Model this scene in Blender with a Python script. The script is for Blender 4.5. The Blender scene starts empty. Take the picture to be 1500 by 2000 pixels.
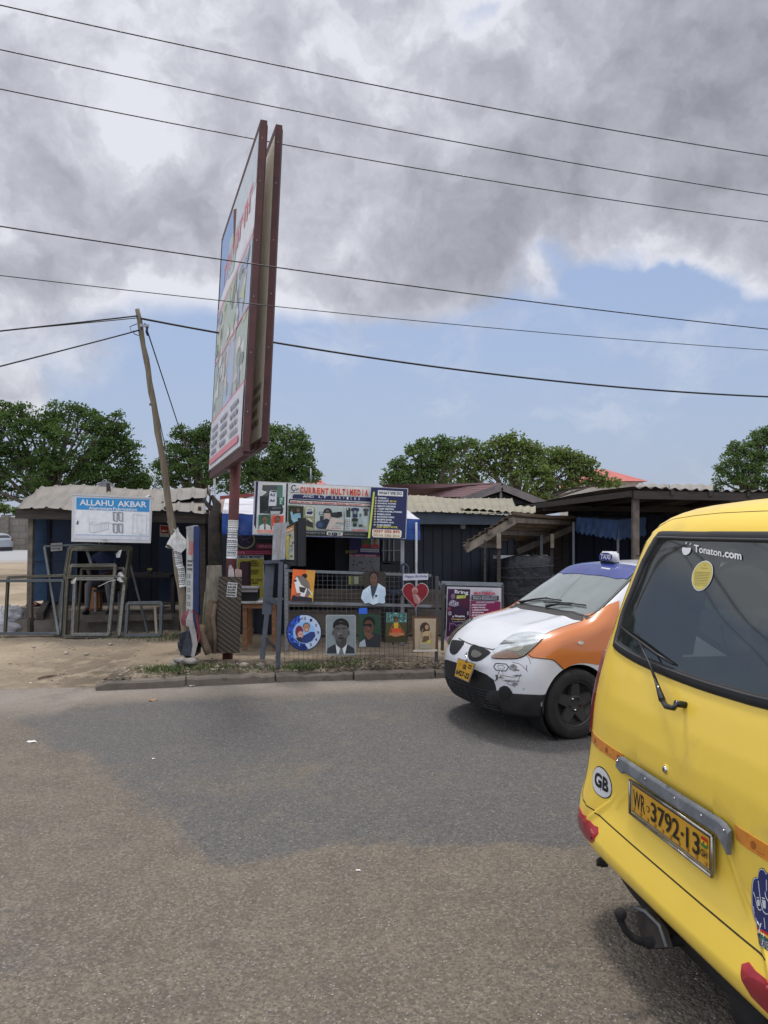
import bpy, bmesh, math, random
import numpy as np
from mathutils import Vector, Matrix, noise as mnoise
from mathutils.geometry import delaunay_2d_cdt
from mathutils.bvhtree import BVHTree
random.seed(7); np.random.seed(7)
SC = bpy.context.scene
COL = SC.collection
R = math.radians
# ------------------------------------------------------------ camera
HZ, FO, EYE = 1035.0, 1450.0, 1.7        # horizon row, focal length and eye height used to survey the street
cd = bpy.data.cameras.new('camera'); cam = bpy.data.objects.new('camera', cd); COL.objects.link(cam)
cd.sensor_fit = 'VERTICAL'; cd.sensor_height = 36; cd.lens = FO/2000*36
cd.shift_y = (HZ-1000)/2000; cd.clip_start = .05; cd.clip_end = 3000
cam.location = (0, 0, EYE); cam.rotation_euler = (R(90), 0, 0); SC.camera = cam
SC.render.resolution_x = 768; SC.render.resolution_y = 1024
SC.view_settings.view_transform = 'Standard'; SC.view_settings.look = 'None'
SC.view_settings.exposure = 0.35; SC.view_settings.gamma = 1
# ------------------------------------------------------------ sun
SUNV = Vector((-.04, .36, .92)).normalized()
sl = bpy.data.lights.new('sun', 'SUN'); sl.energy = 1.7; sl.angle = R(10); sl.color = (1, .96, .9)
so = bpy.data.objects.new('sun', sl); COL.objects.link(so)
so.rotation_euler = SUNV.to_track_quat('Z', 'Y').to_euler(); so.location = (0, 0, 30)
# ------------------------------------------------------------ node helper
class NT:
    def __init__(s, tree): s.t = tree; s.n = tree.nodes; s.l = tree.links; s.n.clear()
    def node(s, ty, **kw):
        n = s.n.new(ty)
        for k, v in kw.items(): setattr(n, k, v)
        return n
    def put(s, n, key, v):
        if v is None: return
        i = n.inputs[key]
        if hasattr(v, 'links') or isinstance(v, bpy.types.NodeSocket): s.l.new(v, i)
        else: i.default_value = v
    def math(s, op, a, b=None, c=None, clamp=False):
        n = s.node('ShaderNodeMath', operation=op); n.use_clamp = clamp
        s.put(n, 0, a); s.put(n, 1, b)
        if c is not None: s.put(n, 2, c)
        return n.outputs[0]
    def vmath(s, op, a, b=None, out=0):
        n = s.node('ShaderNodeVectorMath', operation=op); s.put(n, 0, a)
        if b is not None: s.put(n, 1, b)
        return n.outputs[out]
    def mix(s, f, a, b, bt='MIX'):
        n = s.node('ShaderNodeMix', data_type='RGBA', blend_type=bt)
        s.put(n, 0, f); s.put(n, 6, a); s.put(n, 7, b); return n.outputs[2]
    def noise(s, vec, sc, det=4, rough=.55, dist=0.0, out=0):
        n = s.node('ShaderNodeTexNoise'); s.put(n, 'Vector', vec)
        s.put(n, 'Scale', sc); s.put(n, 'Detail', det); s.put(n, 'Roughness', rough); s.put(n, 'Distortion', dist)
        return n.outputs[out]
    def vor(s, vec, sc, feat='F1', out='Distance', rnd=1.0):
        n = s.node('ShaderNodeTexVoronoi', feature=feat); s.put(n, 'Vector', vec); s.put(n, 'Scale', sc)
        s.put(n, 'Randomness', rnd); return n.outputs[out]
    def rng(s, v, a, b, c=0.0, d=1.0, mode='SMOOTHSTEP'):
        n = s.node('ShaderNodeMapRange', interpolation_type=mode)
        for k, x in zip((0, 1, 2, 3, 4), (v, a, b, c, d)): s.put(n, k, x)
        return n.outputs[0]
    def bump(s, h, strength, dist=.01):
        n = s.node('ShaderNodeBump'); s.put(n, 'Height', h); s.put(n, 'Strength', strength); s.put(n, 'Distance', dist)
        return n.outputs[0]
def pdir(px, py): return Vector(((px-750)/FO, 1, (HZ-py)/FO)).normalized()
# ------------------------------------------------------------ sky
w = bpy.data.worlds.new('World'); SC.world = w; w.use_nodes = True
t = NT(w.node_tree)
tc = t.node('ShaderNodeTexCoord').outputs['Generated']
sky = t.node('ShaderNodeTexSky', sky_type='NISHITA'); sky.sun_disc = False
sky.sun_elevation = math.asin(SUNV.z); sky.sun_rotation = math.atan2(SUNV.x, SUNV.y)
sky.air_density = 1.2; sky.dust_density = 1.5; sky.ozone_density = 1.6
d = t.vmath('NORMALIZE', tc)
sep = t.node('ShaderNodeSeparateXYZ'); t.put(sep, 0, d); dz = sep.outputs[2]
zz = t.math('ADD', t.math('MAXIMUM', dz, 0.0), .30)
cv = t.node('ShaderNodeCombineXYZ')
t.put(cv, 0, t.math('DIVIDE', sep.outputs[0], zz)); t.put(cv, 1, t.math('DIVIDE', sep.outputs[1], zz)); t.put(cv, 2, .37)
cp = cv.outputs[0]
def blob(px, py, rpx, soft=.6):
    c = pdir(px, py); r = rpx/FO
    dist = t.vmath('DISTANCE', dn, tuple(c), out=1)
    return t.rng(dist, r*(1-soft), r*(1+soft), 1, 0)
wob = t.noise(d, 5.5, 6, .6, out=1)
dn = t.vmath('ADD', d, t.vmath('SCALE', t.vmath('SUBTRACT', wob, (.5, .5, .5)), None))
sc_ = [n for n in t.n if n.type == 'VECT_MATH' and n.operation == 'SCALE'][0]; sc_.inputs['Scale'].default_value = .17
n1 = t.noise(cp, 1.5, 9, .58)
n2 = t.noise(d, 8.0, 10, .62)
elev = t.rng(dz, .235, .33, 0, 1)
dens = t.math('ADD', t.math('MULTIPLY', elev, .62), t.math('MULTIPLY', t.math('SUBTRACT', n1, .5), .7))
dens = t.math('ADD', dens, t.math('MULTIPLY', t.math('SUBTRACT', n2, .5), .35))
for (x, y, r, a) in ((1250, 540, 190, -.62), (1150, 660, 150, -.5), (945, 12, 42, -.62), (1030, 80, 40, -.25), (1400, 500, 120, .55), (1330, 620, 70, -.5), (1150, 740, 300, -.5),
                     (60, 700, 150, .34), (1130, 560, 90, .2), (620, 600, 120, .16), (930, 520, 260, .4), (1060, 620, 60, .45), (700, 690, 120, -.3), (300, 740, 220, -.4), (1350, 130, 330, .5), (20, 770, 45, .35), (1180, 430, 60, .25), (250, 500, 260, .3)):
    dens = t.math('ADD', dens, t.math('MULTIPLY', blob(x, y, r), a))
mask = t.math('MAXIMUM', t.rng(dens, .08, .52), t.math('MULTIPLY', t.rng(t.noise(t.vmath('MULTIPLY', dn, (1, 1, 2.6)), 5.0, 8, .6), .48, .78), .42))
shade = t.math('ADD', t.math('MULTIPLY', t.math('SUBTRACT', t.noise(cp, 2.4, 6, .5), .5), .75), .80)
def relief(vec, sc, off, det, k, rough=.58):      # lit side minus shaded side of the cloud puffs, sun above
    a = t.noise(vec, sc, det, rough); b = t.noise(t.vmath('ADD', vec, off), sc, det, rough)
    return t.math('MULTIPLY', t.math('SUBTRACT', a, b), k)
shade = t.math('ADD', shade, relief(dn, 3.6, (-.004, .02, .050), 8, 2.2, .53))
shade = t.math('ADD', shade, relief(dn, 9.0, (-.002, .008, .020), 8, .95, .55))
shade = t.math('ADD', shade, t.math('MULTIPLY', t.math('SUBTRACT', t.noise(dn, 12.0, 7, .55), .5), .30))
for (x, y, r, a) in ((1390, 130, 260, -.40), (900, 450, 190, -.32), (1010, 560, 110, -.18), (60, 600, 170, -.32), (330, 400, 90, -.20), (640, 120, 130, -.10), (60, 300, 110, -.16),
                     (760, 60, 200, .12), (1060, 150, 140, .20), (560, 480, 70, .12), (220, 560, 70, .14), (420, 330, 60, .1), (160, 60, 220, .02), (1060, 640, 60, .35), (800, 640, 90, .25), (230, 270, 80, .2), (1390, 480, 90, .06), (960, 560, 80, -.1), (1080, 520, 80, .14), (500, 560, 90, .1)):
    shade = t.math('ADD', shade, t.math('MULTIPLY', blob(x, y, r, .75), a))
edge = t.rng(dens, .42, .85, .20, 0)
shade = t.math('ADD', shade, edge)
cr = t.node('ShaderNodeValToRGB'); t.put(cr, 0, shade)
e = cr.color_ramp.elements
e[0].position = 0.02; e[0].color = (.26, .272, .315, 1)
e[1].position = 1.0; e[1].color = (.80, .815, .89, 1)
for p_, c_ in ((.28, (.36, .375, .43, 1)), (.55, (.47, .485, .555, 1)), (.78, (.60, .615, .69, 1))):
    q = e.new(p_); q.color = c_
cl = t.vmath('SCALE', cr.outputs[0]); cl.node.inputs['Scale'].default_value = 7.6
skc = t.mix(1.0, sky.outputs[0], (.82, .86, .98, 1), 'MULTIPLY')
hazef = t.rng(dz, 0.0, .42, .80, .45)
skc = t.mix(hazef, skc, (3.15, 3.72, 5.05, 1))
fin = t.mix(mask, skc, cl)
# sky behind the camera and overhead scaled up, added fill for camera-facing surfaces
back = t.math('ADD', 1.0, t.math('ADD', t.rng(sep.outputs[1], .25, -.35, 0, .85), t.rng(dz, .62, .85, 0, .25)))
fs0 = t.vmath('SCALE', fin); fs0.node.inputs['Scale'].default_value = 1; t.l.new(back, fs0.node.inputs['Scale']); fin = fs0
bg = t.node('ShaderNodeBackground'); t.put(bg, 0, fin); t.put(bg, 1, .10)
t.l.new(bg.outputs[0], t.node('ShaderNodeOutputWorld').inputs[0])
# ------------------------------------------------------------ materials
def lin(c):
    c = c/255; return c/12.92 if c <= .04045 else ((c+.055)/1.055)**2.4
MATS = {}
def mat(name, col, rough=.6, metal=0.0, var=.12, scale=6.0, bump=0.0, bscale=60.0, bdist=.004, spec=.4, coat=0.0, dirt=None, dscale=2.2, damt=.5, stretch=None, transl=0.0):
    if name in MATS: return MATS[name]
    m = bpy.data.materials.new(name); m.use_nodes = True; t = NT(m.node_tree)
    tc = t.node('ShaderNodeTexCoord').outputs['Object']
    if stretch: tc = t.vmath('MULTIPLY', tc, stretch)
    b = t.node('ShaderNodeBsdfPrincipled')
    n = t.noise(tc, scale, 5, .6)
    c0 = tuple(max(0, x*(1-var)) for x in col)+(1,); c1 = tuple(min(1, x*(1+var)) for x in col)+(1,)
    c = t.mix(t.rng(n, .3, .7), c0, c1)
    if dirt:
        dm = t.rng(t.noise(tc, dscale, 7, .7), .5, .72, 0, damt)
        c = t.mix(dm, c, tuple(dirt)+(1,))
    t.put(b, 'Base Color', c); t.put(b, 'Metallic', metal)
    t.put(b, 'Roughness', t.rng(n, .2, .8, max(.03, rough*.85), min(1, rough*1.15)))
    t.put(b, 'Specular IOR Level', spec); t.put(b, 'Coat Weight', coat); t.put(b, 'Coat Roughness', .06)
    if bump: t.put(b, 'Normal', t.bump(t.noise(tc, bscale, 4, .6), bump, bdist))
    out = b.outputs[0]
    if transl:
        tr = t.node('ShaderNodeBsdfTranslucent'); t.put(tr, 0, c)
        mx = t.node('ShaderNodeMixShader'); t.put(mx, 0, transl); t.l.new(out, mx.inputs[1]); t.l.new(tr.outputs[0], mx.inputs[2]); out = mx.outputs[0]
    t.l.new(out, t.node('ShaderNodeOutputMaterial').inputs[0])
    MATS[name] = m; return m
def pc(hexs, rough=.5, coat=0.0):
    "printed or painted colour, given as the sRGB colour seen in place"
    k = 'print_'+hexs+('_g' if coat else '')
    if k in MATS: return MATS[k]
    r, g, b = (min(.82, lin(int(hexs[i:i+2], 16))*1.38) for i in (0, 2, 4))  # seen colours carry the shade on them; gain takes part of it out
    return mat(k, (r, g, b), rough, var=.07, scale=9, coat=coat, dirt=(r*.6+.02, g*.6+.018, b*.6+.015), dscale=4, damt=.35)
def glassmat(name, tint, refl=1.0, ior=1.5, rough=.02, base=.0):
    m = bpy.data.materials.new(name); m.use_nodes = True; t = NT(m.node_tree)
    tr = t.node('ShaderNodeBsdfTransparent'); t.put(tr, 0, tint+(1,))
    gl = t.node('ShaderNodeBsdfGlossy'); t.put(gl, 0, (.92, .97, .97, 1)); t.put(gl, 'Roughness', rough)
    fr = t.node('ShaderNodeFresnel'); t.put(fr, 0, ior)
    tcn = t.node('ShaderNodeTexCoord').outputs['Object']
    dust = t.rng(t.noise(tcn, 3.0, 7, .6), .3, .75, base*.85, base*1.2)  # dust film, heavy enough on the taxi windscreen to paint in reflected sky
    mx = t.node('ShaderNodeMixShader'); t.put(mx, 0, t.math('MULTIPLY', fr.outputs[0], refl, clamp=True))
    t.l.new(tr.outputs[0], mx.inputs[1]); t.l.new(gl.outputs[0], mx.inputs[2])
    df = t.node('ShaderNodeBsdfDiffuse'); t.put(df, 0, (.33, .365, .35, 1))
    m2 = t.node('ShaderNodeMixShader'); t.put(m2, 0, dust); t.l.new(mx.outputs[0], m2.inputs[1]); t.l.new(df.outputs[0], m2.inputs[2])
    t.l.new(m2.outputs[0], t.node('ShaderNodeOutputMaterial').inputs[0]); MATS[name] = m; return m
# ------------------------------------------------------------ mesh builder
class MB:
    def __init__(s): s.v = []; s.f = []; s.mi = []; s.mats = []; s.sm = []
    def m(s, mt):
        if mt not in s.mats: s.mats.append(mt)
        return s.mats.index(mt)
    def add(s, vs, fs, mt, smooth=False):
        b = len(s.v); s.v += [tuple(v) for v in vs]; k = s.m(mt)
        for f in fs: s.f.append([b+i for i in f]); s.mi.append(k); s.sm.append(smooth)
    def hexa(s, c8, mt):
        s.add(c8, [(0, 3, 2, 1), (4, 5, 6, 7), (0, 1, 5, 4), (1, 2, 6, 5), (2, 3, 7, 6), (3, 0, 4, 7)], mt)
    def box(s, c, sz, mt, rz=0, bev=0.0, M=None):
        hx, hy, hz = sz[0]/2, sz[1]/2, sz[2]/2
        Mx = Matrix.Translation(c) @ (Matrix.Rotation(rz, 4, 'Z') if M is None else M)
        if bev <= 0:
            P = [(-hx, -hy, -hz), (hx, -hy, -hz), (hx, hy, -hz), (-hx, hy, -hz), (-hx, -hy, hz), (hx, -hy, hz), (hx, hy, hz), (-hx, hy, hz)]
            s.hexa([Mx @ Vector(p) for p in P], mt); return
        bm = bmesh.new(); bmesh.ops.create_cube(bm, size=1)
        for v in bm.verts: v.co = Vector((v.co.x*sz[0], v.co.y*sz[1], v.co.z*sz[2]))
        bmesh.ops.bevel(bm, geom=bm.edges[:], offset=bev, segments=2, affect='EDGES')
        bm.verts.index_update()
        s.add([Mx @ v.co for v in bm.verts], [[v.index for v in f.verts] for f in bm.faces], mt); bm.free()
    def bar(s, a, b, w, h, mt, up=(0, 0, 1), bev=0):
        a = Vector(a); b = Vector(b); d = (b-a); L = d.length
        if L < 1e-6: return
        d.normalize(); up = Vector(up)
        if abs(d.dot(up)) > .95: up = Vector((0, 1, 0))
        x = d.cross(up).normalized(); z = x.cross(d).normalized()
        M = Matrix((x, d, z)).transposed().to_4x4()
        s.box((a+b)/2, (w, L, h), mt, M=M, bev=bev)
    def tube(s, pts, r, mt, n=8, cap=True, smooth=True):
        pts = [Vector(p) for p in pts]; rs = r if isinstance(r, (list, tuple)) else [r]*len(pts)
        vs = []; prev = None
        for i, p in enumerate(pts):
            dd = (pts[min(i+1, len(pts)-1)]-pts[max(i-1, 0)]).normalized()
            if prev is None: prev = dd.orthogonal().normalized()
            u = (prev-dd*prev.dot(dd)).normalized(); v = dd.cross(u); prev = u
            for k in range(n):
                a = 2*math.pi*k/n; vs.append(p+(u*math.cos(a)+v*math.sin(a))*rs[i])
        fs = [(i*n+k, i*n+(k+1) % n, (i+1)*n+(k+1) % n, (i+1)*n+k) for i in range(len(pts)-1) for k in range(n)]
        if cap: fs += [list(range(n))[::-1], [(len(pts)-1)*n+k for k in range(n)]]
        s.add(vs, fs, mt, smooth)
    def cable(s, a, b, sag, r, mt, n=24, ns=6):
        a = Vector(a); b = Vector(b)
        s.tube([a.lerp(b, i/n)-Vector((0, 0, sag*4*(i/n)*(1-i/n))) for i in range(n+1)], r, mt, ns)
    def lathe(s, prof, M, mt, n=32, smooth=True):
        vs = []; k = len(prof)
        for i in range(n):
            a = 2*math.pi*i/n
            for (r, h) in prof: vs.append(M @ Vector((r*math.cos(a), r*math.sin(a), h)))
        s.add(vs, [(i*k+j, ((i+1) % n)*k+j, ((i+1) % n)*k+j+1, i*k+j+1) for i in range(n) for j in range(k-1)], mt, smooth)
    def ball(s, c, r, mt, n=10, sc=(1, 1, 1), jit=0.0):
        vs = []; fs = []
        for i in range(n+1):
            ph = math.pi*i/n
            for j in range(2*n):
                th = math.pi*j/n; q = Vector((math.sin(ph)*math.cos(th), math.sin(ph)*math.sin(th), math.cos(ph)))
                k = 1+jit*mnoise.noise(q*1.7+Vector(c)*3)
                vs.append(Vector(c)+Vector((q.x*sc[0], q.y*sc[1], q.z*sc[2]))*r*k)
        for i in range(n):
            for j in range(2*n): fs.append((i*2*n+j, i*2*n+(j+1) % (2*n), (i+1)*2*n+(j+1) % (2*n), (i+1)*2*n+j))
        s.add(vs, fs, mt, True)
    def prism(s, poly, off, mt):
        off = Vector(off); n = len(poly); P = [Vector(p) for p in poly]
        s.add(P+[p+off for p in P], [list(range(n)), list(range(2*n-1, n-1, -1))]+[(i, (i+1) % n, n+(i+1) % n, n+i) for i in range(n)], mt)
BASE = {}
def link(mb, name, parent=None, local=False, base=None):
    me = bpy.data.meshes.new(name); V = np.array([tuple(v) for v in mb.v], dtype=float).reshape(-1, 3)
    if parent is None:
        if base is None: base = Vector(((V[:, 0].min()+V[:, 0].max())/2, (V[:, 1].min()+V[:, 1].max())/2, V[:, 2].min()))
        base = Vector(base)
    else: base = BASE[parent.name]
    if not local: V = V-np.array(tuple(base))
    me.from_pydata(V.tolist(), [], mb.f)
    for m in mb.mats: me.materials.append(m)
    me.polygons.foreach_set('material_index', mb.mi); me.polygons.foreach_set('use_smooth', mb.sm); me.update()
    o = bpy.data.objects.new(name, me); COL.objects.link(o)
    if parent is None: o.location = base
    else: o.parent = parent
    BASE[o.name] = base; return o
def tag(o, label=None, cat=None, group=None, kind=None):
    if label: o['label'] = label
    if cat: o['category'] = cat
    if group: o['group'] = group
    if kind: o['kind'] = kind
    return o
def root(name, loc, label, cat, group=None, rz=0):
    o = bpy.data.objects.new(name, None); COL.objects.link(o); o.location = loc; o.rotation_euler = (0, 0, rz)
    o.empty_display_size = .2; BASE[o.name] = Vector(loc); return tag(o, label, cat, group)
def P(px, py, Y): return Vector(((px-750)/FO*Y, Y, EYE+(HZ-py)/FO*Y))
def G(px, py, z=0.0):
    Y = (EYE-z)*FO/(py-HZ); return Vector(((px-750)/FO*Y, Y, z))
# ------------------------------------------------------------ flat signs: drawn in the plane of the board
TX = {}
def text_geo(s, bold=.012):
    k = (s, bold)
    if k in TX: return TX[k]
    c = bpy.data.curves.new('t', 'FONT'); c.body = s; c.size = 1; c.offset = bold; c.resolution_u = 3
    o = bpy.data.objects.new('t', c); me = bpy.data.meshes.new_from_object(o)
    v = np.array([tuple(x.co) for x in me.vertices]); f = [list(p.vertices) for p in me.polygons]
    bpy.data.objects.remove(o); bpy.data.curves.remove(c); bpy.data.meshes.remove(me)
    mn = v.min(0); mx = v.max(0); v = (v-mn)/np.maximum(mx-mn, 1e-6); TX[k] = (v[:, :2], f, (mx-mn)[0]/(mx-mn)[1]); return TX[k]
def vplane(pxl, Yl, pxr, Yr):
    "vertical plane through two surveyed points; maps picture coordinates on the board to points in the street"
    A = Vector(((pxl-750)/FO*Yl, Yl, 0)); B = Vector(((pxr-750)/FO*Yr, Yr, 0)); r = (B-A).normalized()
    n = Vector((r.y, -r.x, 0)); 
    def f(px, py, off=0.0):
        dd = Vector(((px-750)/FO, 1, (HZ-py)/FO)); o = Vector((0, 0, EYE))
        tt = ((A+n*off)-o).dot(n)/dd.dot(n); return o+dd*tt
    f.n = n; f.r = r; return f
def bilin(TL, TR, BR, BL):
    TL, TR, BR, BL = map(Vector, (TL, TR, BR, BL)); n = (TR-TL).cross(TL-BL).normalized()
    def f(u, v, off=0.0): return TL*(1-u)*(1-v)+TR*u*(1-v)+BR*u*v+BL*(1-u)*v+n*off
    f.n = n; f.r = (TR-TL).normalized(); return f
class Art(MB):
    def __init__(s, f, x0=0, y0=0, k=1.0, step=.002): super().__init__(); s.fn = f; s.x0 = x0; s.y0 = y0; s.k = k; s.lay = 0; s.step = step
    def at(s, x, y, off=None): return s.fn(s.x0+x/s.k, s.y0+y/s.k, s.lay*s.step if off is None else off)
    def cc(s, c):
        if not isinstance(c, str): return c
        k = getattr(s, 'fade', 0)
        if k: c = ''.join('%02x' % int(int(c[i:i+2], 16)*(1-k)+(182, 182, 184)[i//2]*k) for i in (0, 2, 4))
        return pc(c)
    def poly(s, pts, c, up=True):
        if up: s.lay += 1
        s.add([s.at(x, y) for x, y in pts], [list(range(len(pts)))], s.cc(c)); return s
    def rect(s, x0, y0, x1, y1, c, up=True): return s.poly([(x0, y0), (x1, y0), (x1, y1), (x0, y1)], c, up)
    def ell(s, cx, cy, rx, ry, c, n=22, up=True, a0=0, a1=2*math.pi):
        full = abs(a1-a0) > 6.28
        return s.poly([(cx+rx*math.cos(a0+(a1-a0)*i/(n if full else n-1)), cy+ry*math.sin(a0+(a1-a0)*i/(n if full else n-1))) for i in range(n)], c, up)
    def text(s, t_, xl, yl, xr, yr, h, c, bold=.012, up=True, shear=0):
        if up: s.lay += 1
        v, f, asp = text_geo(t_, bold)
        s.add([s.at(xl+(xr-xl)*a+shear*b, yl+(yr-yl)*a-h*b) for a, b in v], f, s.cc(c))
    def line(s, pts, w_, c, up=True):
        if up: s.lay += 1
        mt = s.cc(c)
        for (a, b), (d, e) in zip(pts[:-1], pts[1:]):
            L = math.hypot(d-a, e-b) or 1; nx, ny = -(e-b)/L*w_/2, (d-a)/L*w_/2
            s.add([s.at(a+nx, b+ny), s.at(d+nx, e+ny), s.at(d-nx, e-ny), s.at(a-nx, b-ny)], [(0, 1, 2, 3)], mt)
    def scrib(s, x0, y0, x1, y1, rows, c, fill=.85, wd=None, slope=0.0, rnd=random):
        s.lay += 1; mt = s.cc(c); rh = (y1-y0)/rows
        for i in range(rows):
            x = x0; end = x0+(x1-x0)*rnd.uniform(fill, 1)
            while x < end:
                ww = rnd.uniform(.5, 1.6)*(wd or rh); b = min(end, x+ww); y = y0+i*rh+rh*.22
                s.add([s.at(x, y+slope*(x-x0)), s.at(b, y+slope*(b-x0)), s.at(b, y+rh*.55+slope*(b-x0)), s.at(x, y+rh*.55+slope*(x-x0))], [(0, 1, 2, 3)], mt); x = b+rh*.3
    def slab(s, pts, th, mt, side=None):
        "the board itself: front outline with real thickness behind it"
        F = [s.at(x, y, 0) for x, y in pts]; B_ = [s.at(x, y, -th) for x, y in pts]; n = len(pts)
        s.add(F+B_, [list(range(n)), list(range(2*n-1, n-1, -1))], mt)
        s.add(F+B_, [(i, (i+1) % n, n+(i+1) % n, n+i) for i in range(n)], side or mt)
    def person(s, cx, cy, r, skin, hair, shirt, jaw=1.25, longh=False, sh=2.6, eyes=True, tie=None, lapel=None):
        if longh: s.ell(cx, cy+r*.4, r*1.25, r*1.75, hair)
        s.poly([(cx-r*sh, cy+r*4.2), (cx-r*sh*.92, cy+r*2.6), (cx-r*sh*.5, cy+r*2.0), (cx-r*.55, cy+r*1.7), (cx+r*.55, cy+r*1.7), (cx+r*sh*.5, cy+r*2.0), (cx+r*sh*.92, cy+r*2.6), (cx+r*sh, cy+r*4.2)], shirt)
        s.poly([(cx-r*.45, cy+r*.7), (cx+r*.45, cy+r*.7), (cx+r*.55, cy+r*1.9), (cx, cy+r*2.3), (cx-r*.55, cy+r*1.9)], skin)
        if lapel: s.poly([(cx-r*.55, cy+r*1.8), (cx, cy+r*2.3), (cx+r*.55, cy+r*1.8), (cx+r*.75, cy+r*2.6), (cx, cy+r*4.1), (cx-r*.75, cy+r*2.6)], lapel)
        if tie: s.poly([(cx-r*.2, cy+r*2.2), (cx+r*.2, cy+r*2.2), (cx+r*.28, cy+r*4.1), (cx-r*.28, cy+r*4.1)], tie)
        s.ell(cx, cy-r*.12, r*.98, r*1.18, hair); s.ell(cx, cy+r*.18, r*.86, r*1.12*jaw/1.25, skin)
        s.ell(cx-r*.92, cy+r*.2, r*.13, r*.25, skin, 8, False); s.ell(cx+r*.92, cy+r*.2, r*.13, r*.25, skin, 8, False)
        if eyes:
            for q in (-1, 1):
                s.ell(cx+q*r*.36, cy+r*.08, r*.17, r*.08, 'd8d0c8', 10, q < 0); 
            for q in (-1, 1):
                s.ell(cx+q*r*.36, cy+r*.08, r*.08, r*.08, '181210', 8, q < 0); s.line([(cx+q*r*.16, cy-r*.14), (cx+q*r*.56, cy-r*.16)], r*.09, '1a1412', False)
            s.poly([(cx-r*.06, cy+r*.1), (cx+r*.06, cy+r*.1), (cx+r*.2, cy+r*.5), (cx-r*.2, cy+r*.5)], '3a2a20' if skin < '888888' else 'a07858')
            s.ell(cx, cy+r*.8, r*.32, r*.1, '5a3430', 12)
# ============================================================ SETTING
def fbm(x, y, sc, seed=0, oc=4):
    return mnoise.fractal(Vector((x*sc, y*sc, seed*7.3)), 1.0, 2.0, oc)
KERB = [Vector((-3.05, 7.83)), Vector((-2.57, 7.93)), Vector((-1.10, 8.28)), Vector((.70, 8.52)), Vector((3.2, 8.95)), Vector((9, 9.8)), Vector((30, 13))]
def edgeY(x):
    pts = [Vector((-600, 2)), Vector((-40, 6.2)), Vector((-8, 7.3))]+KERB+[Vector((600, 80))]
    for a, b in zip(pts[:-1], pts[1:]):
        if a.x <= x <= b.x: return a.y+(b.y-a.y)*(x-a.x)/(b.x-a.x)
    return 8
def gh(x, y):
    "height of the earth"
    e = edgeY(x); d = y-e
    if d < -.05: return -.10
    if x > -3.05+.02:
        base = .088
        k = min(1, max(0, (d-.05)/.1)); h = -.1+k*(base+.1)
        h += .075*max(0, fbm(x, y, 1.3, 1)+.05)*min(1, max(0, 1.3-d)/.6)
    else:
        k = min(1, max(0, (d+.05)/1.9)); h = -.022+.125*(k*k*(3-2*k))
        h += .018*fbm(x, y, 2.2, 2)
        if x > -3.6: h += .0
    h += .018*fbm(x, y, 2.6, 3)+.008*fbm(x, y, 9, 4)
    if y > 16: h += .05*fbm(x, y, .15, 5)+min(.25, (y-16)*.006)
    return h
def grid(xs, ys, zf, name, mt, attr=None):
    nx, ny = len(xs), len(ys); vs = [(x, y, zf(x, y)) for y in ys for x in xs]
    fs = [(j*nx+i, j*nx+i+1, (j+1)*nx+i+1, (j+1)*nx+i) for j in range(ny-1) for i in range(nx-1)]
    me = bpy.data.meshes.new(name); me.from_pydata(vs, [], fs); me.materials.append(mt)
    me.polygons.foreach_set('use_smooth', [True]*len(fs))
    if attr:
        a = me.attributes.new(attr[0], 'FLOAT', 'POINT'); a.data.foreach_set('value', [attr[1](v[0], v[1]) for v in vs])
    o = bpy.data.objects.new(name, me); COL.objects.link(o); return tag(o, kind='structure')
def spaced(a, b, st, far, g=1.35):
    v = [a+i*st for i in range(int((b-a)/st)+1)]; s = st; x = v[-1]
    while x < far: s *= g; x += s; v.append(x)
    s = st; x = a
    while x > -far: s *= g; x -= s; v.insert(0, x)
    return v
# --- earth
m = bpy.data.materials.new('earth'); m.use_nodes = True; t = NT(m.node_tree)
tc = t.node('ShaderNodeTexCoord').outputs['Object']
a = t.noise(tc, .55, 7, .65); b_ = t.noise(tc, 9, 6, .7); v1 = t.vor(tc, 55); 
c = t.mix(t.rng(a, .35, .68), (0.288, 0.228, 0.159, 1), (0.400, 0.328, 0.240, 1))
c = t.mix(t.rng(b_, .5, .72, 0, .7), c, (.20, .155, .115, 1))
verge = t.node('ShaderNodeAttribute', attribute_name='soil').outputs['Fac']
vn = t.math('MULTIPLY', verge, t.rng(t.noise(tc, 4.5, 6, .65), .33, .54))
c = t.mix(vn, c, (.105, .088, .066, 1))
peb = t.rng(v1, .10, .2, .55, 0); pn = t.rng(t.noise(tc, 14, 3), .5, .62)
c = t.mix(t.math('MULTIPLY', peb, pn), c, (0.340, 0.306, 0.264, 1))
far = t.node('ShaderNodeAttribute', attribute_name='gravel').outputs['Fac']
c = t.mix(far, c, (.36, .36, .37, 1))
b = t.node('ShaderNodeBsdfPrincipled'); t.put(b, 'Base Color', c); t.put(b, 'Roughness', .95); t.put(b, 'Specular IOR Level', .15)
hh = t.math('ADD', t.math('MULTIPLY', b_, 1.0), t.math('ADD', t.math('MULTIPLY', t.noise(tc, 45, 4, .6), .5), t.math('MULTIPLY', v1, -.35)))
t.put(b, 'Normal', t.bump(hh, .9, .035)); t.l.new(b.outputs[0], t.node('ShaderNodeOutputMaterial').inputs[0]); EARTH = m
xs = spaced(-9, 9, .12, 700, 1.3); ys = [y for y in spaced(6.6, 16, .10, 900, 1.3) if y > 4]
ys = [-900, -60, 0, 4]+ys
gnd = grid(xs, ys, lambda x, y: gh(x, y) if y > 5 else (-.12), 'ground', EARTH, ('soil', lambda x, y: (min(1, 1.5*max(0, 1-abs(y-edgeY(x)-.35)/.95)) if x > -3.2 else max(0, 1-math.hypot(x+2.9, (y-8.7))/1.9)) if y < 12 else 0))
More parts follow.
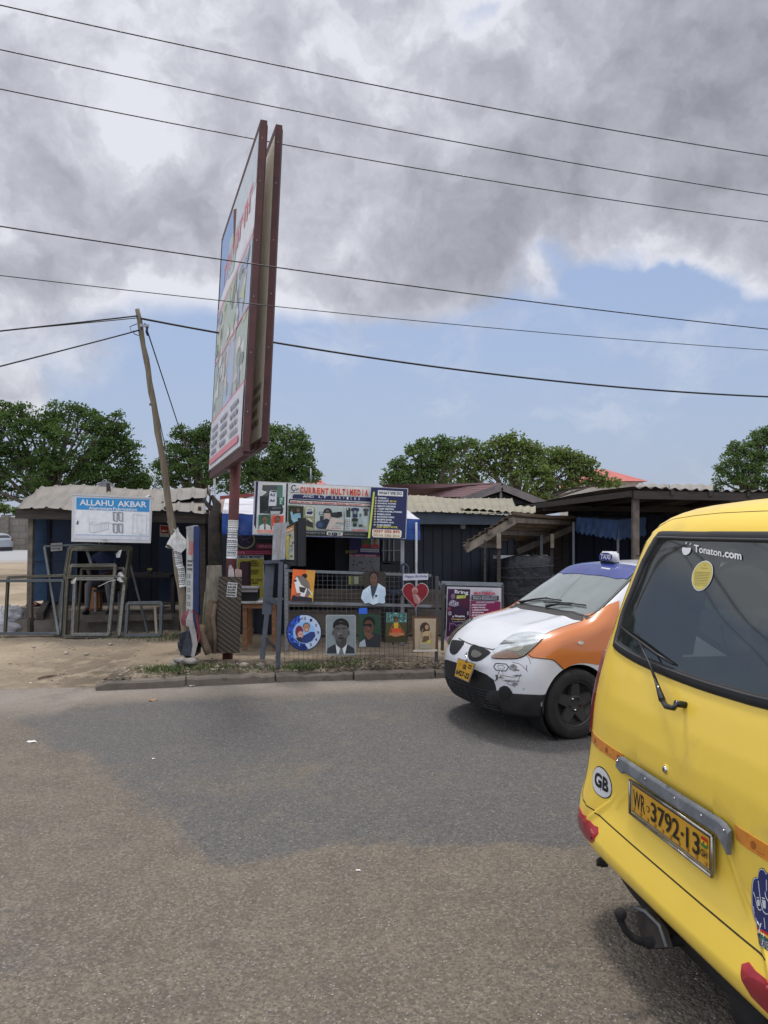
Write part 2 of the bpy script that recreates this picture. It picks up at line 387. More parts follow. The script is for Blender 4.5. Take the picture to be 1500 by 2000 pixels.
ga = gnd.data.attributes.new('gravel', 'FLOAT', 'POINT'); ga.data.foreach_set('value', [min(1, max(0, (v.co.y-34)/3)) for v in gnd.data.vertices])
# --- road
m = bpy.data.materials.new('asphalt'); m.use_nodes = True; t = NT(m.node_tree)
tc = t.node('ShaderNodeTexCoord').outputs['Object']
dust = t.node('ShaderNodeAttribute', attribute_name='dust').outputs['Fac']
nz = t.noise(tc, 2.3, 8, .7); nz2 = t.noise(tc, .5, 5, .6); nz3 = t.noise(tc, 26, 4, .7)
df = t.rng(t.math('ADD', dust, t.math('ADD', t.math('MULTIPLY', t.math('SUBTRACT', nz, .5), 1.5), t.math('MULTIPLY', t.math('ADD', t.math('SUBTRACT', nz3, .5), t.math('SUBTRACT', t.noise(tc, 8, 5, .7), .5)), 1.1))), .12, .92)
st = t.node('ShaderNodeTexVoronoi', feature='F1'); t.put(st, 'Vector', tc); t.put(st, 'Scale', 92.0)
sval = t.node('ShaderNodeSeparateColor'); t.put(sval, 0, st.outputs['Color']); rv = sval.outputs[0]
st2 = t.vor(tc, 62, out='Distance')
base = t.mix(t.rng(nz2, .3, .7), (0.076, 0.071, 0.066, 1), (0.097, 0.091, 0.083, 1))
base = t.mix(t.rng(rv, .0, 1.0, .0, .75), base, (0.160, 0.154, 0.144, 1))
base = t.mix(t.rng(rv, .55, .0, 0, .55), base, (.07, .07, .072, 1))
dustc = t.mix(t.rng(t.noise(tc, 3.1, 6, .6), .3, .7), (0.128, 0.106, 0.079, 1), (0.176, 0.145, 0.109, 1))
dustc = t.mix(t.rng(rv, .4, 1.0, 0, .55), dustc, (0.249, 0.215, 0.176, 1))
dustc = t.mix(t.rng(rv, .5, .0, 0, .85), dustc, (.10, .086, .072, 1))
c = t.mix(df, base, dustc)
edgeatt = t.node('ShaderNodeAttribute', attribute_name='edge').outputs['Fac']
c = t.mix(t.math('MULTIPLY', edgeatt, t.rng(nz, .25, .6, .45, 1)), c, t.mix(nz3, (0.216, 0.189, 0.157, 1), (0.302, 0.266, 0.227, 1)))
# pale stone chips
sp = t.math('MULTIPLY', t.rng(rv, .90, .94), t.rng(st.outputs['Distance'], .30, .42, 1, 0))
c = t.mix(t.math('MULTIPLY', sp, .45), c, (.48, .46, .42, 1))
b = t.node('ShaderNodeBsdfPrincipled'); t.put(b, 'Base Color', c); t.put(b, 'Roughness', t.rng(rv, 0, 1, .72, .95)); t.put(b, 'Specular IOR Level', .3)
hgt = t.math('ADD', t.math('MULTIPLY', t.rng(st.outputs['Distance'], 0, .6, 1, 0), t.math('ADD', rv, .25)), t.math('MULTIPLY', t.rng(st2, 0, .6, 1, 0), .5))
lump = t.rng(t.noise(tc, 34, 3, .6), .40, .60)
hgt = t.math('ADD', hgt, t.math('MULTIPLY', lump, 1.3))
c = t.mix(t.math('MULTIPLY', t.rng(t.noise(tc, 24, 5, .75), .54, .68), .55), c, (.085, .075, .065, 1)); t.put(b, 'Base Color', c)
c = c
t.put(b, 'Normal', t.bump(hgt, .75, .006)); t.l.new(b.outputs[0], t.node('ShaderNodeOutputMaterial').inputs[0]); ROAD = m
def dustf(x, y):
    "dusty brown asphalt (1) against the worn grey patch (0)"
    if y > 0:
        px = 750+FO*x/y; py = HZ+FO*EYE/y
    else: return 1
    # the patch, surveyed: front edge, back edge and left edge in street metres
    front = 3.92+.10*math.sin(x*2.1)+(.0 if x > -.9 else (-.9-x)*1.1)+.22*fbm(x, y, 1.3, 41)+.08*fbm(x, y, 5, 42)
    back = 8.0+.13*x if x > -2 else 7.75+(x+2)*.35
    k1 = min(1, max(0, (y-front)/(.14 if x > -.9 else .30)+.5)); k2 = min(1, max(0, (back-.28-y)/.7+.5))
    left = min(1, max(0, (x+3.9+.5*fbm(x, y, .5, 9))/1.5))
    return 1-.80*k1*k2*(.40+.60*left)*(1+.30*fbm(x, y, .9, 31))-.30*max(0, fbm(x, y, .35, 11))-(.28 if y < 2.9 else max(0, .28-(y-2.9)*.6))*(.5+fbm(x, y, .8, 14))
def edgef(x, y):
    d = edgeY(x)-y; return max(0, min(1, (.75-d)/.6)) if x > -3 else max(0, min(1, (1.25+(-3-x)*.05-d)/.9))
xs = spaced(-5, 5, .07, 700, 1.3); ys = spaced(1.5, 9.0, .07, 60, 1.3)
road = grid(xs, [y for y in ys if y < 9.6], lambda x, y: 0.0 if y < 9 else -.0, 'road', ROAD, ('dust', dustf))
ea = road.data.attributes.new('edge', 'FLOAT', 'POINT'); ea.data.foreach_set('value', [edgef(v.co.x, v.co.y) for v in road.data.vertices])
# road must stay below the verge on the right where its edge bends away
for v in road.data.vertices:
    if v.co.y > edgeY(v.co.x)+.25: v.co.z = -.16
# --- kerb
CON = mat('kerb_concrete', (.145, .122, .098), .9, var=.25, scale=5, bump=.7, bscale=35, bdist=.01, dirt=(.055, .043, .032), dscale=5, damt=.95)
kb = MB()
def kpt(s):
    for a, b in zip(KERB[:-1], KERB[1:]):
        L = (b-a).length
        if s <= L or b is KERB[-1]: return a.lerp(b, s/L), (b-a).normalized()
        s -= L
s = 0.0; rk = random.Random(5)
while s < 12:
    L = .92+rk.uniform(-.05, .05); n = 8; ring = []
    dz = rk.uniform(-.022, .006); dy = rk.uniform(-.018, .018); e1 = s+.006; e2 = s+L-.012
    for i in range(n+1):
        q, dr = kpt(e1+(e2-e1)*i/n); nr = Vector((-dr.y, dr.x)); wv = .012*mnoise.noise(Vector((s*3+i, 1, 2)))
        f = q+nr*(dy+wv); bk = q+nr*(.15+dy)
        br = .03 if (s == 0 and i == 0) else 0
        h = .092+dz+.026*mnoise.noise(Vector((s*5+i*1.3, 4, 2)))-br
        ring.append([(f.x, f.y, -.05), (f.x, f.y, h-.022), (f.x+nr.x*.02, f.y+nr.y*.02, h), (bk.x, bk.y, h), (bk.x, bk.y, -.05)])
    vs = [p for r_ in ring for p in r_]; fs = [(i*5+j, (i+1)*5+j, (i+1)*5+j+1, i*5+j+1) for i in range(n) for j in range(4)]
    kb.add(vs, fs+[(0, 1, 2, 3, 4), tuple(n*5+j for j in (4, 3, 2, 1, 0))], CON); s += L
tag(link(kb, 'kerb'), kind='structure')
# --- loose stones, twigs and grass on the verge
STN = mat('stone', (.34, .29, .235), .95, var=.35, scale=20, bump=.5, bscale=50)
sb = MB(); rs = random.Random(3)
for i in range(900):
    if i < 520: x = rs.uniform(-3.1, 3.0); y = edgeY(x)+.15+abs(rs.gauss(0, .45))
    else: x = rs.uniform(-8, -2.6); y = rs.uniform(8.2, 15)
    r = rs.choice((.008, .012, .016, .03 if i % 6 == 0 else .014))*(1.6 if i % 37 == 0 else 1)
    sb.ball((x, y, gh(x, y)+r*.3), r, STN, 3, (1.2, 1, .65), .5)
tag(link(sb, 'stones', base=(0, 0, 0)), 'small loose stones scattered over the brown earth', 'stones', kind='stuff')
sb = MB(); CH = mat('chip', (.36, .335, .30), .6, var=.5, scale=9)
for i in range(2000):
    y = 1.75+rs.random()**1.7*5.5; x = rs.uniform(-.6, .45)*y
    r = rs.choice((.002, .0026, .0032, .004, .0046))
    sb.ball((x, y, r*.3), r, CH, 2, (1.5, 1, .6), .5)
tag(link(sb, 'road_grit', base=(0, 0, 0)), 'pale grit lying on the worn asphalt', 'grit', kind='stuff')
SOIL = mat('dark_litter', (.085, .068, .05), .95, var=.4, scale=25)
LEAFD = mat('dry_leaf', (.17, .125, .08), .9, var=.4, scale=25)
sb = MB()
for i in range(4200):
    x = rs.uniform(-3.0, 3.0) if i % 4 else rs.gauss(-2.2, .5); 
    y = edgeY(x)+.06+abs(rs.gauss(0, .30))
    if fbm(x, y, 1.1, 21) < -.12: continue
    a = rs.uniform(0, 6.3); L = rs.uniform(.01, .035); z = max(gh(x, y), .098)+rs.uniform(.0, .022)+.012*max(0, fbm(x, y, 1.1, 21))
    d1 = Vector((math.cos(a), math.sin(a), rs.uniform(-.3, .5)))*L; d2 = Vector((-math.sin(a), math.cos(a), rs.uniform(-.2, .4)))*L*.4
    q = Vector((x, y, z)); sb.add([q-d1, q-d2, q+d1, q+d2], [(0, 1, 2, 3)], SOIL if i % 3 else LEAFD)
for i in range(130):
    x = rs.uniform(-3.2, 3.0); y = edgeY(x)+.2+abs(rs.gauss(0, .3)); a = rs.uniform(0, 6.3); z = gh(x, y)+.012
    L = rs.uniform(.05, .16); q = Vector((x, y, z)); d1 = Vector((math.cos(a), math.sin(a)*.7, rs.uniform(0, .25)))*L
    sb.tube([q, q+d1*.5+Vector((0, 0, .01)), q+d1], [.004, .003, .0015], LEAFD, 5)
tag(link(sb, 'leaf_litter', base=(0, 0, 0)), 'dark dry leaf litter and twigs along the kerb', 'litter', kind='stuff')
GRS = mat('grass_blade', (.075, .125, .035), .7, var=.35, scale=6, transl=.25); GRD = mat('grass_dry', (.17, .16, .07), .8, var=.3, scale=6)
gb = MB()
def tuft(x, y, n, h, sp):
    for i in range(n):
        q = Vector((x+rs.gauss(0, sp), y+rs.gauss(0, sp*.7), 0)); q.z = gh(q.x, q.y)-.005
        a = rs.uniform(0, 6.3); hh = h*rs.uniform(.4, 1.1); lean = Vector((math.cos(a), math.sin(a), 0))*hh*rs.uniform(.2, .9); sd = Vector((-math.sin(a), math.cos(a), 0))*.004
        t1 = q+lean*.4+Vector((0, 0, hh*.6)); t2 = q+lean+Vector((0, 0, hh*.85)); k = GRS if rs.random() < .75 else GRD
        gb.add([q-sd, q+sd, t1+sd, t1-sd, t2], [(0, 1, 2, 3), (3, 2, 4)], k)
for (px, n, h, sp, dd) in ((330, 300, .06, .16, .45), (318, 260, .07, .12, .5), (345, 250, .07, .1, .4), (395, 200, .08, .12, .45), (365, 150, .05, .2, .3), (440, 260, .06, .25, .3), (480, 120, .05, .2, .35), (575, 300, .06, .14, .35), (600, 360, .07, .16, .4), (590, 200, .09, .07, .25), (640, 200, .05, .2, .4), (670, 240, .06, .15, .42), (720, 100, .04, .2, .4), (820, 80, .04, .25, .3)):
    x = (px-750)/FO*8.5; tuft(x, edgeY(x)+dd, n, h, sp)
for (x, y, n) in ((-3.35, 10.9, 200), (-3.0, 11.0, 200), (-3.9, 11.1, 120), (-5.9, 10.9, 60)): tuft(x, y, n, .06, .22)
tag(link(gb, 'grass', base=(0, 0, 0)), 'thin green grass growing along the kerb verge', 'grass', kind='stuff')
# --- litter one can count
WHT = mat('white_paper', (.72, .71, .68), .7, var=.1); 
def scrap(px, py, r, label, z=0.004, seed=1, mt=None, gr='scraps of litter on the road'):
    c = G(px, py, z); rr = random.Random(seed); mb = MB(); n = 9
    ring = [c+Vector((math.cos(k/n*6.283)*r*rr.uniform(.5, 1.2), math.sin(k/n*6.283)*r*.7*rr.uniform(.5, 1.2), rr.uniform(.0, r*.35))) for k in range(n)]
    cc = c+Vector((0, 0, r*.3)); mb.add([cc]+ring, [(0, 1+k, 1+(k+1) % n) for k in range(n)], mt or WHT)
    mb.add([v+Vector((0, 0, -.0035)) for v in [cc]+ring], [(0, 1+(k+1) % n, 1+k) for k in range(n)], mt or WHT)
    tag(link(mb, 'paper_scrap'), label, 'litter', gr)
scrap(62, 1449, .035, 'white paper scrap lying on the asphalt at the left edge', seed=2)
scrap(300, 1482, .018, 'small white scrap alone in the middle left of the asphalt', seed=3)
scrap(376, 1340, .035, 'torn white plastic shred at the foot of the kerb', seed=4)
scrap(298, 1368, .045, 'dry brown leaf lying on the road just off the kerb', seed=5, mt=mat('brown_leaf', (.30, .19, .10), .8))
scrap(16, 1312, .05, 'pale plastic shred on the earth at the far left', z=.02, seed=6)
scrap(60, 1334, .025, 'tiny white fragment on the dusty road shoulder', z=.006, seed=7)
scrap(190, 1297, .03, 'white scrap on the earth near the kerb end', z=.06, seed=8)
scrap(293, 1226, .035, 'white scrap inside the small grey window frame', z=.11, seed=9)
scrap(700, 1700, .012, 'tiny white chip of paper near the front of the road patch', seed=10)
tw = MB(); BRK = mat('twig_bark', (.16, .115, .08), .9, var=.3, scale=30, bump=.4)
a, b = G(74, 1325, .03), G(122, 1318, .03); tw.tube([a, a.lerp(b, .3)+Vector((0, 0, .012)), a.lerp(b, .7)+Vector((0, .01, .004)), b, b+Vector((.02, .02, .02))], [.011, .012, .010, .007, .003], BRK, 7)
tag(link(tw, 'fallen_stick'), 'bent brown stick lying on the earth near the kerb end', 'stick')
# ============================================================ TREES
def leafmat(n, c1, c2):
    m = bpy.data.materials.new(n); m.use_nodes = True; t = NT(m.node_tree)
    tc = t.node('ShaderNodeTexCoord').outputs['Object']
    k = t.noise(tc, 1.1, 3, .6); k2 = t.node('ShaderNodeNewGeometry').outputs['Random Per Island']
    c = t.mix(t.rng(k, .3, .7), c1+(1,), c2+(1,)); c = t.mix(t.math('MULTIPLY', k2, .5), c, tuple(x*1.7 for x in c2)+(1,))
    b = t.node('ShaderNodeBsdfPrincipled'); t.put(b, 'Base Color', c); t.put(b, 'Roughness', .75); t.put(b, 'Specular IOR Level', .1)
    tr = t.node('ShaderNodeBsdfTranslucent'); t.put(tr, 0, t.mix(.5, c, (.12, .2, .03, 1)))
    mx = t.node('ShaderNodeMixShader'); t.put(mx, 0, .34); t.l.new(b.outputs[0], mx.inputs[1]); t.l.new(tr.outputs[0], mx.inputs[2])
    t.l.new(mx.outputs[0], t.node('ShaderNodeOutputMaterial').inputs[0]); return m
LF1 = leafmat('leaf_dark', (.045, .08, .028), (.075, .122, .038)); LF2 = leafmat('leaf_light', (.09, .13, .038), (.14, .18, .055)); LF3 = leafmat('leaf_mid', (.07, .115, .04), (.105, .16, .052))
BARK = mat('bark', (.13, .105, .08), .95, var=.3, scale=6, bump=.8, bscale=20, bdist=.03)
def tree(name, label, Y, blobs, trunk, leaf, group, depth=.8, size=.10, nl=22, dens=1.0, seed=1, droop=0.0, clr=.30, core=.5):
    rg = np.random.RandomState(seed); rr = random.Random(seed)
    base = Vector(((trunk-750)/FO*Y, Y, .1)); rt = root(name, base, label, 'tree', group)
    V = []; limbs = []; allc = []
    for (px, py, r) in blobs:
        c = P(px, py, Y); rad = r*Y/FO; c.y += rr.uniform(-1, 1)*rad*.6; limbs.append((c, rad))
        n = int(9.0*(rad/clr)**2*dens)+5
        q = rg.normal(size=(n, 3)); q /= np.linalg.norm(q, axis=1)[:, None]
        rad_k = (core+(1-core)*rg.rand(n, 1)**.45)*(1+.28*np.array([[mnoise.noise(Vector(v)*2.2+c)] for v in q]))
        ctr = np.array(c)+q*rad_k*rad*np.array([1, depth, .92])
        lr = clr*(.55+.7*rg.rand(n, 1)); allc.append((ctr, lr))
        for k in range(nl):
            o = rg.normal(size=(n, 3)); o /= np.linalg.norm(o, axis=1)[:, None]; o[:, 2] = np.abs(o[:, 2])*.9-.25; o = o*lr*(.35+.65*rg.rand(n, 1))
            p = ctr+o; a = o/(np.linalg.norm(o, axis=1)[:, None]+1e-6); a[:, 2] -= droop+.25*rg.rand(n); a += .5*rg.normal(size=(n, 3)); a /= np.linalg.norm(a, axis=1)[:, None]
            b = np.cross(a, rg.normal(size=(n, 3))); b /= np.linalg.norm(b, axis=1)[:, None]
            s = size*(.6+.8*rg.rand(n, 1)); w_ = s*.36
            V.append(np.stack([p-a*s*.5, p-b*w_+a*s*.05, p+a*s*.6, p+b*w_+a*s*.05], 1).reshape(-1, 3))
    V = np.concatenate(V); nf = len(V)//4
    me = bpy.data.meshes.new('crown'); V = V-np.array(base)
    me.vertices.add(len(V)); me.vertices.foreach_set('co', V.ravel()); me.loops.add(nf*4); me.loops.foreach_set('vertex_index', np.arange(nf*4)); me.polygons.add(nf); me.polygons.foreach_set('loop_start', np.arange(nf)*4); me.polygons.foreach_set('loop_total', np.full(nf, 4)); me.update(calc_edges=True)
    me.materials.append(leaf); o = bpy.data.objects.new('crown', me); COL.objects.link(o); o.parent = rt; BASE[o.name] = base
    tb = MB(); top = max(limbs, key=lambda z: z[0].z)[0]; fork = Vector((base.x, base.y, base.z+max(1.2, (min(c.z for c, r in limbs)-base.z)*.7)))
    tb.tube([base-Vector((0, 0, .3)), base.lerp(fork, .5)+Vector((.05, 0, 0)), fork], [.24, .18, .16], BARK, 10)
    for c, r in limbs:
        mid = fork.lerp(c, .5)+Vector((rr.uniform(-.2, .2), rr.uniform(-.2, .2), rr.uniform(0, .3))); tb.tube([fork, mid, c], [.09, .055, .02], BARK, 6)
        for k in range(3):
            e = c+Vector((rr.uniform(-1, 1), rr.uniform(-1, 1), rr.uniform(-.3, 1)))*r*.8; tb.tube([mid.lerp(c, .6), e], [.025, .008], BARK, 5)
    link(tb, 'trunk', rt); return rt
TG = 'trees behind the roadside shops'
def sprinkle(outline, n, r0, r1, seed):
    return [(x, y, random.Random(seed+i).uniform(r0, r1)) for i, (x, y) in enumerate(outline)]
L1 = [(20, 850, 50), (75, 870, 62), (150, 880, 70), (200, 905, 60), (60, 930, 60), (130, 945, 60), (215, 950, 45), (0, 920, 60), (-50, 880, 70), (-60, 950, 70), (245, 945, 34), (262, 950, 24),
      (20, 812, 24), (45, 806, 16), (100, 810, 26), (88, 828, 24), (118, 815, 18), (165, 818, 22), (155, 806, 14), (185, 822, 20), (198, 840, 22), (215, 835, 14), (232, 852, 14), (238, 836, 10), (225, 872, 22), (248, 885, 16), (258, 905, 18), (270, 925, 16), (275, 940, 14), (282, 950, 12), (-20, 830, 34), (5, 795, 10), (140, 800, 9), (228, 812, 8), (240, 865, 9), (262, 872, 7)]
tree('shade_tree', 'large dark green tree at the far left, widest crown of all', 26, L1, 90, LF1, TG, seed=3, clr=.34, size=.085, nl=34)
L2 = [(350, 870, 26), (362, 852, 14), (340, 885, 18), (385, 880, 30), (400, 855, 20), (405, 838, 12), (372, 908, 34), (345, 925, 26), (400, 915, 36), (330, 905, 14), (312, 918, 12), (320, 940, 18), (360, 945, 26), (305, 908, 8), (385, 850, 12), (430, 880, 30), (440, 930, 40), (355, 842, 8), (392, 862, 10)]
tree('shade_tree', 'sparse dark tree behind the leaning wooden utility pole', 24, L2, 390, LF1, TG, seed=5, clr=.26, size=.072, nl=32)
L3 = [(545, 870, 34), (575, 860, 24), (560, 848, 14), (530, 850, 18), (585, 885, 22), (560, 905, 46), (520, 915, 46), (590, 915, 28), (600, 930, 22), (612, 925, 12), (500, 900, 50), (480, 935, 45), (545, 940, 44), (595, 872, 10), (535, 842, 8), (596, 900, 12), (585, 850, 8)]
tree('shade_tree', 'rounded dark tree rising beside the tall billboard post', 25, L3, 530, LF3, TG, seed=7, clr=.28, size=.072, nl=32)
L4 = [(775, 925, 22), (790, 905, 14), (770, 908, 9), (757, 938, 10), (815, 890, 20), (830, 872, 13), (855, 875, 18), (880, 870, 16), (862, 862, 10), (900, 868, 11), (918, 864, 8), (840, 900, 30), (870, 900, 30), (800, 930, 30), (845, 935, 30), (815, 945, 30), (765, 945, 14), (822, 868, 8), (805, 878, 10)]
tree('shade_tree', 'clumpy mid green tree right of the shop sign board', 28, L4, 840, LF3, TG, seed=9, clr=.27, size=.078, nl=32)
L5 = [(890, 905, 32), (920, 890, 30), (950, 895, 34), (985, 880, 30), (1000, 862, 14), (975, 865, 14), (1020, 870, 16), (1035, 880, 14), (1015, 900, 40), (1060, 905, 34), (1080, 895, 22), (1110, 905, 26), (1125, 905, 16), (1140, 918, 18), (1090, 930, 40), (1040, 940, 45), (960, 940, 45), (900, 940, 34), (1140, 935, 22), (1165, 935, 16), (1180, 942, 12), (1195, 945, 8), (1045, 880, 10), (1100, 888, 10), (870, 945, 25), (1150, 905, 8)]
tree('feathery_tree', 'yellow green feathery tree, tallest beyond the maroon gable roof', 30, L5, 1010, LF2, TG, seed=11, clr=.40, size=.11, droop=.7, nl=30)
L6 = [(1450, 900, 30), (1475, 880, 26), (1490, 850, 18), (1440, 880, 16), (1425, 900, 16), (1420, 930, 20), (1460, 940, 36), (1500, 930, 50), (1530, 880, 45), (1405, 940, 10), (1480, 862, 10), (1435, 872, 8), (1408, 915, 8), (1400, 955, 10), (1500, 845, 10)]
tree('shade_tree', 'dusty green tree at the right edge above the yellow van roof', 27, L6, 1470, LF3, TG, seed=13, clr=.25, size=.07, nl=32)
# bush beyond the block wall
bb = [(10, 995, 10), (-10, 992, 12), (30, 1000, 8), (-40, 995, 14)]
tree('bush', 'bright green bush showing over the block wall', 60, bb, 0, LF2, 'bushes beyond the wall', seed=17, clr=.3, size=.2, dens=.8)['category'] = 'bush'
# ============================================================ FAR THINGS
BLK = bpy.data.materials.new('block_wall'); BLK.use_nodes = True; t = NT(BLK.node_tree); tc = t.node('ShaderNodeTexCoord').outputs['Object']
br = t.node('ShaderNodeTexBrick'); mp = t.node('ShaderNodeMapping'); t.put(mp, 0, tc); mp.inputs['Rotation'].default_value = (R(90), 0, 0); t.put(br, 'Vector', mp.outputs[0])
t.put(br, 'Scale', 1.0); br.inputs['Brick Width'].default_value = .9; br.inputs['Row Height'].default_value = .45; br.inputs['Mortar Size'].default_value = .03
t.put(br, 'Color1', (.24, .215, .18, 1)); t.put(br, 'Color2', (.19, .17, .145, 1)); t.put(br, 'Mortar', (.13, .12, .105, 1))
c = t.mix(t.rng(t.noise(tc, .8, 6, .7), .35, .7, 0, .6), br.outputs[0], (.16, .14, .11, 1)); b = t.node('ShaderNodeBsdfPrincipled'); t.put(b, 'Base Color', c); t.put(b, 'Roughness', .95); t.l.new(b.outputs[0], t.node('ShaderNodeOutputMaterial').inputs[0])
rt = root('boundary_wall', (-30, 52, .2), 'grey brown concrete block wall beyond the parked silver car', 'wall')
mb = MB(); mb.box((-36, 52, 1.35), (24, .25, 2.5), BLK); mb.box((-22.5, 52.1, 1.3), (3, .25, 2.3), BLK); link(mb, 'wall_panel', rt)
mb = MB()
for x in (-26.4, -24.6, -29.5, -33, -37): mb.box((x, 51.85, 1.4), (.5, .35, 2.7), mat('pier', (.17, .15, .125), .95, var=.3))
link(mb, 'pier', rt)
def redroof(px, py, w_, h_, Y, label):
    rt = root('house', P(px, HZ+5, Y)-Vector((0, 0, 1.2)), label, 'house', 'distant red roofed houses'); RR = mat('red_roof', (.42, .105, .09), .6, var=.15, scale=1, stretch=(14, 1, 1)); WW = mat('cream_wall', (.5, .45, .38), .9)
    A = P(px, py, Y); hw = w_*Y/FO/2; hz = h_*Y/FO; mb = MB(); e = A.z-hz
    mb.add([A-Vector((hw*.2, 0, 0)), A+Vector((hw*.2, 0, 0)), (A.x+hw, A.y-4, e), (A.x-hw, A.y-4, e), (A.x-hw, A.y+4, e), (A.x+hw, A.y+4, e)], [(0, 3, 2, 1), (0, 1, 5, 4), (1, 2, 5), (0, 4, 3)], RR); link(mb, 'roof', rt)
    mb = MB(); mb.box((A.x, A.y, e/2), (hw*1.8, 7, e-.02), WW); link(mb, 'wall', rt)
    mb = MB(); mb.box((A.x-hw*.4, A.y-3.55, e*.62), (1.0, .1, 1.1), mat('dark_glass', (.03, .035, .04), .2)); link(mb, 'window', rt)
redroof(1168, 916, 108, 32, 46, 'distant house with a red hipped roof behind the feathery tree')
redroof(618, 936, 80, 30, 44, 'distant house with a red roof peeking over the shop sign board')
# ============================================================ BILLBOARD, POLES, WIRES
RST = mat('oxide_red_steel', (.088, .034, .030), .6, var=.25, scale=5, dirt=(.05, .02, .018), damt=.6, bump=.15)
RPL = mat('oxide_red_post', (.12, .036, .032), .65, var=.25, scale=4, dirt=(.06, .03, .025), damt=.6)
bb = root('billboard', P(444, 1290, 9.2).xy.to_3d(), 'tall twin panel billboard on a dark red post, rising high above the shops', 'billboard')
BB_ = BASE[bb.name]
def panel(nb, nt, ft, fb, side, label=None):
    "box framed panel: near/far, bottom/top corners of its left face; side = unit vector of its thickness"
    nb, nt, ft, fb = map(Vector, (nb, nt, ft, fb)); th = .07; off = side*th
    mb = MB(); w_ = .085
    for a, b in ((nb, nt), (nt, ft), (ft, fb), (fb, nb)):
        mb.bar(a+off/2, b+off/2, th if abs((b-a).normalized().z) > .5 else w_, w_ if abs((b-a).normalized().z) > .5 else th, RST, up=(0, 1, 0) if abs((b-a).normalized().z) > .5 else side)
    for q in (.25, .5, .75): mb.bar(nb.lerp(fb, q)+off*.55, nt.lerp(ft, q)+off*.55, .03, .03, RST, up=(0, 1, 0))
    mb.bar(nb.lerp(nt, .5)+off*.55, fb.lerp(ft, .5)+off*.55, .03, .03, RST)
    rr = random.Random(3)
    for q in (.12, .3, .47, .64, .82, .95):
        p = nb.lerp(nt, q)+off*.5+Vector((0, -.046, 0)); mb.ball(p, .006, mat('rivet', (.5, .5, .5), .4, .5), 4)
    return link(mb, 'panel_frame', bb)
W1 = lambda px, py, Y: P(px, py, Y)
c1 = [W1(474, 882, 7.7), W1(509, 241, 7.7), None, W1(409, 929, 10.7)]; c1[2] = c1[1]+c1[3]-c1[0]
sd = Vector((.94, .33, 0)).normalized()
dfar = c1[3]-c1[0]
panel(*c1, sd)
c2 = [W1(511, 864, 7.9), W1(539, 250, 7.9)]; c2 += [c2[1]+dfar, c2[0]+dfar]; panel(*c2, sd)
ins = .035
f1 = bilin(c1[2], c1[1], c1[0], c1[3])       # u: far..near, v: top..bottom
A = Art(lambda u, v, o: f1(.02+.96*u, .015+.965*v, o), step=.001)
A.slab([(0, 0), (1, 0), (1, 1), (0, 1)], .06, pc('d8d8d8'))
A.lay = 1; A.fade = .42
A.poly([(0, 0), (1, 0), (1, .06), (.55, .22), (.25, .25), (0, .27)], '5c86c4')
A.poly([(.35, 0), (1, 0), (1, .16), (.6, .18), (.45, .1)], 'b9c4c8')
A.poly([(.3, .10), (.62, .14), (.5, .28), (.3, .26)], '8fa8a0')
rr = random.Random(11)
for i in range(7):
    u = .16+i*.115; v = .245-i*.006
    A.poly([(u, v-.075), (u+.03, v-.078), (u+.032, v+.0), (u+.002, v)], 'c23a40', i == 0)
    A.poly([(u+.03, v-.076), (u+.085, v-.078), (u+.085, v-.056), (u+.03, v-.056)], 'c23a40', False)
    if i % 2: A.poly([(u+.062, v-.06), (u+.088, v-.06), (u+.088, v), (u+.064, v)], 'c23a40', False)
A.rect(0, .30, 1, .32, 'ccbcbc'); A.rect(0, .318, 1, .328, 'c8505a')
for (x0, y0, x1, y1, c) in ((.0, .33, .34, .54, '9aa38f'), (.34, .33, .66, .54, '8fa487'), (.66, .33, 1, .56, '94a6c2'), (.0, .55, .38, .79, '8a9a86'), (.38, .55, .68, .79, '8fa6c4'), (.68, .56, 1, .79, '93a08c')):
    A.rect(x0, y0, x1, y1, c, x0 == 0)
for i in range(70):
    u = rr.uniform(.03, .93); v = rr.uniform(.34, .76); c = rr.choice(('5a6658', '6f7a66', 'c6c6be', 'd3cdc0', '4f565c', 'a5ae70', '7c8ea4', 'b8a8a0'))
    if rr.random() < .45: A.ell(u, v, rr.uniform(.02, .06), rr.uniform(.012, .035), c, 12, i % 12 == 0)
    else: A.poly([(u, v), (u+rr.uniform(.02, .12), v-rr.uniform(0, .03)), (u+rr.uniform(.02, .1), v+rr.uniform(.02, .08)), (u-.01, v+rr.uniform(.02, .07))], c, i % 12 == 0)
A.line([(0, .545), (1, .555)], .008, 'c8505a'); A.line([(0, .795), (1, .795)], .008, 'c8505a'); A.line([(.38, .55), (.38, .79)], .006, 'c8505a', False); A.line([(.68, .56), (.68, .79)], .006, 'c8505a', False)
A.rect(0, .80, 1, 1, 'c6c6ca')
for r_ in range(4):
    for q in range(3): A.lay = 30; A.scrib(.08+q*.31, .825+r_*.032, .30+q*.31, .855+r_*.032, 1, '5c5c66', wd=.035, rnd=rr)
A.rect(.04, .958, .95, .982, 'cf5560'); link(A, 'poster', bb)
f2 = bilin(c2[2], c2[1], c2[0], c2[3])
A = Art(lambda u, v, o: f2(.02+.96*u, .015+.965*v, o), step=.0022)
A.slab([(0, 0), (1, 0), (1, 1), (0, 1)], .03, mat('panel_back', (.88, .80, .66), .9, var=.06, scale=1.5))
A.scrib(.4, .80, .97, .96, 4, '8a8068', wd=.06, rnd=rr); link(A, 'panel_back', bb)
f3 = bilin(*(c+sd*.07 for c in (c2[1], c2[2], c2[3], c2[0])))
A = Art(lambda u, v, o: f3(.02+.96*u, .015+.965*v, o)); A.slab([(0, 0), (1, 0), (1, 1), (0, 1)], .03, pc('b4b4b6')); link(A, 'poster', bb)
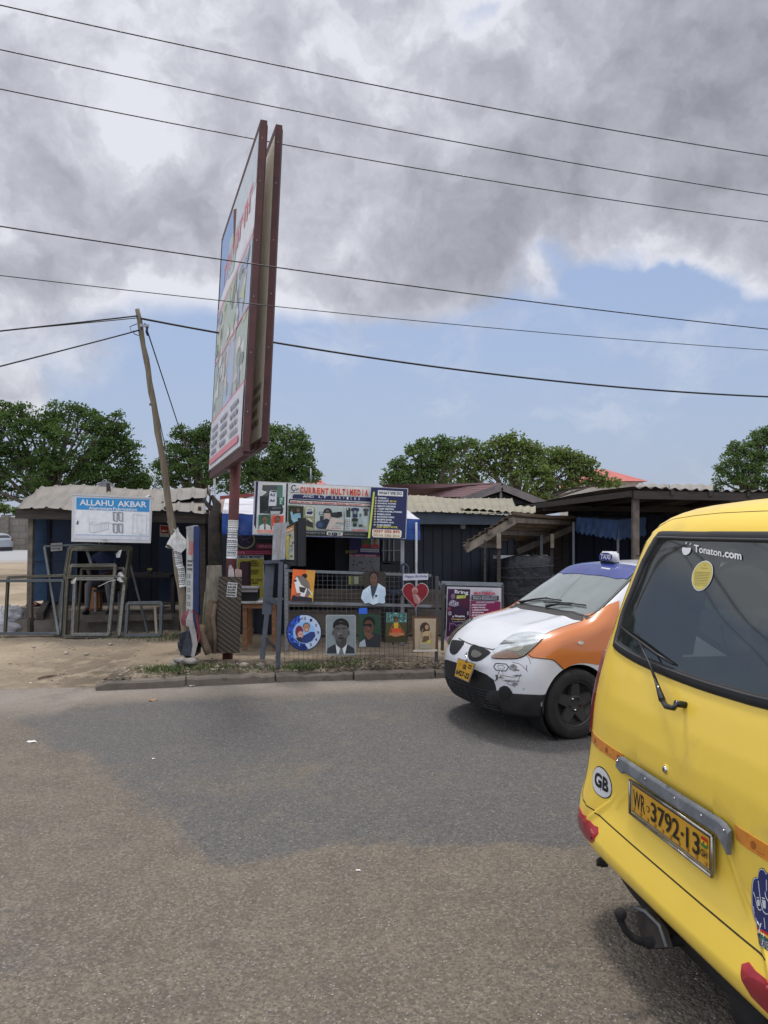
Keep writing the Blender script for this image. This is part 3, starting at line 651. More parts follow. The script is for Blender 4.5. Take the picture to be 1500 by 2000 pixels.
mb = MB(); pb = Vector((BB_.x, BB_.y, .05)); ptop = P(452, 900, 9.2)+Vector((.06, .1, .6))
pw = .064
mb.tube([pb, ptop], pw, RPL, 20); link(mb, 'post', bb)
mb = MB()
for q in (.06, .5, .93):
    zz_ = Vector((0, 0, 0)); a = c1[0].lerp(c1[1], q).lerp(c1[3].lerp(c1[2], q), .5); b = c2[0].lerp(c2[1], q).lerp(c2[3].lerp(c2[2], q), .5)
    mb.bar(a+sd*.05, b+sd*.05, .06, .06, RST)
mb.bar(c1[0].lerp(c1[3], .08)+sd*.06, c1[0].lerp(c1[3], .92)+sd*.06, .07, .07, RST); mb.bar(c2[0].lerp(c2[3], .08)+sd*.02, c2[0].lerp(c2[3], .92)+sd*.02, .1, .07, RST)
mb.tube([ptop-Vector((0, 0, .4)), ptop.xy.to_3d()+Vector((0, 0, 5.7))], .055, RPL, 16)
link(mb, 'cross_brace', bb)
# papers pasted round the post
def wrap(cpt, ax, r, w0, w1, h, c, name, parent, rows=8, ink='404040', n=10):
    "paper bent round a post; w0..w1 are angles, cpt its lower centre on the axis"
    Z = Vector(ax).normalized(); X = Vector((1, 0, 0)); X = (X-Z*X.dot(Z)).normalized(); Yv = Z.cross(X)
    f = lambda u, v, o=0: Vector(cpt)+Z*((1-v)*h)+(X*math.cos(w0+(w1-w0)*u)+Yv*math.sin(w0+(w1-w0)*u))*(r+.003+o)
    A = Art(f, step=.0012); A.lay = 0
    for i in range(n): A.add([f(i/n, 0), f((i+1)/n, 0), f((i+1)/n, 1), f(i/n, 1)], [(0, 1, 2, 3)], pc(c), True)
    rr = random.Random(int(h*1000)); mt = pc(ink); A.lay = 1
    for r_ in range(rows):
        v = .08+.86*r_/rows; hh = .86/rows*(.5 if r_ % 3 else .75); u = .08+rr.uniform(0, .1)
        while u < .85:
            w_ = rr.uniform(.04, .15); A.add([A.at(u, v), A.at(u+w_, v), A.at(u+w_, v+hh), A.at(u, v+hh)], [(0, 1, 2, 3)], mt); u += w_+.03
    return link(A, name, parent)
axp = (ptop-pb).normalized()
def onpost(py, Y=9.2): z = EYE+(HZ-py)/FO*Y; return pb+axp*((z-pb.z)/axp.z)
wrap(onpost(1091), axp, pw, R(195), R(345), (1091-1052)/FO*9.2, 'd8d8d4', 'pasted_notice', bb, 9)
wrap(onpost(1052), axp, pw, R(205), R(345), (1052-1030)/FO*9.2, '70706a', 'pasted_notice', bb, 4, 'd8d8d0')
wrap(onpost(1030), axp, pw, R(215), R(350), (1030-1016)/FO*9.2, 'c4c2ba', 'pasted_notice', bb, 3, '909088')
# --- leaning wooden utility pole
WPL = mat('weathered_pole', (.20, .165, .115), .9, var=.3, scale=9, bump=.6, bscale=14, bdist=.01, dirt=(.09, .075, .055), stretch=(3, 3, .4), damt=.7)
YP = 10.2
up = root('utility_pole', P(366, 1266, YP), 'leaning weathered wooden utility pole with paper notices wrapped around it', 'utility pole')
pts = [P(366, 1266, YP)-Vector((0, 0, .1)), P(357, 1180, YP), P(341, 1060, YP), P(318, 900, YP), P(300, 790, YP), P(285, 700, YP), P(268, 604, YP)]
mb = MB(); pp = []
for i in range(25):
    q = i/24*(len(pts)-1); j = min(int(q), len(pts)-2); pp.append(pts[j].lerp(pts[j+1], q-j)+Vector((.006*math.sin(i*1.7), 0, 0)))
mb.tube(pp, [.057-.024*i/24+.0035*math.sin(i*2.3) for i in range(25)], WPL, 14)
for i, s_ in ((9, -1), (13, 1), (16, -1), (6, 1)): mb.ball(pp[i]+Vector((s_*.045, -.01, 0)), .02, WPL, 5)
link(mb, 'pole_shaft', up)
ax1 = (pts[2]-pts[1]).normalized()
wrap(P(357, 1146, YP), ax1, .056, R(190), R(350), .28, 'c9c9c6', 'pasted_notice', up, 9, '505050')
wrap(P(350, 1106, YP), ax1, .055, R(190), R(350), .23, 'cfcfcc', 'pasted_notice', up, 8, '585858')
mb = MB(); c = P(344, 1045, YP-.02); PAP = mat('crumpled_paper', (.58, .57, .54), .8, var=.15, scale=15, bump=.4, bscale=20)
rg = [Vector((math.cos(a)*.155+.02, math.sin(a)*.12, -.17+.05*math.sin(a*2+1)+.03*math.cos(a*3))) for a in [k/12*6.283 for k in range(12)]]
mb.add([c+Vector((.035*math.cos(k/12*6.283), .04*math.sin(k/12*6.283), .04+.02*math.sin(k*2.3))) for k in range(12)]+[c+r_ for r_ in rg], [(k, (k+1) % 12, 12+(k+1) % 12, 12+k) for k in range(12)], PAP)
mb.add([c+Vector((0, -.02, .0)), c+Vector((-.03, -.03, .10)), c+Vector((.0, -.035, .07)), c+Vector((.03, -.03, .11)), c+Vector((.05, -.03, .06))], [(0, 1, 2), (0, 2, 3), (0, 3, 4)], PAP)
mb.tube([c+rg[4]*.99, c+rg[5]*1.02, c+rg[6]*1.0], .012, PAP, 6); link(mb, 'torn_paper_cone', up)
IRN = mat('galvanised', (.32, .33, .34), .5, .6, var=.15)
BLKP = mat('black_cable', (.018, .018, .02), .6, var=.1)
mb = MB(); tp = P(272, 625, YP); mb.bar(tp+Vector((.02, -.03, -.08)), tp+Vector((.14, -.03, -.09)), .02, .04, IRN)
mb.tube([tp+Vector((.12, -.03, -.1)), tp+Vector((.11, -.03, -.17)), tp+Vector((.13, -.03, -.22))], .018, BLKP, 6)
mb.tube([tp+Vector((-.02, -.03, -.06)), tp+Vector((-.12, -.03, -.1)), tp+Vector((-.1, -.03, -.17)), tp+Vector((.0, -.04, -.15))], .006, BLKP, 5)
mb.tube([tp+Vector((-.07, -.03, -.15)), tp+Vector((-.06, -.03, -.2)), tp+Vector((.0, -.03, -.22))], .006, BLKP, 5)
link(mb, 'insulator_bracket', up)
mb = MB(); mb.cable(P(276, 640, YP-.04), P(322, 870, YP+.8), .03, .007, BLKP); mb.cable(P(322, 870, YP+.8), P(331, 935, YP+2.6), 0, .006, BLKP); link(mb, 'down_cable', up)
# --- overhead lines
def wire(name, label, pts3, r, sag=0.0):
    mb = MB()
    a, b = Vector(pts3[0]), Vector(pts3[1]); d = b-a
    up_ = Vector((0, 0, sag*.655)); mb.cable(a-d*.35+up_, b+d*.35+up_, sag, r, BLKP, 40, 5); tag(link(mb, name), label, 'wire', 'overhead wires above the road')
def hw(ly, ry, Yl, Yr, r, label, sag=.05):
    wire('overhead_wire', label, (P(0, ly, Yl), P(1500, ry, Yr)), r, sag)
hw(10, 305, 10, 14, .0092, 'highest overhead wire across the top of the sky', .30)
hw(97, 381, 10, 14, .0085, 'second overhead wire from the top', .28)
hw(174, 433, 10, 14, .0085, 'third overhead wire, passing behind the top of the billboard', .34)
hw(442, 643, 5.6, 7.8, .0055, 'fourth overhead wire, crossing in front of the billboard panels', .12)
hw(538, 684, 5.8, 8.2, .0038, 'thin fifth overhead wire, crossing low in front of the billboard', .13)
def svc(label, a, b, r, sag):
    mb = MB(); mb.cable(a, b, sag, r, BLKP, 30, 6); tag(link(mb, 'service_cable'), label, 'cable', 'service cables fixed to the utility pole')
tpp = P(275, 622, YP-.05)
svc('thick black cable leaving the wooden pole top to the right behind the billboard', tpp, P(1600, 778, 13), .014, .22)
svc('black cable reaching the wooden pole top from the left edge', P(-900, 735, 7.5), P(268, 617, YP-.04), .010, .02)
svc('thinner black cable just under the upper left cable of the wooden pole', P(-900, 715, 7.9), P(268, 621, YP-.04), .006, .03)
svc('lower black cable sloping down from the wooden pole to the left edge', P(-900, 930, 6.2), P(272, 645, YP-.04), .009, .03)
svc('thin stay cable dropping steeply from the wooden pole top towards the trees', P(283, 632, YP-.04), P(352, 842, 14), .010, .0)
# ============================================================ LEFT WORKSHOP
WD = mat('old_dark_timber', (.055, .045, .038), .9, var=.35, scale=8, bump=.5, bscale=30, stretch=(.5, 4, 6))
WG = mat('grey_timber', (.15, .125, .10), .9, var=.3, scale=8, bump=.5, bscale=30)
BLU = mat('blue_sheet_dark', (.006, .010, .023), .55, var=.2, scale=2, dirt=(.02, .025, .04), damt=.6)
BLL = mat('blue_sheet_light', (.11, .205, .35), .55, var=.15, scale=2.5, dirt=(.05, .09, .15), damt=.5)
SLB = mat('old_concrete', (.135, .115, .095), .95, var=.3, scale=3, bump=.5, bscale=25, dirt=(.06, .05, .04), damt=.8)
def corr(name, parent, c4, mt, n, amp, waves, sag=.02, th=.004, rows=6, seed=1, jag=.03, smooth=True, rib=False):
    "corrugated roof sheet over four corners FL, FR, BR, BL"
    FL, FR, BR, BL_ = map(Vector, c4); rr = random.Random(seed); nrm = (FR-FL).cross(BL_-FL).normalized()
    if nrm.z < 0: nrm = -nrm
    vs = []; jx = [rr.uniform(-jag, jag) for _ in range(n+1)]
    for j in range(rows+1):
        for i in range(n+1):
            u = i/n; v = j/rows; p = (FL.lerp(FR, u)).lerp(BL_.lerp(BR, u), v)
            p += nrm*((amp*math.cos(u*waves*2*math.pi) if not rib else amp*2*max(0, math.cos(u*waves*2*math.pi))**5)+sag*mnoise.noise(p*1.1+Vector((seed, 0, 0))))
            if j == 0: p -= (BL_-FL).normalized()*jx[(i//6)*6 % (n+1)]
            vs.append(p)
    N = len(vs); fs = [(j*(n+1)+i, j*(n+1)+i+1, (j+1)*(n+1)+i+1, (j+1)*(n+1)+i) for j in range(rows) for i in range(n)]
    mb = MB(); mb.add(vs+[v-nrm*th for v in vs], fs+[tuple(N+k for k in f[::-1]) for f in fs], mt, smooth)
    bd = [(i, i+1) for i in range(n)]+[(rows*(n+1)+i+1, rows*(n+1)+i) for i in range(n)]
    mb.add([vs[a] for e in bd for a in e]+[vs[a]-nrm*th for e in bd for a in e], [(2*k, 2*k+1, len(bd)*2+2*k+1, len(bd)*2+2*k) for k in range(len(bd))], mt)
    return link(mb, name, parent)
ROOFG = mat('grey_roof_sheet', (.185, .168, .145), .65, var=.15, scale=2, dirt=(.15, .12, .09), dscale=1.6, damt=.6)
sh = root('workshop', P(217, 1240, 12.6).xy.to_3d(), 'open blue workshop with a buckled grey metal roof and dark timber fascia', 'workshop')
FLc, FRc = P(34, 992, 11.3), P(402, 1000, 11.3)
corr('roof', sh, (FLc, FRc, P(404, 962, 13.6), P(72, 957, 13.6)), ROOFG, 160, .014, 13, sag=.08, jag=.04, seed=3, rib=True)
corr('roof', sh, (P(62, 978, 12.3)+Vector((0, 0, .05)), P(404, 984, 12.3)+Vector((0, 0, .05)), P(404, 960, 13.9)+Vector((0, 0, .03)), P(85, 956, 13.9)+Vector((0, 0, .03))), ROOFG, 160, .014, 12, sag=.10, seed=5, rib=True)
mb = MB()
mb.bar(P(33, 1003, 11.42), P(402, 1013, 11.42), .05, .15, WD); mb.bar(P(33, 1003, 11.45), P(72, 990, 14.4), .05, .15, WD); mb.bar(P(402, 1013, 11.45), P(402, 1008, 14.4), .05, .15, WD)
for k in range(6): px = 60+k*66; mb.bar(P(px, 996, 11.5), P(px, 985, 14.3), .05, .09, WD)
link(mb, 'roof_beam', sh)
def wallq(name, parent, a, b, z0, z1, mt, th=.06, ribs=0):
    a = Vector((a[0], a[1], z0)); b = Vector((b[0], b[1], z0)); mb = MB(); c = (a+b)/2; d = b-a
    ang = math.atan2(d.y, d.x); mb.box((c.x, c.y, (z0+z1)/2), (d.length, th, z1-z0), mt, rz=ang)
    nrm = Vector((d.y, -d.x, 0)).normalized()
    for k in range(ribs):
        p = a.lerp(b, (k+.5)/ribs)+nrm*(th/2+.007); mb.box((p.x, p.y, (z0+z1)/2), (.035, .018, z1-z0-.02), mt, rz=ang)
    return link(mb, name, parent)
Xp = lambda px, Y: (px-750)/FO*Y
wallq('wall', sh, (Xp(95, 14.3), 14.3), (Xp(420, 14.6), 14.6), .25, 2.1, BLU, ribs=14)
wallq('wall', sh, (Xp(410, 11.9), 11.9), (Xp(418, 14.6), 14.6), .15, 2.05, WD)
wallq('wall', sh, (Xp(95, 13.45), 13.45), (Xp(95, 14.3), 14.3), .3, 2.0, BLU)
mb = MB(); YF = 11.35
pf = [Vector((Xp(66, YF), YF, .30)), Vector((Xp(350, 11.9), 11.9, .30)), Vector((Xp(400, 14.7), 14.7, .30)), Vector((Xp(95, 14.7), 14.7, .30))]
mb.prism([(p.x, p.y, .0) for p in pf], (0, 0, .30), SLB); link(mb, 'floor_slab', sh)
mb = MB(); mb.bar((Xp(78, 11.5), 11.5, .36), (Xp(94, 14.0), 14.0, .36), .10, .12, WD); mb.bar((Xp(185, 11.7), 11.4, .33), (Xp(345, 12), 11.75, .33), .14, .08, SLB); link(mb, 'floor_edge', sh)
mb = MB(); mb.bar((Xp(58, 11.6), 11.6, .2), (Xp(62, 11.6), 11.6, 2.0), .075, .075, WG); mb.box((Xp(50, 11.6), 11.55, .20), (.26, .24, .26), SLB, bev=.02); link(mb, 'post', sh)
mb = MB(); mb.bar((Xp(398, 11.6), 11.6, .1), (Xp(396, 11.6), 11.6, 2.0), .09, .09, WD); link(mb, 'post', sh)
# blue sheet doors
def sheetdoor(pa, pb_, ztop, zbot, mt, rows, label):
    f = vplane(pa[0], pa[1], pb_[0], pb_[1]); mb = MB(); A0 = f(pa[0], 1000); A0.z = 0; B0 = f(pb_[0], 1000); B0.z = 0
    nn = f.n; d = (B0-A0)
    q = [A0+Vector((0, 0, zbot)), B0+Vector((0, 0, zbot)), B0+Vector((0, 0, ztop)), A0+Vector((0, 0, ztop))]
    mb.prism(q, -nn*.01, mt)
    for k in range(rows+1):
        z = zbot+(ztop-zbot)*k/rows; mb.bar(A0+Vector((0, 0, z))+nn*.015, B0+Vector((0, 0, z))+nn*.015, .03, .03, mt)
        if k < rows:
            a = A0.lerp(B0, .05)+Vector((0, 0, z+.02)); b = A0.lerp(B0, .95)+Vector((0, 0, z+(ztop-zbot)/rows-.02))
            if k % 2: a.z, b.z = b.z, a.z
            mb.bar(a+nn*.003, b+nn*.003, .006, .008, mt)
    for e in (A0, B0, ): mb.bar(e+Vector((0, 0, zbot))+nn*.018, e+Vector((0, 0, ztop))+nn*.018, .03, .03, mt, up=(0, 1, 0))
    o = link(mb, 'sheet_door', sh)
    if label: o['label'] = label
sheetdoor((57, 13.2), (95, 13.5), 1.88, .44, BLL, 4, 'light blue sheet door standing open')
sheetdoor((97, 13.5), (150, 13.6), 1.9, .40, mat('blue_sheet_mid', (.018, .036, .078), .55, var=.2, scale=2), 4, 'darker blue sheet door panel')
f = vplane(97, 13.48, 150, 13.58); A = Art(f, 97, 1060, 1); A.lay = 6; A.poly([(2, 1), (25, 0), (25, 15), (2, 17)], 'a9a9a4'); A.scrib(5, 4, 22, 14, 2, '505860'); link(A, 'notice', sh)
f = vplane(310, 13.6, 340, 13.6); mb = MB()
mb.prism([f(310, 1015), f(338, 1015), f(338, 1175), f(310, 1175)], (0, .04, 0), mat('blue_sheet_mid', (.018, .036, .078)))
link(mb, 'side_panel', sh)
A = Art(f, 0, 0, 1); A.lay = 3; A.poly([(312, 1025), (330, 1026), (330, 1049), (312, 1048)], 'b0a8a0'); A.poly([(314, 1027), (329, 1028), (329, 1042), (314, 1041)], 'a02020'); A.scrib(316, 1034, 328, 1040, 1, 'd8c8c0'); link(A, 'notice', sh)
# workbench
wb = root('workbench', (Xp(285, 12.9), 12.9, .3), 'long dark timber workbench inside the blue workshop', 'workbench')
mb = MB(); mb.box((Xp(285, 12.9), 12.9, .92), (1.05, .7, .05), WD, bev=.008); link(mb, 'top', wb)
for px, Y in ((238, 12.65), (338, 12.65), (240, 13.2), (338, 13.2)):
    mb = MB(); mb.box((Xp(px, Y), Y, .6), (.06, .06, .6), WD); link(mb, 'leg', wb)
mb = MB(); mb.box((Xp(292, 12.7), 12.7, .99), (.09, .07, .05), mat('tool_dark', (.03, .03, .03), .5), bev=.01); mb.box((Xp(293, 12.7), 12.7, 1.03), (.085, .06, .03), mat('tool_yellow', (.45, .38, .08), .5), bev=.008)
mb.tube([(Xp(296, 12.7), 12.7, 1.04), (Xp(296, 12.7), 12.7, 1.08)], .012, mat('tool_dark', (.03, .03, .03))); tag(link(mb, 'power_tool'), 'small black and yellow tool lying on the workbench', 'tool')
# jerrycan
jc = root('jerrycan', (Xp(183, 12.9), 12.9, .3), 'orange plastic jerrycan standing on the workshop floor', 'jerrycan'); JO = mat('orange_plastic', (.36, .16, .06), .5, var=.15)
mb = MB(); mb.box((Xp(183, 12.9), 12.9, .56), (.26, .2, .5), JO, bev=.035); link(mb, 'container', jc); mb = MB(); mb.tube([(Xp(183, 12.9)-.08, 12.9, .8), (Xp(183, 12.9)-.06, 12.9, .87), (Xp(183, 12.9)+.04, 12.9, .87), (Xp(183, 12.9)+.05, 12.9, .8)], .015, JO); link(mb, 'handle', jc)
mb = MB(); mb.tube([(Xp(183, 12.9)+.09, 12.9, .80), (Xp(183, 12.9)+.09, 12.9, .85)], .025, mat('cap_red', (.3, .04, .03))); link(mb, 'cap', jc)
# sandals
mb = MB(); SD = mat('brown_leather', (.14, .05, .035), .6)
for q in (0, 1):
    x = Xp(64+q*9, 13.6); mb.box((x, 13.6+q*.1, .325), (.12, .25, .03), SD, rz=1.2+q*.2, bev=.012); mb.tube([(x-.06, 13.55, .33), (x-.02, 13.52, .39), (x+.05, 13.58, .34)], .014, SD, 6)
mb.box((Xp(68, 13.6), 13.62, .15), (.5, .5, .3), SLB); tag(link(mb, 'sandals'), 'pair of brown sandals on a step below the light blue door', 'sandals')
# seated worker
def limb(mb, pts, rs, mt, n=12):
    P_ = [Vector(p) for p in pts]; q = []; r = []
    for i in range(len(P_)-1):
        for k in range(6):
            s_ = k/6; q.append(P_[i].lerp(P_[i+1], s_)); r.append(rs[i]+(rs[i+1]-rs[i])*s_)
    q.append(P_[-1]); r.append(rs[-1]); 
    for _ in range(2): q = [q[0]]+[(q[i-1]+q[i]*2+q[i+1])/4 for i in range(1, len(q)-1)]+[q[-1]]
    mb.tube(q, r, mt, n)
SK = mat('dark_skin', (.085, .045, .028), .5, var=.1); TR = mat('grey_trousers', (.13, .13, .14), .9, var=.2, bump=.4); SHT = mat('navy_shirt', (.02, .028, .07), .9, var=.2, bump=.4)
cx, cy, z0 = Xp(206, 12.75), 12.75, .3
pr = root('person', (cx, cy, z0), 'seated worker in navy shirt and grey trousers, half hidden behind the leaning frames', 'person')
sk = bpy.data.meshes.new('body'); 
V = [(0, .12, .50), (0, .10, .62), (0, .03, .80), (0, -.02, .95), (0, -.06, 1.04), (0, -.09, 1.12), (0, -.11, 1.22),
     (-.17, .0, .93), (-.25, -.12, .72), (-.13, -.34, .66), (-.10, -.42, .65), (.17, .0, .93), (.25, -.12, .72), (.13, -.34, .66), (.10, -.42, .65),
     (-.10, .08, .49), (-.15, -.34, .50), (-.16, -.38, .10), (-.16, -.50, .04), (.10, .08, .49), (.17, -.34, .50), (.20, -.30, .10), (.20, -.42, .04)]
E = [(0, 1), (1, 2), (2, 3), (3, 4), (4, 5), (5, 6), (3, 7), (7, 8), (8, 9), (9, 10), (3, 11), (11, 12), (12, 13), (13, 14), (0, 15), (15, 16), (16, 17), (17, 18), (0, 19), (19, 20), (20, 21), (21, 22)]
rad = [.15, .13, .14, .13, .055, .085, .075, .07, .045, .034, .03, .07, .045, .034, .03, .10, .065, .042, .035, .10, .065, .042, .035]
sk.from_pydata(V, E, []); ob = bpy.data.objects.new('tmp', sk); COL.objects.link(ob)
md = ob.modifiers.new('s', 'SKIN'); sv = sk.skin_vertices[0].data if sk.skin_vertices else None
if sv is None:
    bmx = bmesh.new(); bmx.from_mesh(sk); bmx.verts.layers.skin.verify(); bmx.to_mesh(sk); bmx.free(); sv = sk.skin_vertices[0].data
for i, r in enumerate(rad): sv[i].radius = (r, r); sv[i].use_root = (i == 0)
md2 = ob.modifiers.new('u', 'SUBSURF'); md2.levels = 2; md2.render_levels = 2
dg = bpy.context.evaluated_depsgraph_get(); me = bpy.data.meshes.new_from_object(ob.evaluated_get(dg)); bpy.data.objects.remove(ob)
me.materials.clear(); [me.materials.append(x) for x in (SK, TR, SHT)]
for p in me.polygons:
    z = p.center.z; y = p.center.y; x = abs(p.center.x)
    p.material_index = 2 if (z > .56 and z < 1.03 and y > -.25) else (1 if (z > .1 and z <= .58) else 0); p.use_smooth = True
me.name = 'body'; o = bpy.data.objects.new('body', me); COL.objects.link(o); o.parent = pr; BASE[o.name] = Vector(BASE[pr.name])
hd = Vector((cx, cy-.10, z0+1.17))
mb = MB(); mb.ball(hd+Vector((0, .012, .03)), .098, mat('black_hair', (.012, .011, .01), .9), 10, (.9, 1.05, 1.05)); link(mb, 'hair', pr)
mb = MB(); mb.ball(hd+Vector((0, -.035, -.015)), .085, SK, 10, (.85, .95, 1.15)); mb.ball(hd+Vector((0, -.12, -.02)), .015, SK, 5, (1, 1, 1.4))
for q in (-1, 1): mb.ball(hd+Vector((q*.078, .0, -.01)), .018, SK, 5, (.5, 1, 1.4)); mb.ball(hd+Vector((q*.03, -.107, .01)), .009, mat('eye', (.5, .48, .45), .3), 5)
link(mb, 'face', pr)
for q in (-1, 1):
    mb = MB(); hb = Vector((cx+q*.095, cy-.44, z0+.65)); mb.ball(hb, .035, SK, 6, (.9, 1.2, .55))
    for k in range(4): f0 = hb+Vector((-.022+.015*k, -.03, 0)); L = (.055, .065, .06, .048)[k]; mb.tube([f0, f0+Vector((0, -L*.55, -.008)), f0+Vector((0, -L*.9, -.03))], [.0085, .008, .006], SK, 6)
    mb.tube([hb+Vector((-q*.03, .005, 0)), hb+Vector((-q*.05, -.02, -.01)), hb+Vector((-q*.052, -.045, -.015))], [.01, .0095, .007], SK, 6); link(mb, 'hand', pr)
    mb = MB(); fx = (-.16, .20)[q > 0]; fy = (-.44, -.36)[q > 0]; mb.ball((cx+fx, cy+fy, z0+.035), .05, mat('black_shoe', (.015, .014, .014), .5), 8, (.95, 2.5, .75)); link(mb, 'shoe', pr)
st_ = root('stool', (cx, cy+.1, z0), 'low metal stool under the seated worker', 'stool'); mb = MB(); mb.box((cx, cy+.08, z0+.36), (.36, .34, .04), WD, bev=.01); link(mb, 'seat', st_)
for a in (-1, 1):
    for b in (-1, 1): mb = MB(); mb.bar((cx+a*.15, cy+.08+b*.14, z0), (cx+a*.15, cy+.08+b*.14, z0+.34), .025, .025, IRN); link(mb, 'leg', st_)
# sign of the aluminium workshop
sg = root('shop_sign', P(217, 1062, 11.0), 'white framed sign with blue heading for aluminium fabrication hanging on the left workshop', 'sign')
f = vplane(140, 11.0, 298, 11.0); A = Art(f, 0, 900, 3.75)
ALW = mat('white_aluminium', (.60, .60, .60), .4, var=.05, dirt=(.4, .38, .34), damt=.4)
A.slab([(528, 245), (1118, 272), (1104, 603), (522, 592)], .13, ALW)
A.lay = 2; A.poly([(548, 262), (1107, 287), (1095, 580), (540, 568)], 'bcbec4')
A.poly([(560, 268), (1095, 285), (1090, 550), (551, 540)], 'c9ccd4')
A.poly([(560, 268), (1095, 285), (1092, 375), (558, 356)], '2f7fb0')
A.text('ALLAHU', 584, 325, 832, 333, 42, 'e8ecf0', .02); A.text('AKBAR', 862, 335, 1074, 341, 42, 'e8ecf0', .02, False); A.text('Aluminium', 650, 357, 820, 362, 23, 'e8ecf0', .02, False); A.text('Fabrication', 828, 363, 1004, 368, 23, 'e8ecf0', .02, False)
for x in (828, 868):
    for y in (376, 462):
        A.line([(x, y), (x+32, y+6), (x+30, y+68), (x+2, y+60), (x, y)], 5, '5c6068', y == 376 and x == 828); A.line([(x+9, y+8), (x+9, y+58)], 3, '74787f', False); A.line([(x+23, y+10), (x+22, y+56)], 2, '8a8e94', False)
A.line([(655, 460), (690, 470), (795, 452), (795, 500), (690, 528), (655, 520), (655, 460)], 2.5, '8e939b'); A.line([(690, 470), (690, 528)], 2, '9a9fa6', False)
for k in range(6): A.line([(704+k*15, 468-k*3), (704+k*15, 522-k*4)], 2, '9aa0a8', False)
A.line([(800, 458), (905, 460)], 2, '8e939b', False)
A.line([(975, 392), (1075, 400), (1070, 540), (970, 532), (975, 392)], 3, 'a0a4aa', False); A.line([(1000, 402), (1040, 400), (1038, 525), (1000, 520), (1000, 402)], 2, 'b0b0a4', False); A.line([(1010, 404), (1010, 520)], 2, 'b4b4a8', False)
A.line([(645, 380), (645, 450), (800, 450)], 2, 'b0b4bc', False)
A.line([(551, 540), (1090, 551)], 2.5, '5a86a8', False)
A.ell(569, 452, 5, 15, '181818', 10); A.line([(556, 463), (568, 458)], 5, '181818', False); A.poly([(735, 582), (780, 574), (785, 588)], '8c8c80')
link(A, 'sign_box', sg)
A = Art(f, 0, 900, 3.75); mb = MB()
for x in (600, 1040): mb.bar(f(x/3.75, 900+300/3.75, -.14), f(x/3.75, 900+300/3.75, -.14)+Vector((0, .35, .1)), .04, .04, IRN)
mb.bar(f(142, 966, -.06), f(298, 973, -.06), .14, .02, ALW)
link(mb, 'bracket', sg)
# things on the roof
mb = MB(); mb.lathe([(0, 0), (.08, .01), (.16, .035), (.21, .06)], Matrix.Translation(P(206, 962, 14)) @ Matrix.Rotation(R(75), 4, 'X') @ Matrix.Rotation(R(0), 4, 'Y'), mat('dish_grey', (.25, .25, .25), .5, .2), 28)
mb.tube([P(206, 962, 14), P(206, 962, 14)-Vector((0, 0, .35))], .02, IRN); tag(link(mb, 'satellite_dish'), 'dull grey satellite dish half hidden behind the workshop roof', 'satellite dish')
mb = MB(); mb.bar(P(211, 963, 13.3), P(211, 944, 13.3), .05, .03, WD); mb.bar(P(213, 950, 13.32), P(214, 962, 13.32), .04, .03, WD); tag(link(mb, 'timber_stub'), 'short timber stub sticking up beside the satellite dish', 'timber')
def antenna(px, y0, y1, Y, label, els=()):
    rt = root('antenna', P(px, y0, Y), label, 'antenna', 'antennas on the roofs'); mb = MB(); mb.tube([P(px, y0, Y), P(px+(1 if els else 0), y1, Y)], .018, IRN, 6); link(mb, 'mast', rt)
    if els:
        mb = MB(); 
        for a, b in els: mb.tube([P(*a, Y), P(*b, Y)], .012, IRN, 5)
        link(mb, 'element', rt)
antenna(302, 965, 925, 14, 'thin antenna mast with bent arms left of the leaning pole', (((300, 960), (314, 948)), ((303, 948), (322, 960)), ((306, 950), (316, 962))))
antenna(607, 950, 915, 16, 'thin tilted antenna rod above the shop sign board')
antenna(408, 968, 948, 14, 'short thin antenna rod above the workshop roof corner')
# ---- aluminium frames
ALB = mat('bronze_aluminium', (.11, .098, .066), .45, .35, var=.15, scale=6, dirt=(.32, .3, .26), dscale=3, damt=.6)
ALG = mat('grey_aluminium', (.105, .115, .115), .45, .3, var=.12, scale=6, dirt=(.3, .3, .29), damt=.4)
FG = 'unglazed aluminium window frames leaning before the workshop'
def wframe(label, TL, TR, BR, BL_, Yt, Yb, w_, mt, d_=.045, top=True, bot=True, left=True, right=True, name='window_frame'):
    rt = root(name, (P(*BL_, Yb)+P(*BR, Yb))/2, label, 'window frame', FG); a, b, c, d2 = P(*TL, Yt), P(*TR, Yt), P(*BR, Yb), P(*BL_, Yb)
    for s_, (p, q, on) in enumerate(((a, b, top), (d2, c, bot), (a, d2, left), (b, c, right))):
        if not on: continue
        mb = MB(); u = (q-p).normalized(); h = s_ < 2
        mb.bar(p, q, (d_ if h else w_), (w_ if h else d_), mt, up=(0, .2, 1) if h else (0, 1, .2), bev=.003)
        n_ = Vector((0, -1, .1)).normalized(); g = .012
        for k in (-.28, .28): 
            o_ = (Vector((0, 0, 1)) if h else Vector((1, 0, 0)))*w_*k+n_*(d_/2+g/2-.003); mb.bar(p+o_+u*.02, q+o_-u*.02, w_*.16 if not h else g, g if not h else w_*.16, mt, up=(0, .2, 1) if h else (0, 1, .2))
        link(mb, 'rail' if h else 'jamb', rt)
    return rt
wframe('tallest bronze window frame at the back of the leaning stack', (136, 1070), (257, 1069), (232, 1241), (108, 1240), 11.55, 11.2, .045, ALB)
wframe('tall bronze frame just in front of the tallest one, slightly narrower', (141, 1074), (253, 1074), (228, 1242), (113, 1241), 11.47, 11.12, .035, ALB)
wframe('middle bronze frame whose top rail sits halfway up the stack', (139, 1105), (226, 1104), (213, 1241), (121, 1241), 11.3, 11.08, .05, ALB)
wframe('second middle bronze frame tucked behind, showing only its top right corner', (160, 1111), (243, 1110), (230, 1240), (150, 1240), 11.42, 11.16, .035, ALB)
wframe('widest front frame of the stack with pale tape on its top rail', (132, 1127), (246, 1127), (231, 1243), (126, 1243), 11.16, 11.0, .05, ALB)
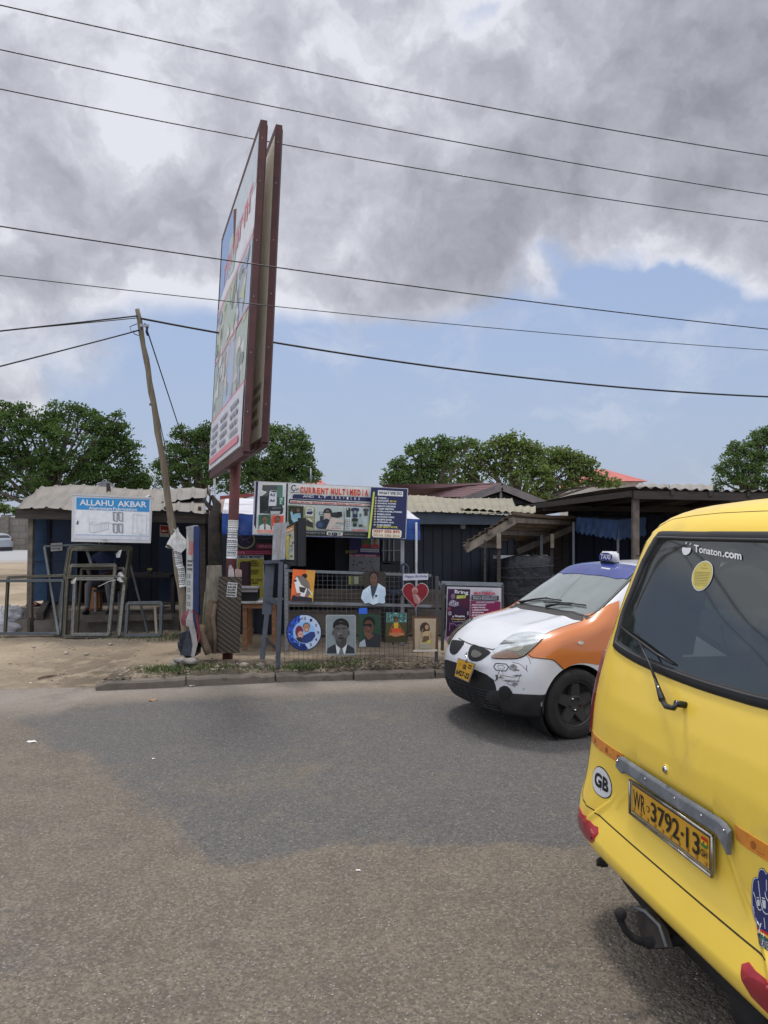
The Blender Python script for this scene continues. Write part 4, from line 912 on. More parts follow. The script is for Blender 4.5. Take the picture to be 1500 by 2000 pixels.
wframe('front frame with narrow jambs wrapped in grey film inside the widest frame', (147, 1131), (223, 1131), (213, 1239), (142, 1239), 11.1, 10.95, .045, mat('wrapped_film', (.20, .195, .17), .5, .1, var=.3, scale=25, bump=.4))
wframe('small square grey window frame standing at the right end of the stack', (250, 1178), (316, 1177), (314, 1240), (246, 1241), 11.02, 10.95, .045, ALG)
wframe('long low bronze frame extending from the stack to the left', (16, 1128), (128, 1124), (110, 1238), (10, 1237), 11.3, 11.1, .04, ALB)
wframe('dark grey frame running out past the left edge', (-70, 1135), (124, 1134), (118, 1237), (-80, 1238), 11.2, 11.05, .04, ALG)
def rod(name, label, a, b, Ya, Yb, w_, mt, cat='bar'):
    mb = MB(); mb.bar(P(*a, Ya), P(*b, Yb), w_, w_*.8, mt, up=(0, 1, 0)); tag(link(mb, name), label, cat, 'loose metal bars among the frames')
rod('metal_bar', 'thin grey bar leaning left of the frame stack', (87, 1068), (115, 1240), 11.6, 11.0, .035, ALG)
rod('metal_bar', 'thin grey bar leaning to the right behind the small square frame', (247, 1072), (289, 1237), 11.7, 11.5, .03, ALG)
rod('metal_bar', 'level bar laid across the tops of the leaning bars, left piece', (86, 1067), (171, 1063), 11.6, 11.6, .03, ALG)
rod('metal_bar', 'level bar laid across the tops of the leaning bars, right piece', (171, 1063), (250, 1069), 11.6, 11.6, .03, ALG)
rod('metal_bar', 'wrapped aluminium bar with frayed film between two frames', (243, 1142), (233, 1241), 11.05, 10.97, .04, mat('wrapped_film', (.24, .235, .21)))
rod('metal_bar', 'pale yellow aluminium bar standing inside the small square frame', (303, 1185), (306, 1238), 11.15, 11.1, .035, mat('pale_bar', (.33, .28, .2), .5))
rod('metal_bar', 'grey wrapped bar leaning high behind the tallest frame', (170, 1075), (182, 1112), 11.7, 11.65, .04, mat('wrapped_film', (.24, .235, .21)))
mb = MB(); FLM = mat('torn_film', (.5, .5, .48), .5, var=.2, scale=20)
for (x, y, dx, dy) in ((233, 1075, -6, 14), (230, 1128, 5, 9), (145, 1130, -6, 10), (232, 1118, 4, 8)):
    mb = MB(); a = P(x, y, 11.0); b = P(x+dx, y+dy, 10.98); mb.add([a, a+Vector((.04, -.01, .01)), b+Vector((.05, .01, 0)), b, a.lerp(b, .5)+Vector((-.02, -.03, 0))], [(0, 1, 2), (0, 2, 3), (0, 3, 4)], FLM); tag(link(mb, 'torn_film'), {1075: 'torn white film hanging inside the top rail of the tallest frame', 1128: 'white film knot at the right corner of the widest frame', 1130: 'white film knot at the left corner of the widest frame', 1118: 'white film scrap just above the widest frame'}[y], 'film', 'scraps of film on the frames')
mb = MB(); mb.tube([P(226, 1133, 10.98), P(212, 1136, 10.95), P(200, 1142, 10.95), P(192, 1146, 10.97)], .006, FLM, 5); tag(link(mb, 'film_string'), 'curly white film string drooping across the widest frame', 'film', 'scraps of film on the frames')
# sack at the left edge
mb = MB(); SCK = mat('woven_sack', (.40, .40, .42), .8, var=.25, scale=10, bump=.7, bscale=12, bdist=.03, stretch=(1, 1, 4)); c = P(12, 1215, 11.5)
mb.ball(c-Vector((0, 0, .03)), .19, SCK, 14, (1.35, .9, .95), .5); mb.ball(c+Vector((.10, 0, .13)), .14, SCK, 12, (1.1, .9, .9), .6); mb.ball(c+Vector((.0, .02, .20)), .07, SCK, 8, (1.3, .9, 1.0), .8)
mb.ball(c+Vector((-.25, 0, -.05)), .16, SCK, 12, (1.2, .9, 1), .5); tag(link(mb, 'sack'), 'bulging grey white sack lying behind the frames at the far left', 'sack')
# ============================================================ MAIN SHOP (navy, behind the display panel)
NAV = mat('navy_siding', (.012, .017, .026), .5, var=.25, scale=2, dirt=(.03, .032, .035), damt=.5)
NAVF = mat('slate_fascia', (.055, .072, .095), .6, var=.2, scale=3, dirt=(.03, .035, .045), damt=.5)
ROOFT = mat('tan_roof_sheet', (.23, .21, .15), .7, var=.15, scale=2, dirt=(.17, .15, .1), dscale=1.5, damt=.6)
ms = root('navy_shop', P(715, 1234, 11.6).xy.to_3d(), 'navy vertical sided shop with tan ridged roof behind the poster display', 'shop')
def wallp(name, pa, pb_, z0, z1, mt, th=.06, ribs=0, parent=ms): return wallq(name, parent, (Xp(*pa), pa[1]), (Xp(*pb_), pb_[1]), z0, z1, mt, th, ribs)
wallp('wall', (780, 11.7), (1000, 12.3), .1, 1.98, NAV, ribs=12)
wallp('wall', (433, 11.5), (560, 11.5), .1, 1.9, NAV, ribs=5)
wallp('wall', (655, 11.6), (800, 11.75), .1, 1.9, mat('charcoal_wall', (.018, .02, .025), .7, var=.2), ribs=0)
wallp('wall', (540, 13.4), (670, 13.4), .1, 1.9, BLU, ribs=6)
wallp('wall', (1000, 12.3), (1010, 15), .1, 1.98, NAV)
wallp('wall', (433, 11.5), (440, 15), .1, 1.9, NAV)
mb = MB(); mb.bar(P(783, 1011, 11.45), P(1003, 1014, 12.1), .05, .19, NAVF); link(mb, 'fascia', ms)
corr('roof', ms, (P(783, 999, 11.35), P(1012, 1008, 12.0), P(1000, 974, 14.6), P(770, 969, 14.4)), ROOFT, 190, .008, 15, sag=.05, seed=9, rib=True)
corr('roof', ms, (P(900, 998, 12.1)+Vector((0, 0, .03)), P(1046, 1006, 12.2)+Vector((0, 0, .03)), P(1046, 995, 13.0)+Vector((0, 0, .05)), P(900, 990, 13.0)+Vector((0, 0, .05))), ROOFT, 90, .012, 10, sag=.03, seed=12)
corr('roof', ms, (P(420, 1003, 11.4), P(790, 1003, 11.4), P(790, 975, 14.4), P(430, 972, 14.4)), mat('rust_roof', (.22, .16, .13), .8, var=.3, scale=3), 160, .014, 26, sag=.04, seed=10)
mb = MB(); mb.bar(P(420, 1008, 11.45), P(790, 1008, 11.45), .05, .12, WD); mb.bar(P(430, 972, 11.3), P(500, 966, 11.3), .03, .05, mat('red_trim', (.25, .06, .05), .7)); link(mb, 'roof_beam', ms)
mb = MB(); mb.box(P(904, 1028, 12.0), (.08, .07, .08), mat('white_box', (.4, .4, .4), .6), bev=.01); link(mb, 'light_box', ms)
mb = MB(); a, b = P(560, 1195, 11.4), P(862, 1195, 11.5); mb.bar((a.x, a.y, .28), (b.x, b.y, .28), .5, .34, mat('step_concrete', (.19, .155, .12), .95, var=.3, scale=3, bump=.4, dirt=(.09, .07, .05), damt=.8)); link(mb, 'doorstep', ms)
mb = MB(); mb.bar(P(560, 1178, 11.0), P(862, 1180, 11.1), .05, .10, mat('old_plank', (.13, .105, .08), .9, var=.3, stretch=(.4, 3, 3), scale=6)); mb.bar(P(560, 1160, 11.25), P(862, 1162, 11.3), .05, .16, mat('old_plank', (.13, .105, .08))); link(mb, 'plank', ms)
# barred window and door
win = MB(); f = vplane(743, 11.6, 800, 11.7)
win.prism([f(745, 1052, .02), f(783, 1052, .02), f(783, 1096, .02), f(745, 1096, .02)], (0, .03, 0), mat('dark_glass', (.03, .035, .04), .2)); wo = link(win, 'window', ms)
mb = MB()
for x in (749, 760, 769): mb.bar(f(x, 1050, .05), f(x, 1096, .05), .022, .02, mat('grey_bar', (.2, .22, .24), .6), up=(0, 1, 0))
mb.bar(f(745, 1075, .05), f(783, 1075, .05), .012, .012, mat('grey_bar', (.2, .22, .24), .6)); link(mb, 'window_bar', ms)
# wall posters
def poster(name, label, f, o, k, poly, col, group=None, th=.012, cat='poster'):
    A = Art(f, o[0], o[1], k); A.slab(poly, th, pc(col)); A.nm = (name, label, cat, group); return A
def fin(A):
    n, l, c, g = A.nm; return tag(link(A, n), l, c, g)
f = vplane(437, 11.3, 560, 11.3)
A = poster('wall_poster', 'dark poster reading prepaid vendor with a round emblem, top of the navy shop wall', f, (440, 1030), 7.692, [(130, 100), (760, 100), (760, 415), (130, 415)], '1c1a2c'); A.lay = 1
A.ell(300, 190, 150, 135, '74704a'); A.ell(300, 185, 125, 115, '1a1830', up=True); A.line([(200, 100), (280, 190), (390, 140)], 6, '6a5a80'); A.line([(230, 230), (300, 170), (360, 240)], 6, '7a4050', False)
A.rect(470, 125, 760, 240, '20262c'); A.text('PREPAID', 478, 232, 762, 234, 52, '0a0a0e', .03); A.line([(478, 168), (760, 172)], 4, '5a6068')
A.rect(462, 245, 760, 325, '6a1c34'); A.text('VENDOR', 492, 305, 744, 308, 44, 'a07888', .01); A.rect(130, 340, 760, 412, '6a1830'); A.text('NOTE:', 150, 402, 300, 402, 40, 'c07080', .02); A.scrib(310, 355, 720, 405, 2, 'a04860'); fin(A)
A = poster('wall_poster', 'mobile money price poster with yellow rows beside the oxide red post', f, (440, 1030), 7.692, [(98, 418), (578, 418), (600, 1115), (98, 1115)], 'a8aaa6'); A.lay = 1
A.text('MOBILE MONEY', 132, 465, 572, 465, 42, '1c1c3c', .03)
for y0, y1 in ((475, 603), (608, 748), (752, 890), (893, 1000)): A.rect(100, y0, 568, y1, '8c8424', y0 == 475)
A.rect(100, 1000, 600, 1112, '8c7c20', False); A.rect(195, 606, 310, 700, '6a1614')
A.text('MTN', 388, 520, 470, 520, 24, '20200c', .03); A.text('MOBILE', 355, 552, 505, 552, 26, '20200c', .03, False); A.text('MONEY', 365, 586, 500, 586, 26, '20200c', .03, False)
A.text('TELECEL', 340, 668, 508, 668, 32, '20200c', .03, False); A.text('CASH', 370, 706, 486, 706, 32, '20200c', .03, False); A.text('AIRTEL TIGO', 300, 810, 552, 810, 32, '20200c', .03, False); A.text('CASH', 380, 850, 490, 850, 32, '20200c', .03, False)
A.line([(245, 580), (262, 520), (285, 510), (280, 580)], 8, '50502a'); A.text('E', 190, 578, 212, 578, 44, '6a6a30', .0, False); A.scrib(360, 885, 510, 905, 1, '20200c'); fin(A)
f = vplane(655, 11.45, 800, 11.6)
A = poster('wall_poster', 'tall purple and white printing poster left of the barred shop window', f, (620, 1030), 6.25, [(395, 100), (765, 100), (760, 540), (385, 530)], '6e6e70'); A.lay = 1
A.poly([(395, 100), (765, 100), (765, 340), (395, 330)], '221c48'); A.poly([(395, 325), (762, 335), (760, 360), (395, 355)], '7a2434'); A.text('ALL ABOUT PRINTING', 390, 352, 715, 357, 20, 'b4a4a8', .02)
A.text('SHOOT', 340, 316, 492, 318, 36, '7c7434', .02, False); A.poly([(525, 258), (750, 265), (750, 305), (525, 298)], '9a9aa4'); A.text('PASSPORT PICTURE', 532, 290, 744, 296, 18, '28283c', .02)
A.rect(538, 105, 640, 245, '2e5a38'); A.rect(650, 105, 755, 255, '8a8a80', False); A.person(588, 165, 20, '6a4a38', '181410', '8a3038', eyes=False); A.person(702, 165, 20, '7a5a48', '181410', '9a3434', eyes=False)
A.line([(440, 375), (435, 530)], 3, '404044'); A.line([(660, 365), (658, 530)], 3, '404044', False)
for i in range(26): x, y = random.uniform(400, 740), random.uniform(375, 520); A.ell(x, y, random.uniform(4, 20), random.uniform(3, 9), random.choice(('2a2a30', '40383a', '8a8a88', '502a2c')), 8, i == 0)
fin(A)
f = vplane(620, 9.9, 720, 9.9)
A = poster('wall_poster', 'small pale green notice behind the wire mesh left of the suited man cut out', f, (620, 1030), 6.25, [(375, 590), (560, 590), (560, 700), (375, 700)], '4e5038', th=.01); A.lay = 1; A.rect(390, 595, 405, 695, '8a8a3c'); A.rect(450, 600, 500, 690, '7c7c6c'); A.scrib(510, 600, 555, 690, 3, '202018'); fin(A)
# clutter: dark monitor and chair
mb = MB(); f = vplane(745, 10.6, 800, 10.6); BKP = mat('black_plastic', (.012, .012, .014), .45)
mb.prism([f(745, 1098), f(796, 1104), (f(796, 1104).x, 10.6, .12), (f(745, 1098).x, 10.6, .12)], (0, .5, 0), BKP); mb.box((f(770, 1100).x, 10.85, 1.22), (.4, .5, .02), BKP); tag(link(mb, 'cabinet'), 'low black cabinet in front of the barred window', 'cabinet')
ch = root('chair', P(790, 1235, 10.2), 'dark plastic chair with curved back behind the birthday sign', 'chair'); mb = MB(); DB = mat('dark_blue_frame', (.03, .04, .07), .5)
mb.tube([P(783, 1150, 10.2), P(783, 1106, 10.2), P(787, 1102, 10.2), P(792, 1102, 10.2), P(797, 1108, 10.2), P(799, 1150, 10.2)], .018, DB, 8); mb.bar(P(785, 1112, 10.2), P(785, 1150, 10.2), .02, .02, DB); mb.bar(P(794, 1112, 10.2), P(795, 1150, 10.2), .02, .02, DB); link(mb, 'backrest', ch)
mb = MB(); mb.box(P(791, 1155, 10.4), (.42, .42, .04), DB, bev=.01); link(mb, 'seat', ch)
for a in (-1, 1):
    for b in (-1, 1): mb = MB(); c = P(791, 1155, 10.4); mb.bar((c.x+a*.17, c.y+b*.17, .12), (c.x+a*.17, c.y+b*.17, c.z-.02), .025, .025, DB); link(mb, 'leg', ch)
# ============================================================ MAIN SIGN BOARD
f = vplane(500, 9.55, 795, 10.25)
ss = root('shop_sign', f(645, 1055), 'wide white multimedia and I.T. services sign board with dark blue service list', 'sign')
A = Art(f, 480, 920, 4.4118, .0016)
A.slab([(75, 85), (1400, 150), (1381, 585), (55, 549)], .09, mat('sign_frame', (.55, .55, .54), .5, var=.06, dirt=(.35, .33, .3), damt=.5))
A.poly([(82, 92), (1392, 156), (1374, 578), (62, 543)], 'c9c9c4')
A.poly([(88, 90), (108, 91), (88, 500), (70, 460)], '20204a'); A.poly([(350, 106), (364, 107), (352, 548), (338, 547)], '16162c', False)
A.poly([(145, 120), (318, 122), (316, 370), (190, 368), (190, 330), (122, 366), (122, 225), (176, 190), (140, 160)], '4a504e'); A.poly([(122, 215), (196, 218), (190, 368), (120, 364)], '3a3e3e', False); A.poly([(135, 172), (178, 175), (176, 192), (138, 190)], 'c8c8c4')
A.poly([(205, 175), (222, 165), (272, 168), (262, 300), (196, 300)], 'd2d2ce'); A.poly([(215, 178), (226, 168), (270, 170), (258, 184)], '383c3c'); A.text('A3', 208, 216, 252, 218, 26, '3a3c58', .03); A.text('A4', 205, 266, 250, 268, 26, '3a3c58', .03)
A.poly([(270, 130), (315, 124), (314, 225), (268, 225)], '4c7464', False); A.rect(282, 222, 332, 294, '3c6450'); A.poly([(292, 230), (320, 230), (310, 285), (294, 285)], '9ab4a4'); A.line([(300, 240), (312, 280)], 4, '28463a')
A.poly([(200, 305), (310, 300), (324, 320), (320, 360), (215, 368), (198, 350)], '24282a'); A.poly([(225, 310), (300, 306), (310, 322), (230, 330)], '50565a'); A.poly([(212, 345), (300, 345), (290, 372), (215, 374)], 'a8a8a4')
A.rect(112, 376, 214, 502, '2c5c44'); A.rect(222, 384, 326, 505, 'c8503c', False)
A.person(165, 412, 24, '7a5646', '2a2420', 'b8bcb4', eyes=True, tie='303438', sh=2.1); A.person(276, 416, 23, '7a5444', '201814', 'c4c4c0', eyes=True, tie='28282c', sh=2.1)
A.poly([(104, 502), (330, 510), (330, 545), (100, 530)], 'c9c9c4'); A.poly([(104, 506), (330, 512), (328, 534), (102, 528)], 'c8623c'); A.text('PASSPORT PICTURES', 112, 522, 320, 528, 10, 'e0d0c4', .02)
# emblem: open ring with a tick
A.line([(430, 132), (420, 122), (408, 124), (396, 136), (394, 150), (402, 164), (414, 168), (428, 164)], 9, '1c1c24'); A.line([(412, 168), (414, 184)], 5, '1c1c24', False); A.line([(430, 148), (438, 166), (456, 148)], 7, '1c1c24', False); A.scrib(388, 178, 452, 192, 1, '5c5c64')
for wd, x0, x1, y0, y1 in (('CURRENT', 466, 718, 190, 203), ('MULTIMEDIA', 732, 1058, 203, 218)):
    for i, ch_ in enumerate(wd):
        n = len(wd); g = (x1-x0)/n; ya = y0+(y1-y0)*i/n; ww = g*(.92 if ch_ != 'I' else .35); xs_ = x0+g*i+(g-ww)/2
        A.lay = 20; A.text(ch_, xs_, ya, xs_+ww-1, ya+(y1-y0)/n, 56, 'e0a088', .075, False); A.lay = 21
        A.text(ch_, xs_+2, ya-2, xs_+ww-3, ya+(y1-y0)/n-2, 52, ('c44c38', 'b83034', 'c4542c', 'a82830')[i % 4], .05, False)
A.lay = 8; A.poly([(415, 200), (1078, 228), (1078, 262), (410, 236), (402, 218)], '23264e'); A.text('AND', 492, 226, 586, 230, 22, 'd8d8dc', .01); A.text('I.T', 628, 232, 704, 235, 22, 'd8d8dc', .01, False)
for i, c_ in enumerate('SERVICES'): A.text(c_, 738+i*33, 237+i*1.7, 752+i*33, 238+i*1.7, 22, 'd8d8dc', .01, False)
A.poly([(375, 240), (1078, 278), (1076, 308), (373, 278)], '1a1c38'); A.poly([(384, 252), (1074, 284), (1074, 303), (384, 274)], 'dcc8bc')
for tx_, a, b in (('GENERAL PRINTING', 388, 550), ('/ GRAPHICS DESIGNING', 556, 766), ('/ BRANDING', 772, 868), ('/ PHOTOGRAPHY', 874, 1008), (', E.T.C', 1012, 1066)): A.text(tx_, a, 272+(a-388)*.043, b, 272+(b-388)*.043, 14, 'a82a2c', .05, a == 388)
A.poly([(362, 292), (503, 300), (498, 466), (360, 462)], '6c7c52'); A.poly([(370, 300), (496, 306), (492, 460), (366, 458)], '24281e')
A.ell(452, 338, 14, 18, '6a4a38'); A.poly([(430, 366), (470, 362), (476, 420), (462, 448), (410, 444), (392, 410), (384, 350), (400, 346), (408, 376)], '7ca4b0'); A.ell(398, 338, 9, 12, '5a4030'); A.line([(396, 420), (470, 432)], 5, 'a0c4cc')
A.poly([(512, 302), (590, 306), (588, 398), (508, 394)], '9a9c6c'); A.poly([(522, 312), (582, 315), (580, 388), (518, 385)], 'bcbeb8'); A.poly([(526, 350), (576, 346), (576, 362), (566, 374), (526, 370)], '26264c'); A.scrib(530, 322, 572, 342, 2, '5c6470')
A.poly([(508, 400), (588, 404), (584, 510), (506, 500)], '8a8c60'); A.poly([(514, 440), (530, 410), (560, 420), (580, 450), (580, 490), (514, 470)], '2c2c28'); A.poly([(525, 412), (545, 402), (580, 440), (565, 440)], 'b4b09c')
A.poly([(600, 304), (852, 314), (848, 515), (592, 505)], 'a2aaa2'); A.poly([(630, 350), (672, 352), (670, 380), (630, 378)], '4c5250'); A.poly([(636, 356), (664, 357), (662, 372), (636, 370)], 'a0a8a4')
A.poly([(640, 386), (672, 386), (668, 470), (640, 470)], '2a3232'); A.ell(706, 350, 36, 30, '242424'); A.ell(704, 378, 30, 38, 'ac988a'); A.poly([(676, 346), (744, 344), (740, 362), (680, 362)], '2a2826'); A.poly([(668, 420), (700, 408), (745, 440), (740, 500), (640, 498)], '1c2430')
A.poly([(726, 360), (828, 350), (832, 392), (790, 402), (738, 398)], '24282a'); A.poly([(786, 352), (826, 350), (830, 376), (796, 392)], '141618'); A.poly([(690, 502), (736, 398), (770, 402), (800, 412), (846, 420), (840, 450), (780, 440), (750, 505)], 'b0a498'); A.ell(640, 462, 34, 34, '26344a'); A.ell(640, 462, 20, 20, '3a4c66')
A.poly([(724, 470), (842, 474), (840, 512), (720, 506)], 'b4b8b0'); A.text('PHOTOGRAPHY &', 734, 484, 824, 486, 9, 'b04848', .03); A.text('VIDEOGRAPHY', 730, 498, 828, 501, 9, 'b04848', .03, False)
A.poly([(858, 314), (1072, 320), (1064, 524), (852, 515)], '9ca8a4')
def tee(x, y, w_, h, c): A.poly([(x, y+h*.1), (x+w_*.3, y), (x+w_*.7, y), (x+w_, y+h*.1), (x+w_*.95, y+h*.38), (x+w_*.8, y+h*.34), (x+w_*.8, y+h), (x+w_*.2, y+h), (x+w_*.2, y+h*.34), (x+w_*.05, y+h*.38)], c)
A.rect(866, 318, 902, 398, '2c3430'); A.rect(872, 322, 882, 334, 'c8ccc8'); tee(906, 316, 72, 84, '222a46'); A.ell(942, 356, 14, 16, '7c8478'); tee(1012, 322, 48, 62, '3c3836'); tee(914, 404, 54, 74, '242826'); A.rect(924, 436, 958, 452, '5c6c5c')
A.poly([(862, 410), (906, 412), (904, 508), (858, 504)], 'b4b8b2'); A.scrib(864, 414, 902, 500, 6, '5c605c'); A.ell(990, 380, 10, 16, '5c6460'); A.poly([(972, 412), (990, 400), (1010, 412), (1012, 460), (970, 458)], '8c9894'); A.poly([(972, 468), (1000, 462), (1016, 478), (974, 480)], '26262a'); A.ell(1030, 474, 12, 6, 'b4a44c'); A.text('CUSTOMIZATION', 914, 516, 1038, 519, 16, 'b03c44', .05)
A.poly([(1080, 140), (1392, 155), (1374, 580), (1060, 577)], '20244a'); A.poly([(1098, 180), (1112, 178), (1070, 578), (1052, 578)], 'b8c04c')
A.poly([(1140, 164), (1356, 176), (1354, 220), (1136, 210)], 'c8c8c4'); A.text('WHAT WE DO', 1146, 200, 1346, 208, 26, '1c1c28', .03)
rows = ['TYPING.....', None, 'SCANING, POSTERS', 'RESULTS CHECKING', 'T-SHIRT PRINTING', 'FLYERS, BANNER, STICKERS', 'FUNERAL BOOK', 'INVITATION CARDS', 'RECEIPTS BOOK', 'LETTERHEADS, MUGS', '3D SIGN BOARDS']
wds = [94, 0, 158, 156, 142, 212, 120, 148, 130, 146, 122]
for i, rw in enumerate(rows):
    y = 240+i*23.1; x = 1139-i*1.1
    if rw: A.text(rw, x, y, x+wds[i], y+wds[i]*.035, 15, 'c4c8d0', .045, i == 0)
    else: A.text('PHOTOCOPY', x, y, x+98, y+4, 15, 'c4c8d0', .045, False); A.text('A3 / A4', x+102, y+4, x+160, y+6, 15, 'c4b83c', .045, False)
    A.ell(x-18, y-8, 8, 8, 'c4bc8c', 10, False); A.lay += 1; A.ell(x-18, y-8, 3.5, 3.5, '30345a', 6, False); A.lay -= 1
A.text('AND MANY MORE', 1127, 488, 1306, 493, 16, 'c4bc50', .03)
A.lay += 2; A.poly([(1100, 498), (1330, 508), (1344, 520), (1340, 566), (1330, 577), (1100, 570), (1088, 558), (1090, 508)], 'd0c4b0'); A.text('0557 055 895', 1102, 529, 1328, 538, 26, 'a83c28', .03); A.text('0554 586 866', 1100, 562, 1328, 571, 24, 'a88c6c', .03, False)
A.lay = 12; A.poly([(336, 508), (1058, 532), (1056, 570), (336, 548)], '1e201e'); A.text('WE BRING IDEAS TO LIFE', 446, 535, 682, 543, 15, '9ca09c', .0); A.text('CURRENT MULTIMEDIA', 848, 550, 1042, 556, 15, '8c908c', .0, False)
A.poly([(706, 516), (828, 520), (838, 532), (836, 550), (826, 558), (706, 554), (696, 544), (698, 526)], 'c4c4be'); A.ell(722, 541, 12, 12, '181820'); A.poly([(740, 530), (754, 530), (754, 554), (740, 554)], '181820', False); A.poly([(757, 530), (790, 531), (790, 556), (757, 555)], '202038', False); A.ell(808, 543, 13, 13, '6c6c58', 14, False); A.lay += 1; A.ell(808, 543, 9, 9, 'a8a894', 12, False); A.line([(718, 547), (728, 535)], 3, 'c4c4be', False); A.line([(767, 543), (780, 543)], 5, '8c8cb0', False)
A.text('FRAMING', 458, 490, 522, 491, 12, 'a85c54', .03); A.poly([(448, 472), (550, 476), (548, 500), (446, 496)], 'c4c4bc', False); A.lay += 1; A.text('FRAMING', 458, 490, 522, 491, 12, 'a85c54', .03, False)
for i in range(26): u = i/25; x = 82+u*1300; A.lay = 3; A.ell(x, 550+u*34-4, 3, 3, '4c4c4c', 6, False)
link(A, 'board_face', ss)
for x in (350, 1350): mb = MB(); a = f(480+x/4.4118, 1050, -.13); mb.bar((a.x, a.y, .1), (a.x, a.y, 2.1), .05, .05, IRN); link(mb, 'support_post', ss)
# canopy with blue valance behind the sign
BV = mat('blue_tarpaulin', (.022, .075, .30), .45, var=.2, scale=4, bump=.5, bscale=5, bdist=.05); WV = mat('white_tarpaulin', (.55, .55, .60), .5, var=.1, bump=.3, bscale=5, bdist=.03)
cn = root('canopy', P(640, 1230, 10.5), 'white and royal blue tarpaulin canopy spread behind the big sign board', 'canopy')
def sheet(name, parent, TL, TR, BR, BL_, mt, nx=30, ny=6, amp=.02, seed=1, scallop=0, th=.004):
    TL, TR, BR, BL_ = map(Vector, (TL, TR, BR, BL_)); n_ = (TR-TL).cross(TL-BL_).normalized(); vs = []
    for j in range(ny+1):
        for i in range(nx+1):
            u = i/nx; v = j/ny; p = TL.lerp(TR, u).lerp(BL_.lerp(BR, u), v)
            p += n_*amp*(mnoise.noise(Vector((u*9+seed, v*3, seed)))*1.5+.5*math.sin(u*40+v*4))*(.3+v)
            if scallop and j == ny: p.z += scallop*abs(math.sin(u*math.pi*scallop_n[0]))
            vs.append(p)
    N = len(vs); fs = [(j*(nx+1)+i, j*(nx+1)+i+1, (j+1)*(nx+1)+i+1, (j+1)*(nx+1)+i) for j in range(ny) for i in range(nx)]
    mb = MB(); mb.add(vs, fs, mt, True); mb.add([v-n_*th for v in vs], [f_[::-1] for f_ in fs], mt, True); return link(mb, name, parent)
scallop_n = [1]
YV = 10.35
sheet('valance', cn, P(434, 1003, YV), P(820, 1014, YV), P(821, 1055, YV), P(434, 1044, YV), BV, 60, 5, .022, 3)
sheet('tarpaulin_top', cn, P(440, 972, YV+1.6), P(780, 984, YV+1.6), P(820, 1014, YV), P(434, 1003, YV), WV, 40, 6, .01, 5)
for px, y0 in ((462, 1010), (813, 1020)):
    mb = MB(); c = P(px, y0, YV-.03); mb.tube([(c.x, c.y, .1), tuple(c)], .017, mat('pale_pipe', (.42, .42, .44), .5), 10); link(mb, 'pole', cn)
# ============================================================ DISPLAY MESH PANEL
f = vplane(548, 8.6, 858, 8.95); MP = mat('panel_steel', (.17, .185, .20), .5, .2, var=.2, dirt=(.10, .08, .06), damt=.5); BLS = mat('blue_grey_post', (.065, .075, .095), .55, var=.2, dirt=(.1, .11, .12), damt=.6)
dp = root('display_rack', f(700, 1312), 'steel framed wire mesh panel behind the kerb on which pictures hang', 'display panel')
F = lambda zx, zy, o=0: f(440+zx/5, 1030+zy/5, o)
mb = MB(); mb.bar(F(585, 422, 0), F(2010, 470), .025, .03, MP); mb.bar(F(575, 735, 0), F(2010, 770), .025, .03, MP); link(mb, 'rail', dp)
mb = MB(); mb.bar(F(545, 340), F(512, 1390), .05, .05, BLS, up=(0, 1, 0)); link(mb, 'post', dp)
mb = MB(); mb.bar(F(2068, 480), F(2060, 1400), .04, .04, mat('dark_post', (.06, .06, .065), .6), up=(0, 1, 0)); link(mb, 'post', dp)
mb = MB(); WM = mat('mesh_wire', (.12, .12, .12), .5, .4, var=.2)
for i in range(32):
    zx = 580+i*46.5; mb.tube([F(zx, 430 if zx < 2010 else 470), F(zx-3, 1350)], .0022, WM, 4)
for i in range(21):
    zy = 470+i*43; mb.tube([F(575, zy), F(1200, zy+8+3*math.sin(i)), F(2010, zy+25)], .0022, WM, 4)
link(mb, 'wire_mesh', dp)
PG = 'pictures hanging on the display panel'
def pic(label, poly, col, th=.02, name='picture', o=(440, 1030), k=5, g=PG, lift=.03, cat='picture'):
    A = Art(lambda x, y, off=0: f(x, y, off+lift), o[0], o[1], k, .0012); A.slab(poly, th, pc(col), pc('6a6a68')); A.nm = (name, label, cat, g); A.lay = 1; return A
A = pic('orange poster of a person bending forward, top left of the mesh panel', [(660, 408), (880, 422), (855, 728), (637, 720)], 'd0602c')
A.poly([(790, 416), (880, 422), (855, 728), (790, 726)], 'b88438'); A.poly([(800, 620), (860, 620), (853, 722), (800, 720)], 'c0a04c'); A.ell(775, 475, 26, 24, '1c1614'); A.poly([(690, 470), (760, 480), (815, 530), (835, 640), (800, 690), (760, 620), (700, 600)], '6a625c'); A.poly([(672, 520), (700, 480), (740, 560), (800, 600), (770, 690), (700, 650)], 'ccc8c4'); A.poly([(720, 580), (790, 590), (770, 640), (730, 630)], '3a3430'); A.poly([(660, 660), (850, 690), (848, 728), (640, 718)], '26222a'); A.poly([(700, 640), (740, 640), (720, 680), (680, 670)], '8a5448'); A.line([(810, 600), (850, 660)], 8, 'd4ccc0'); A.ell(684, 520, 14, 10, '221a18'); fin(A)
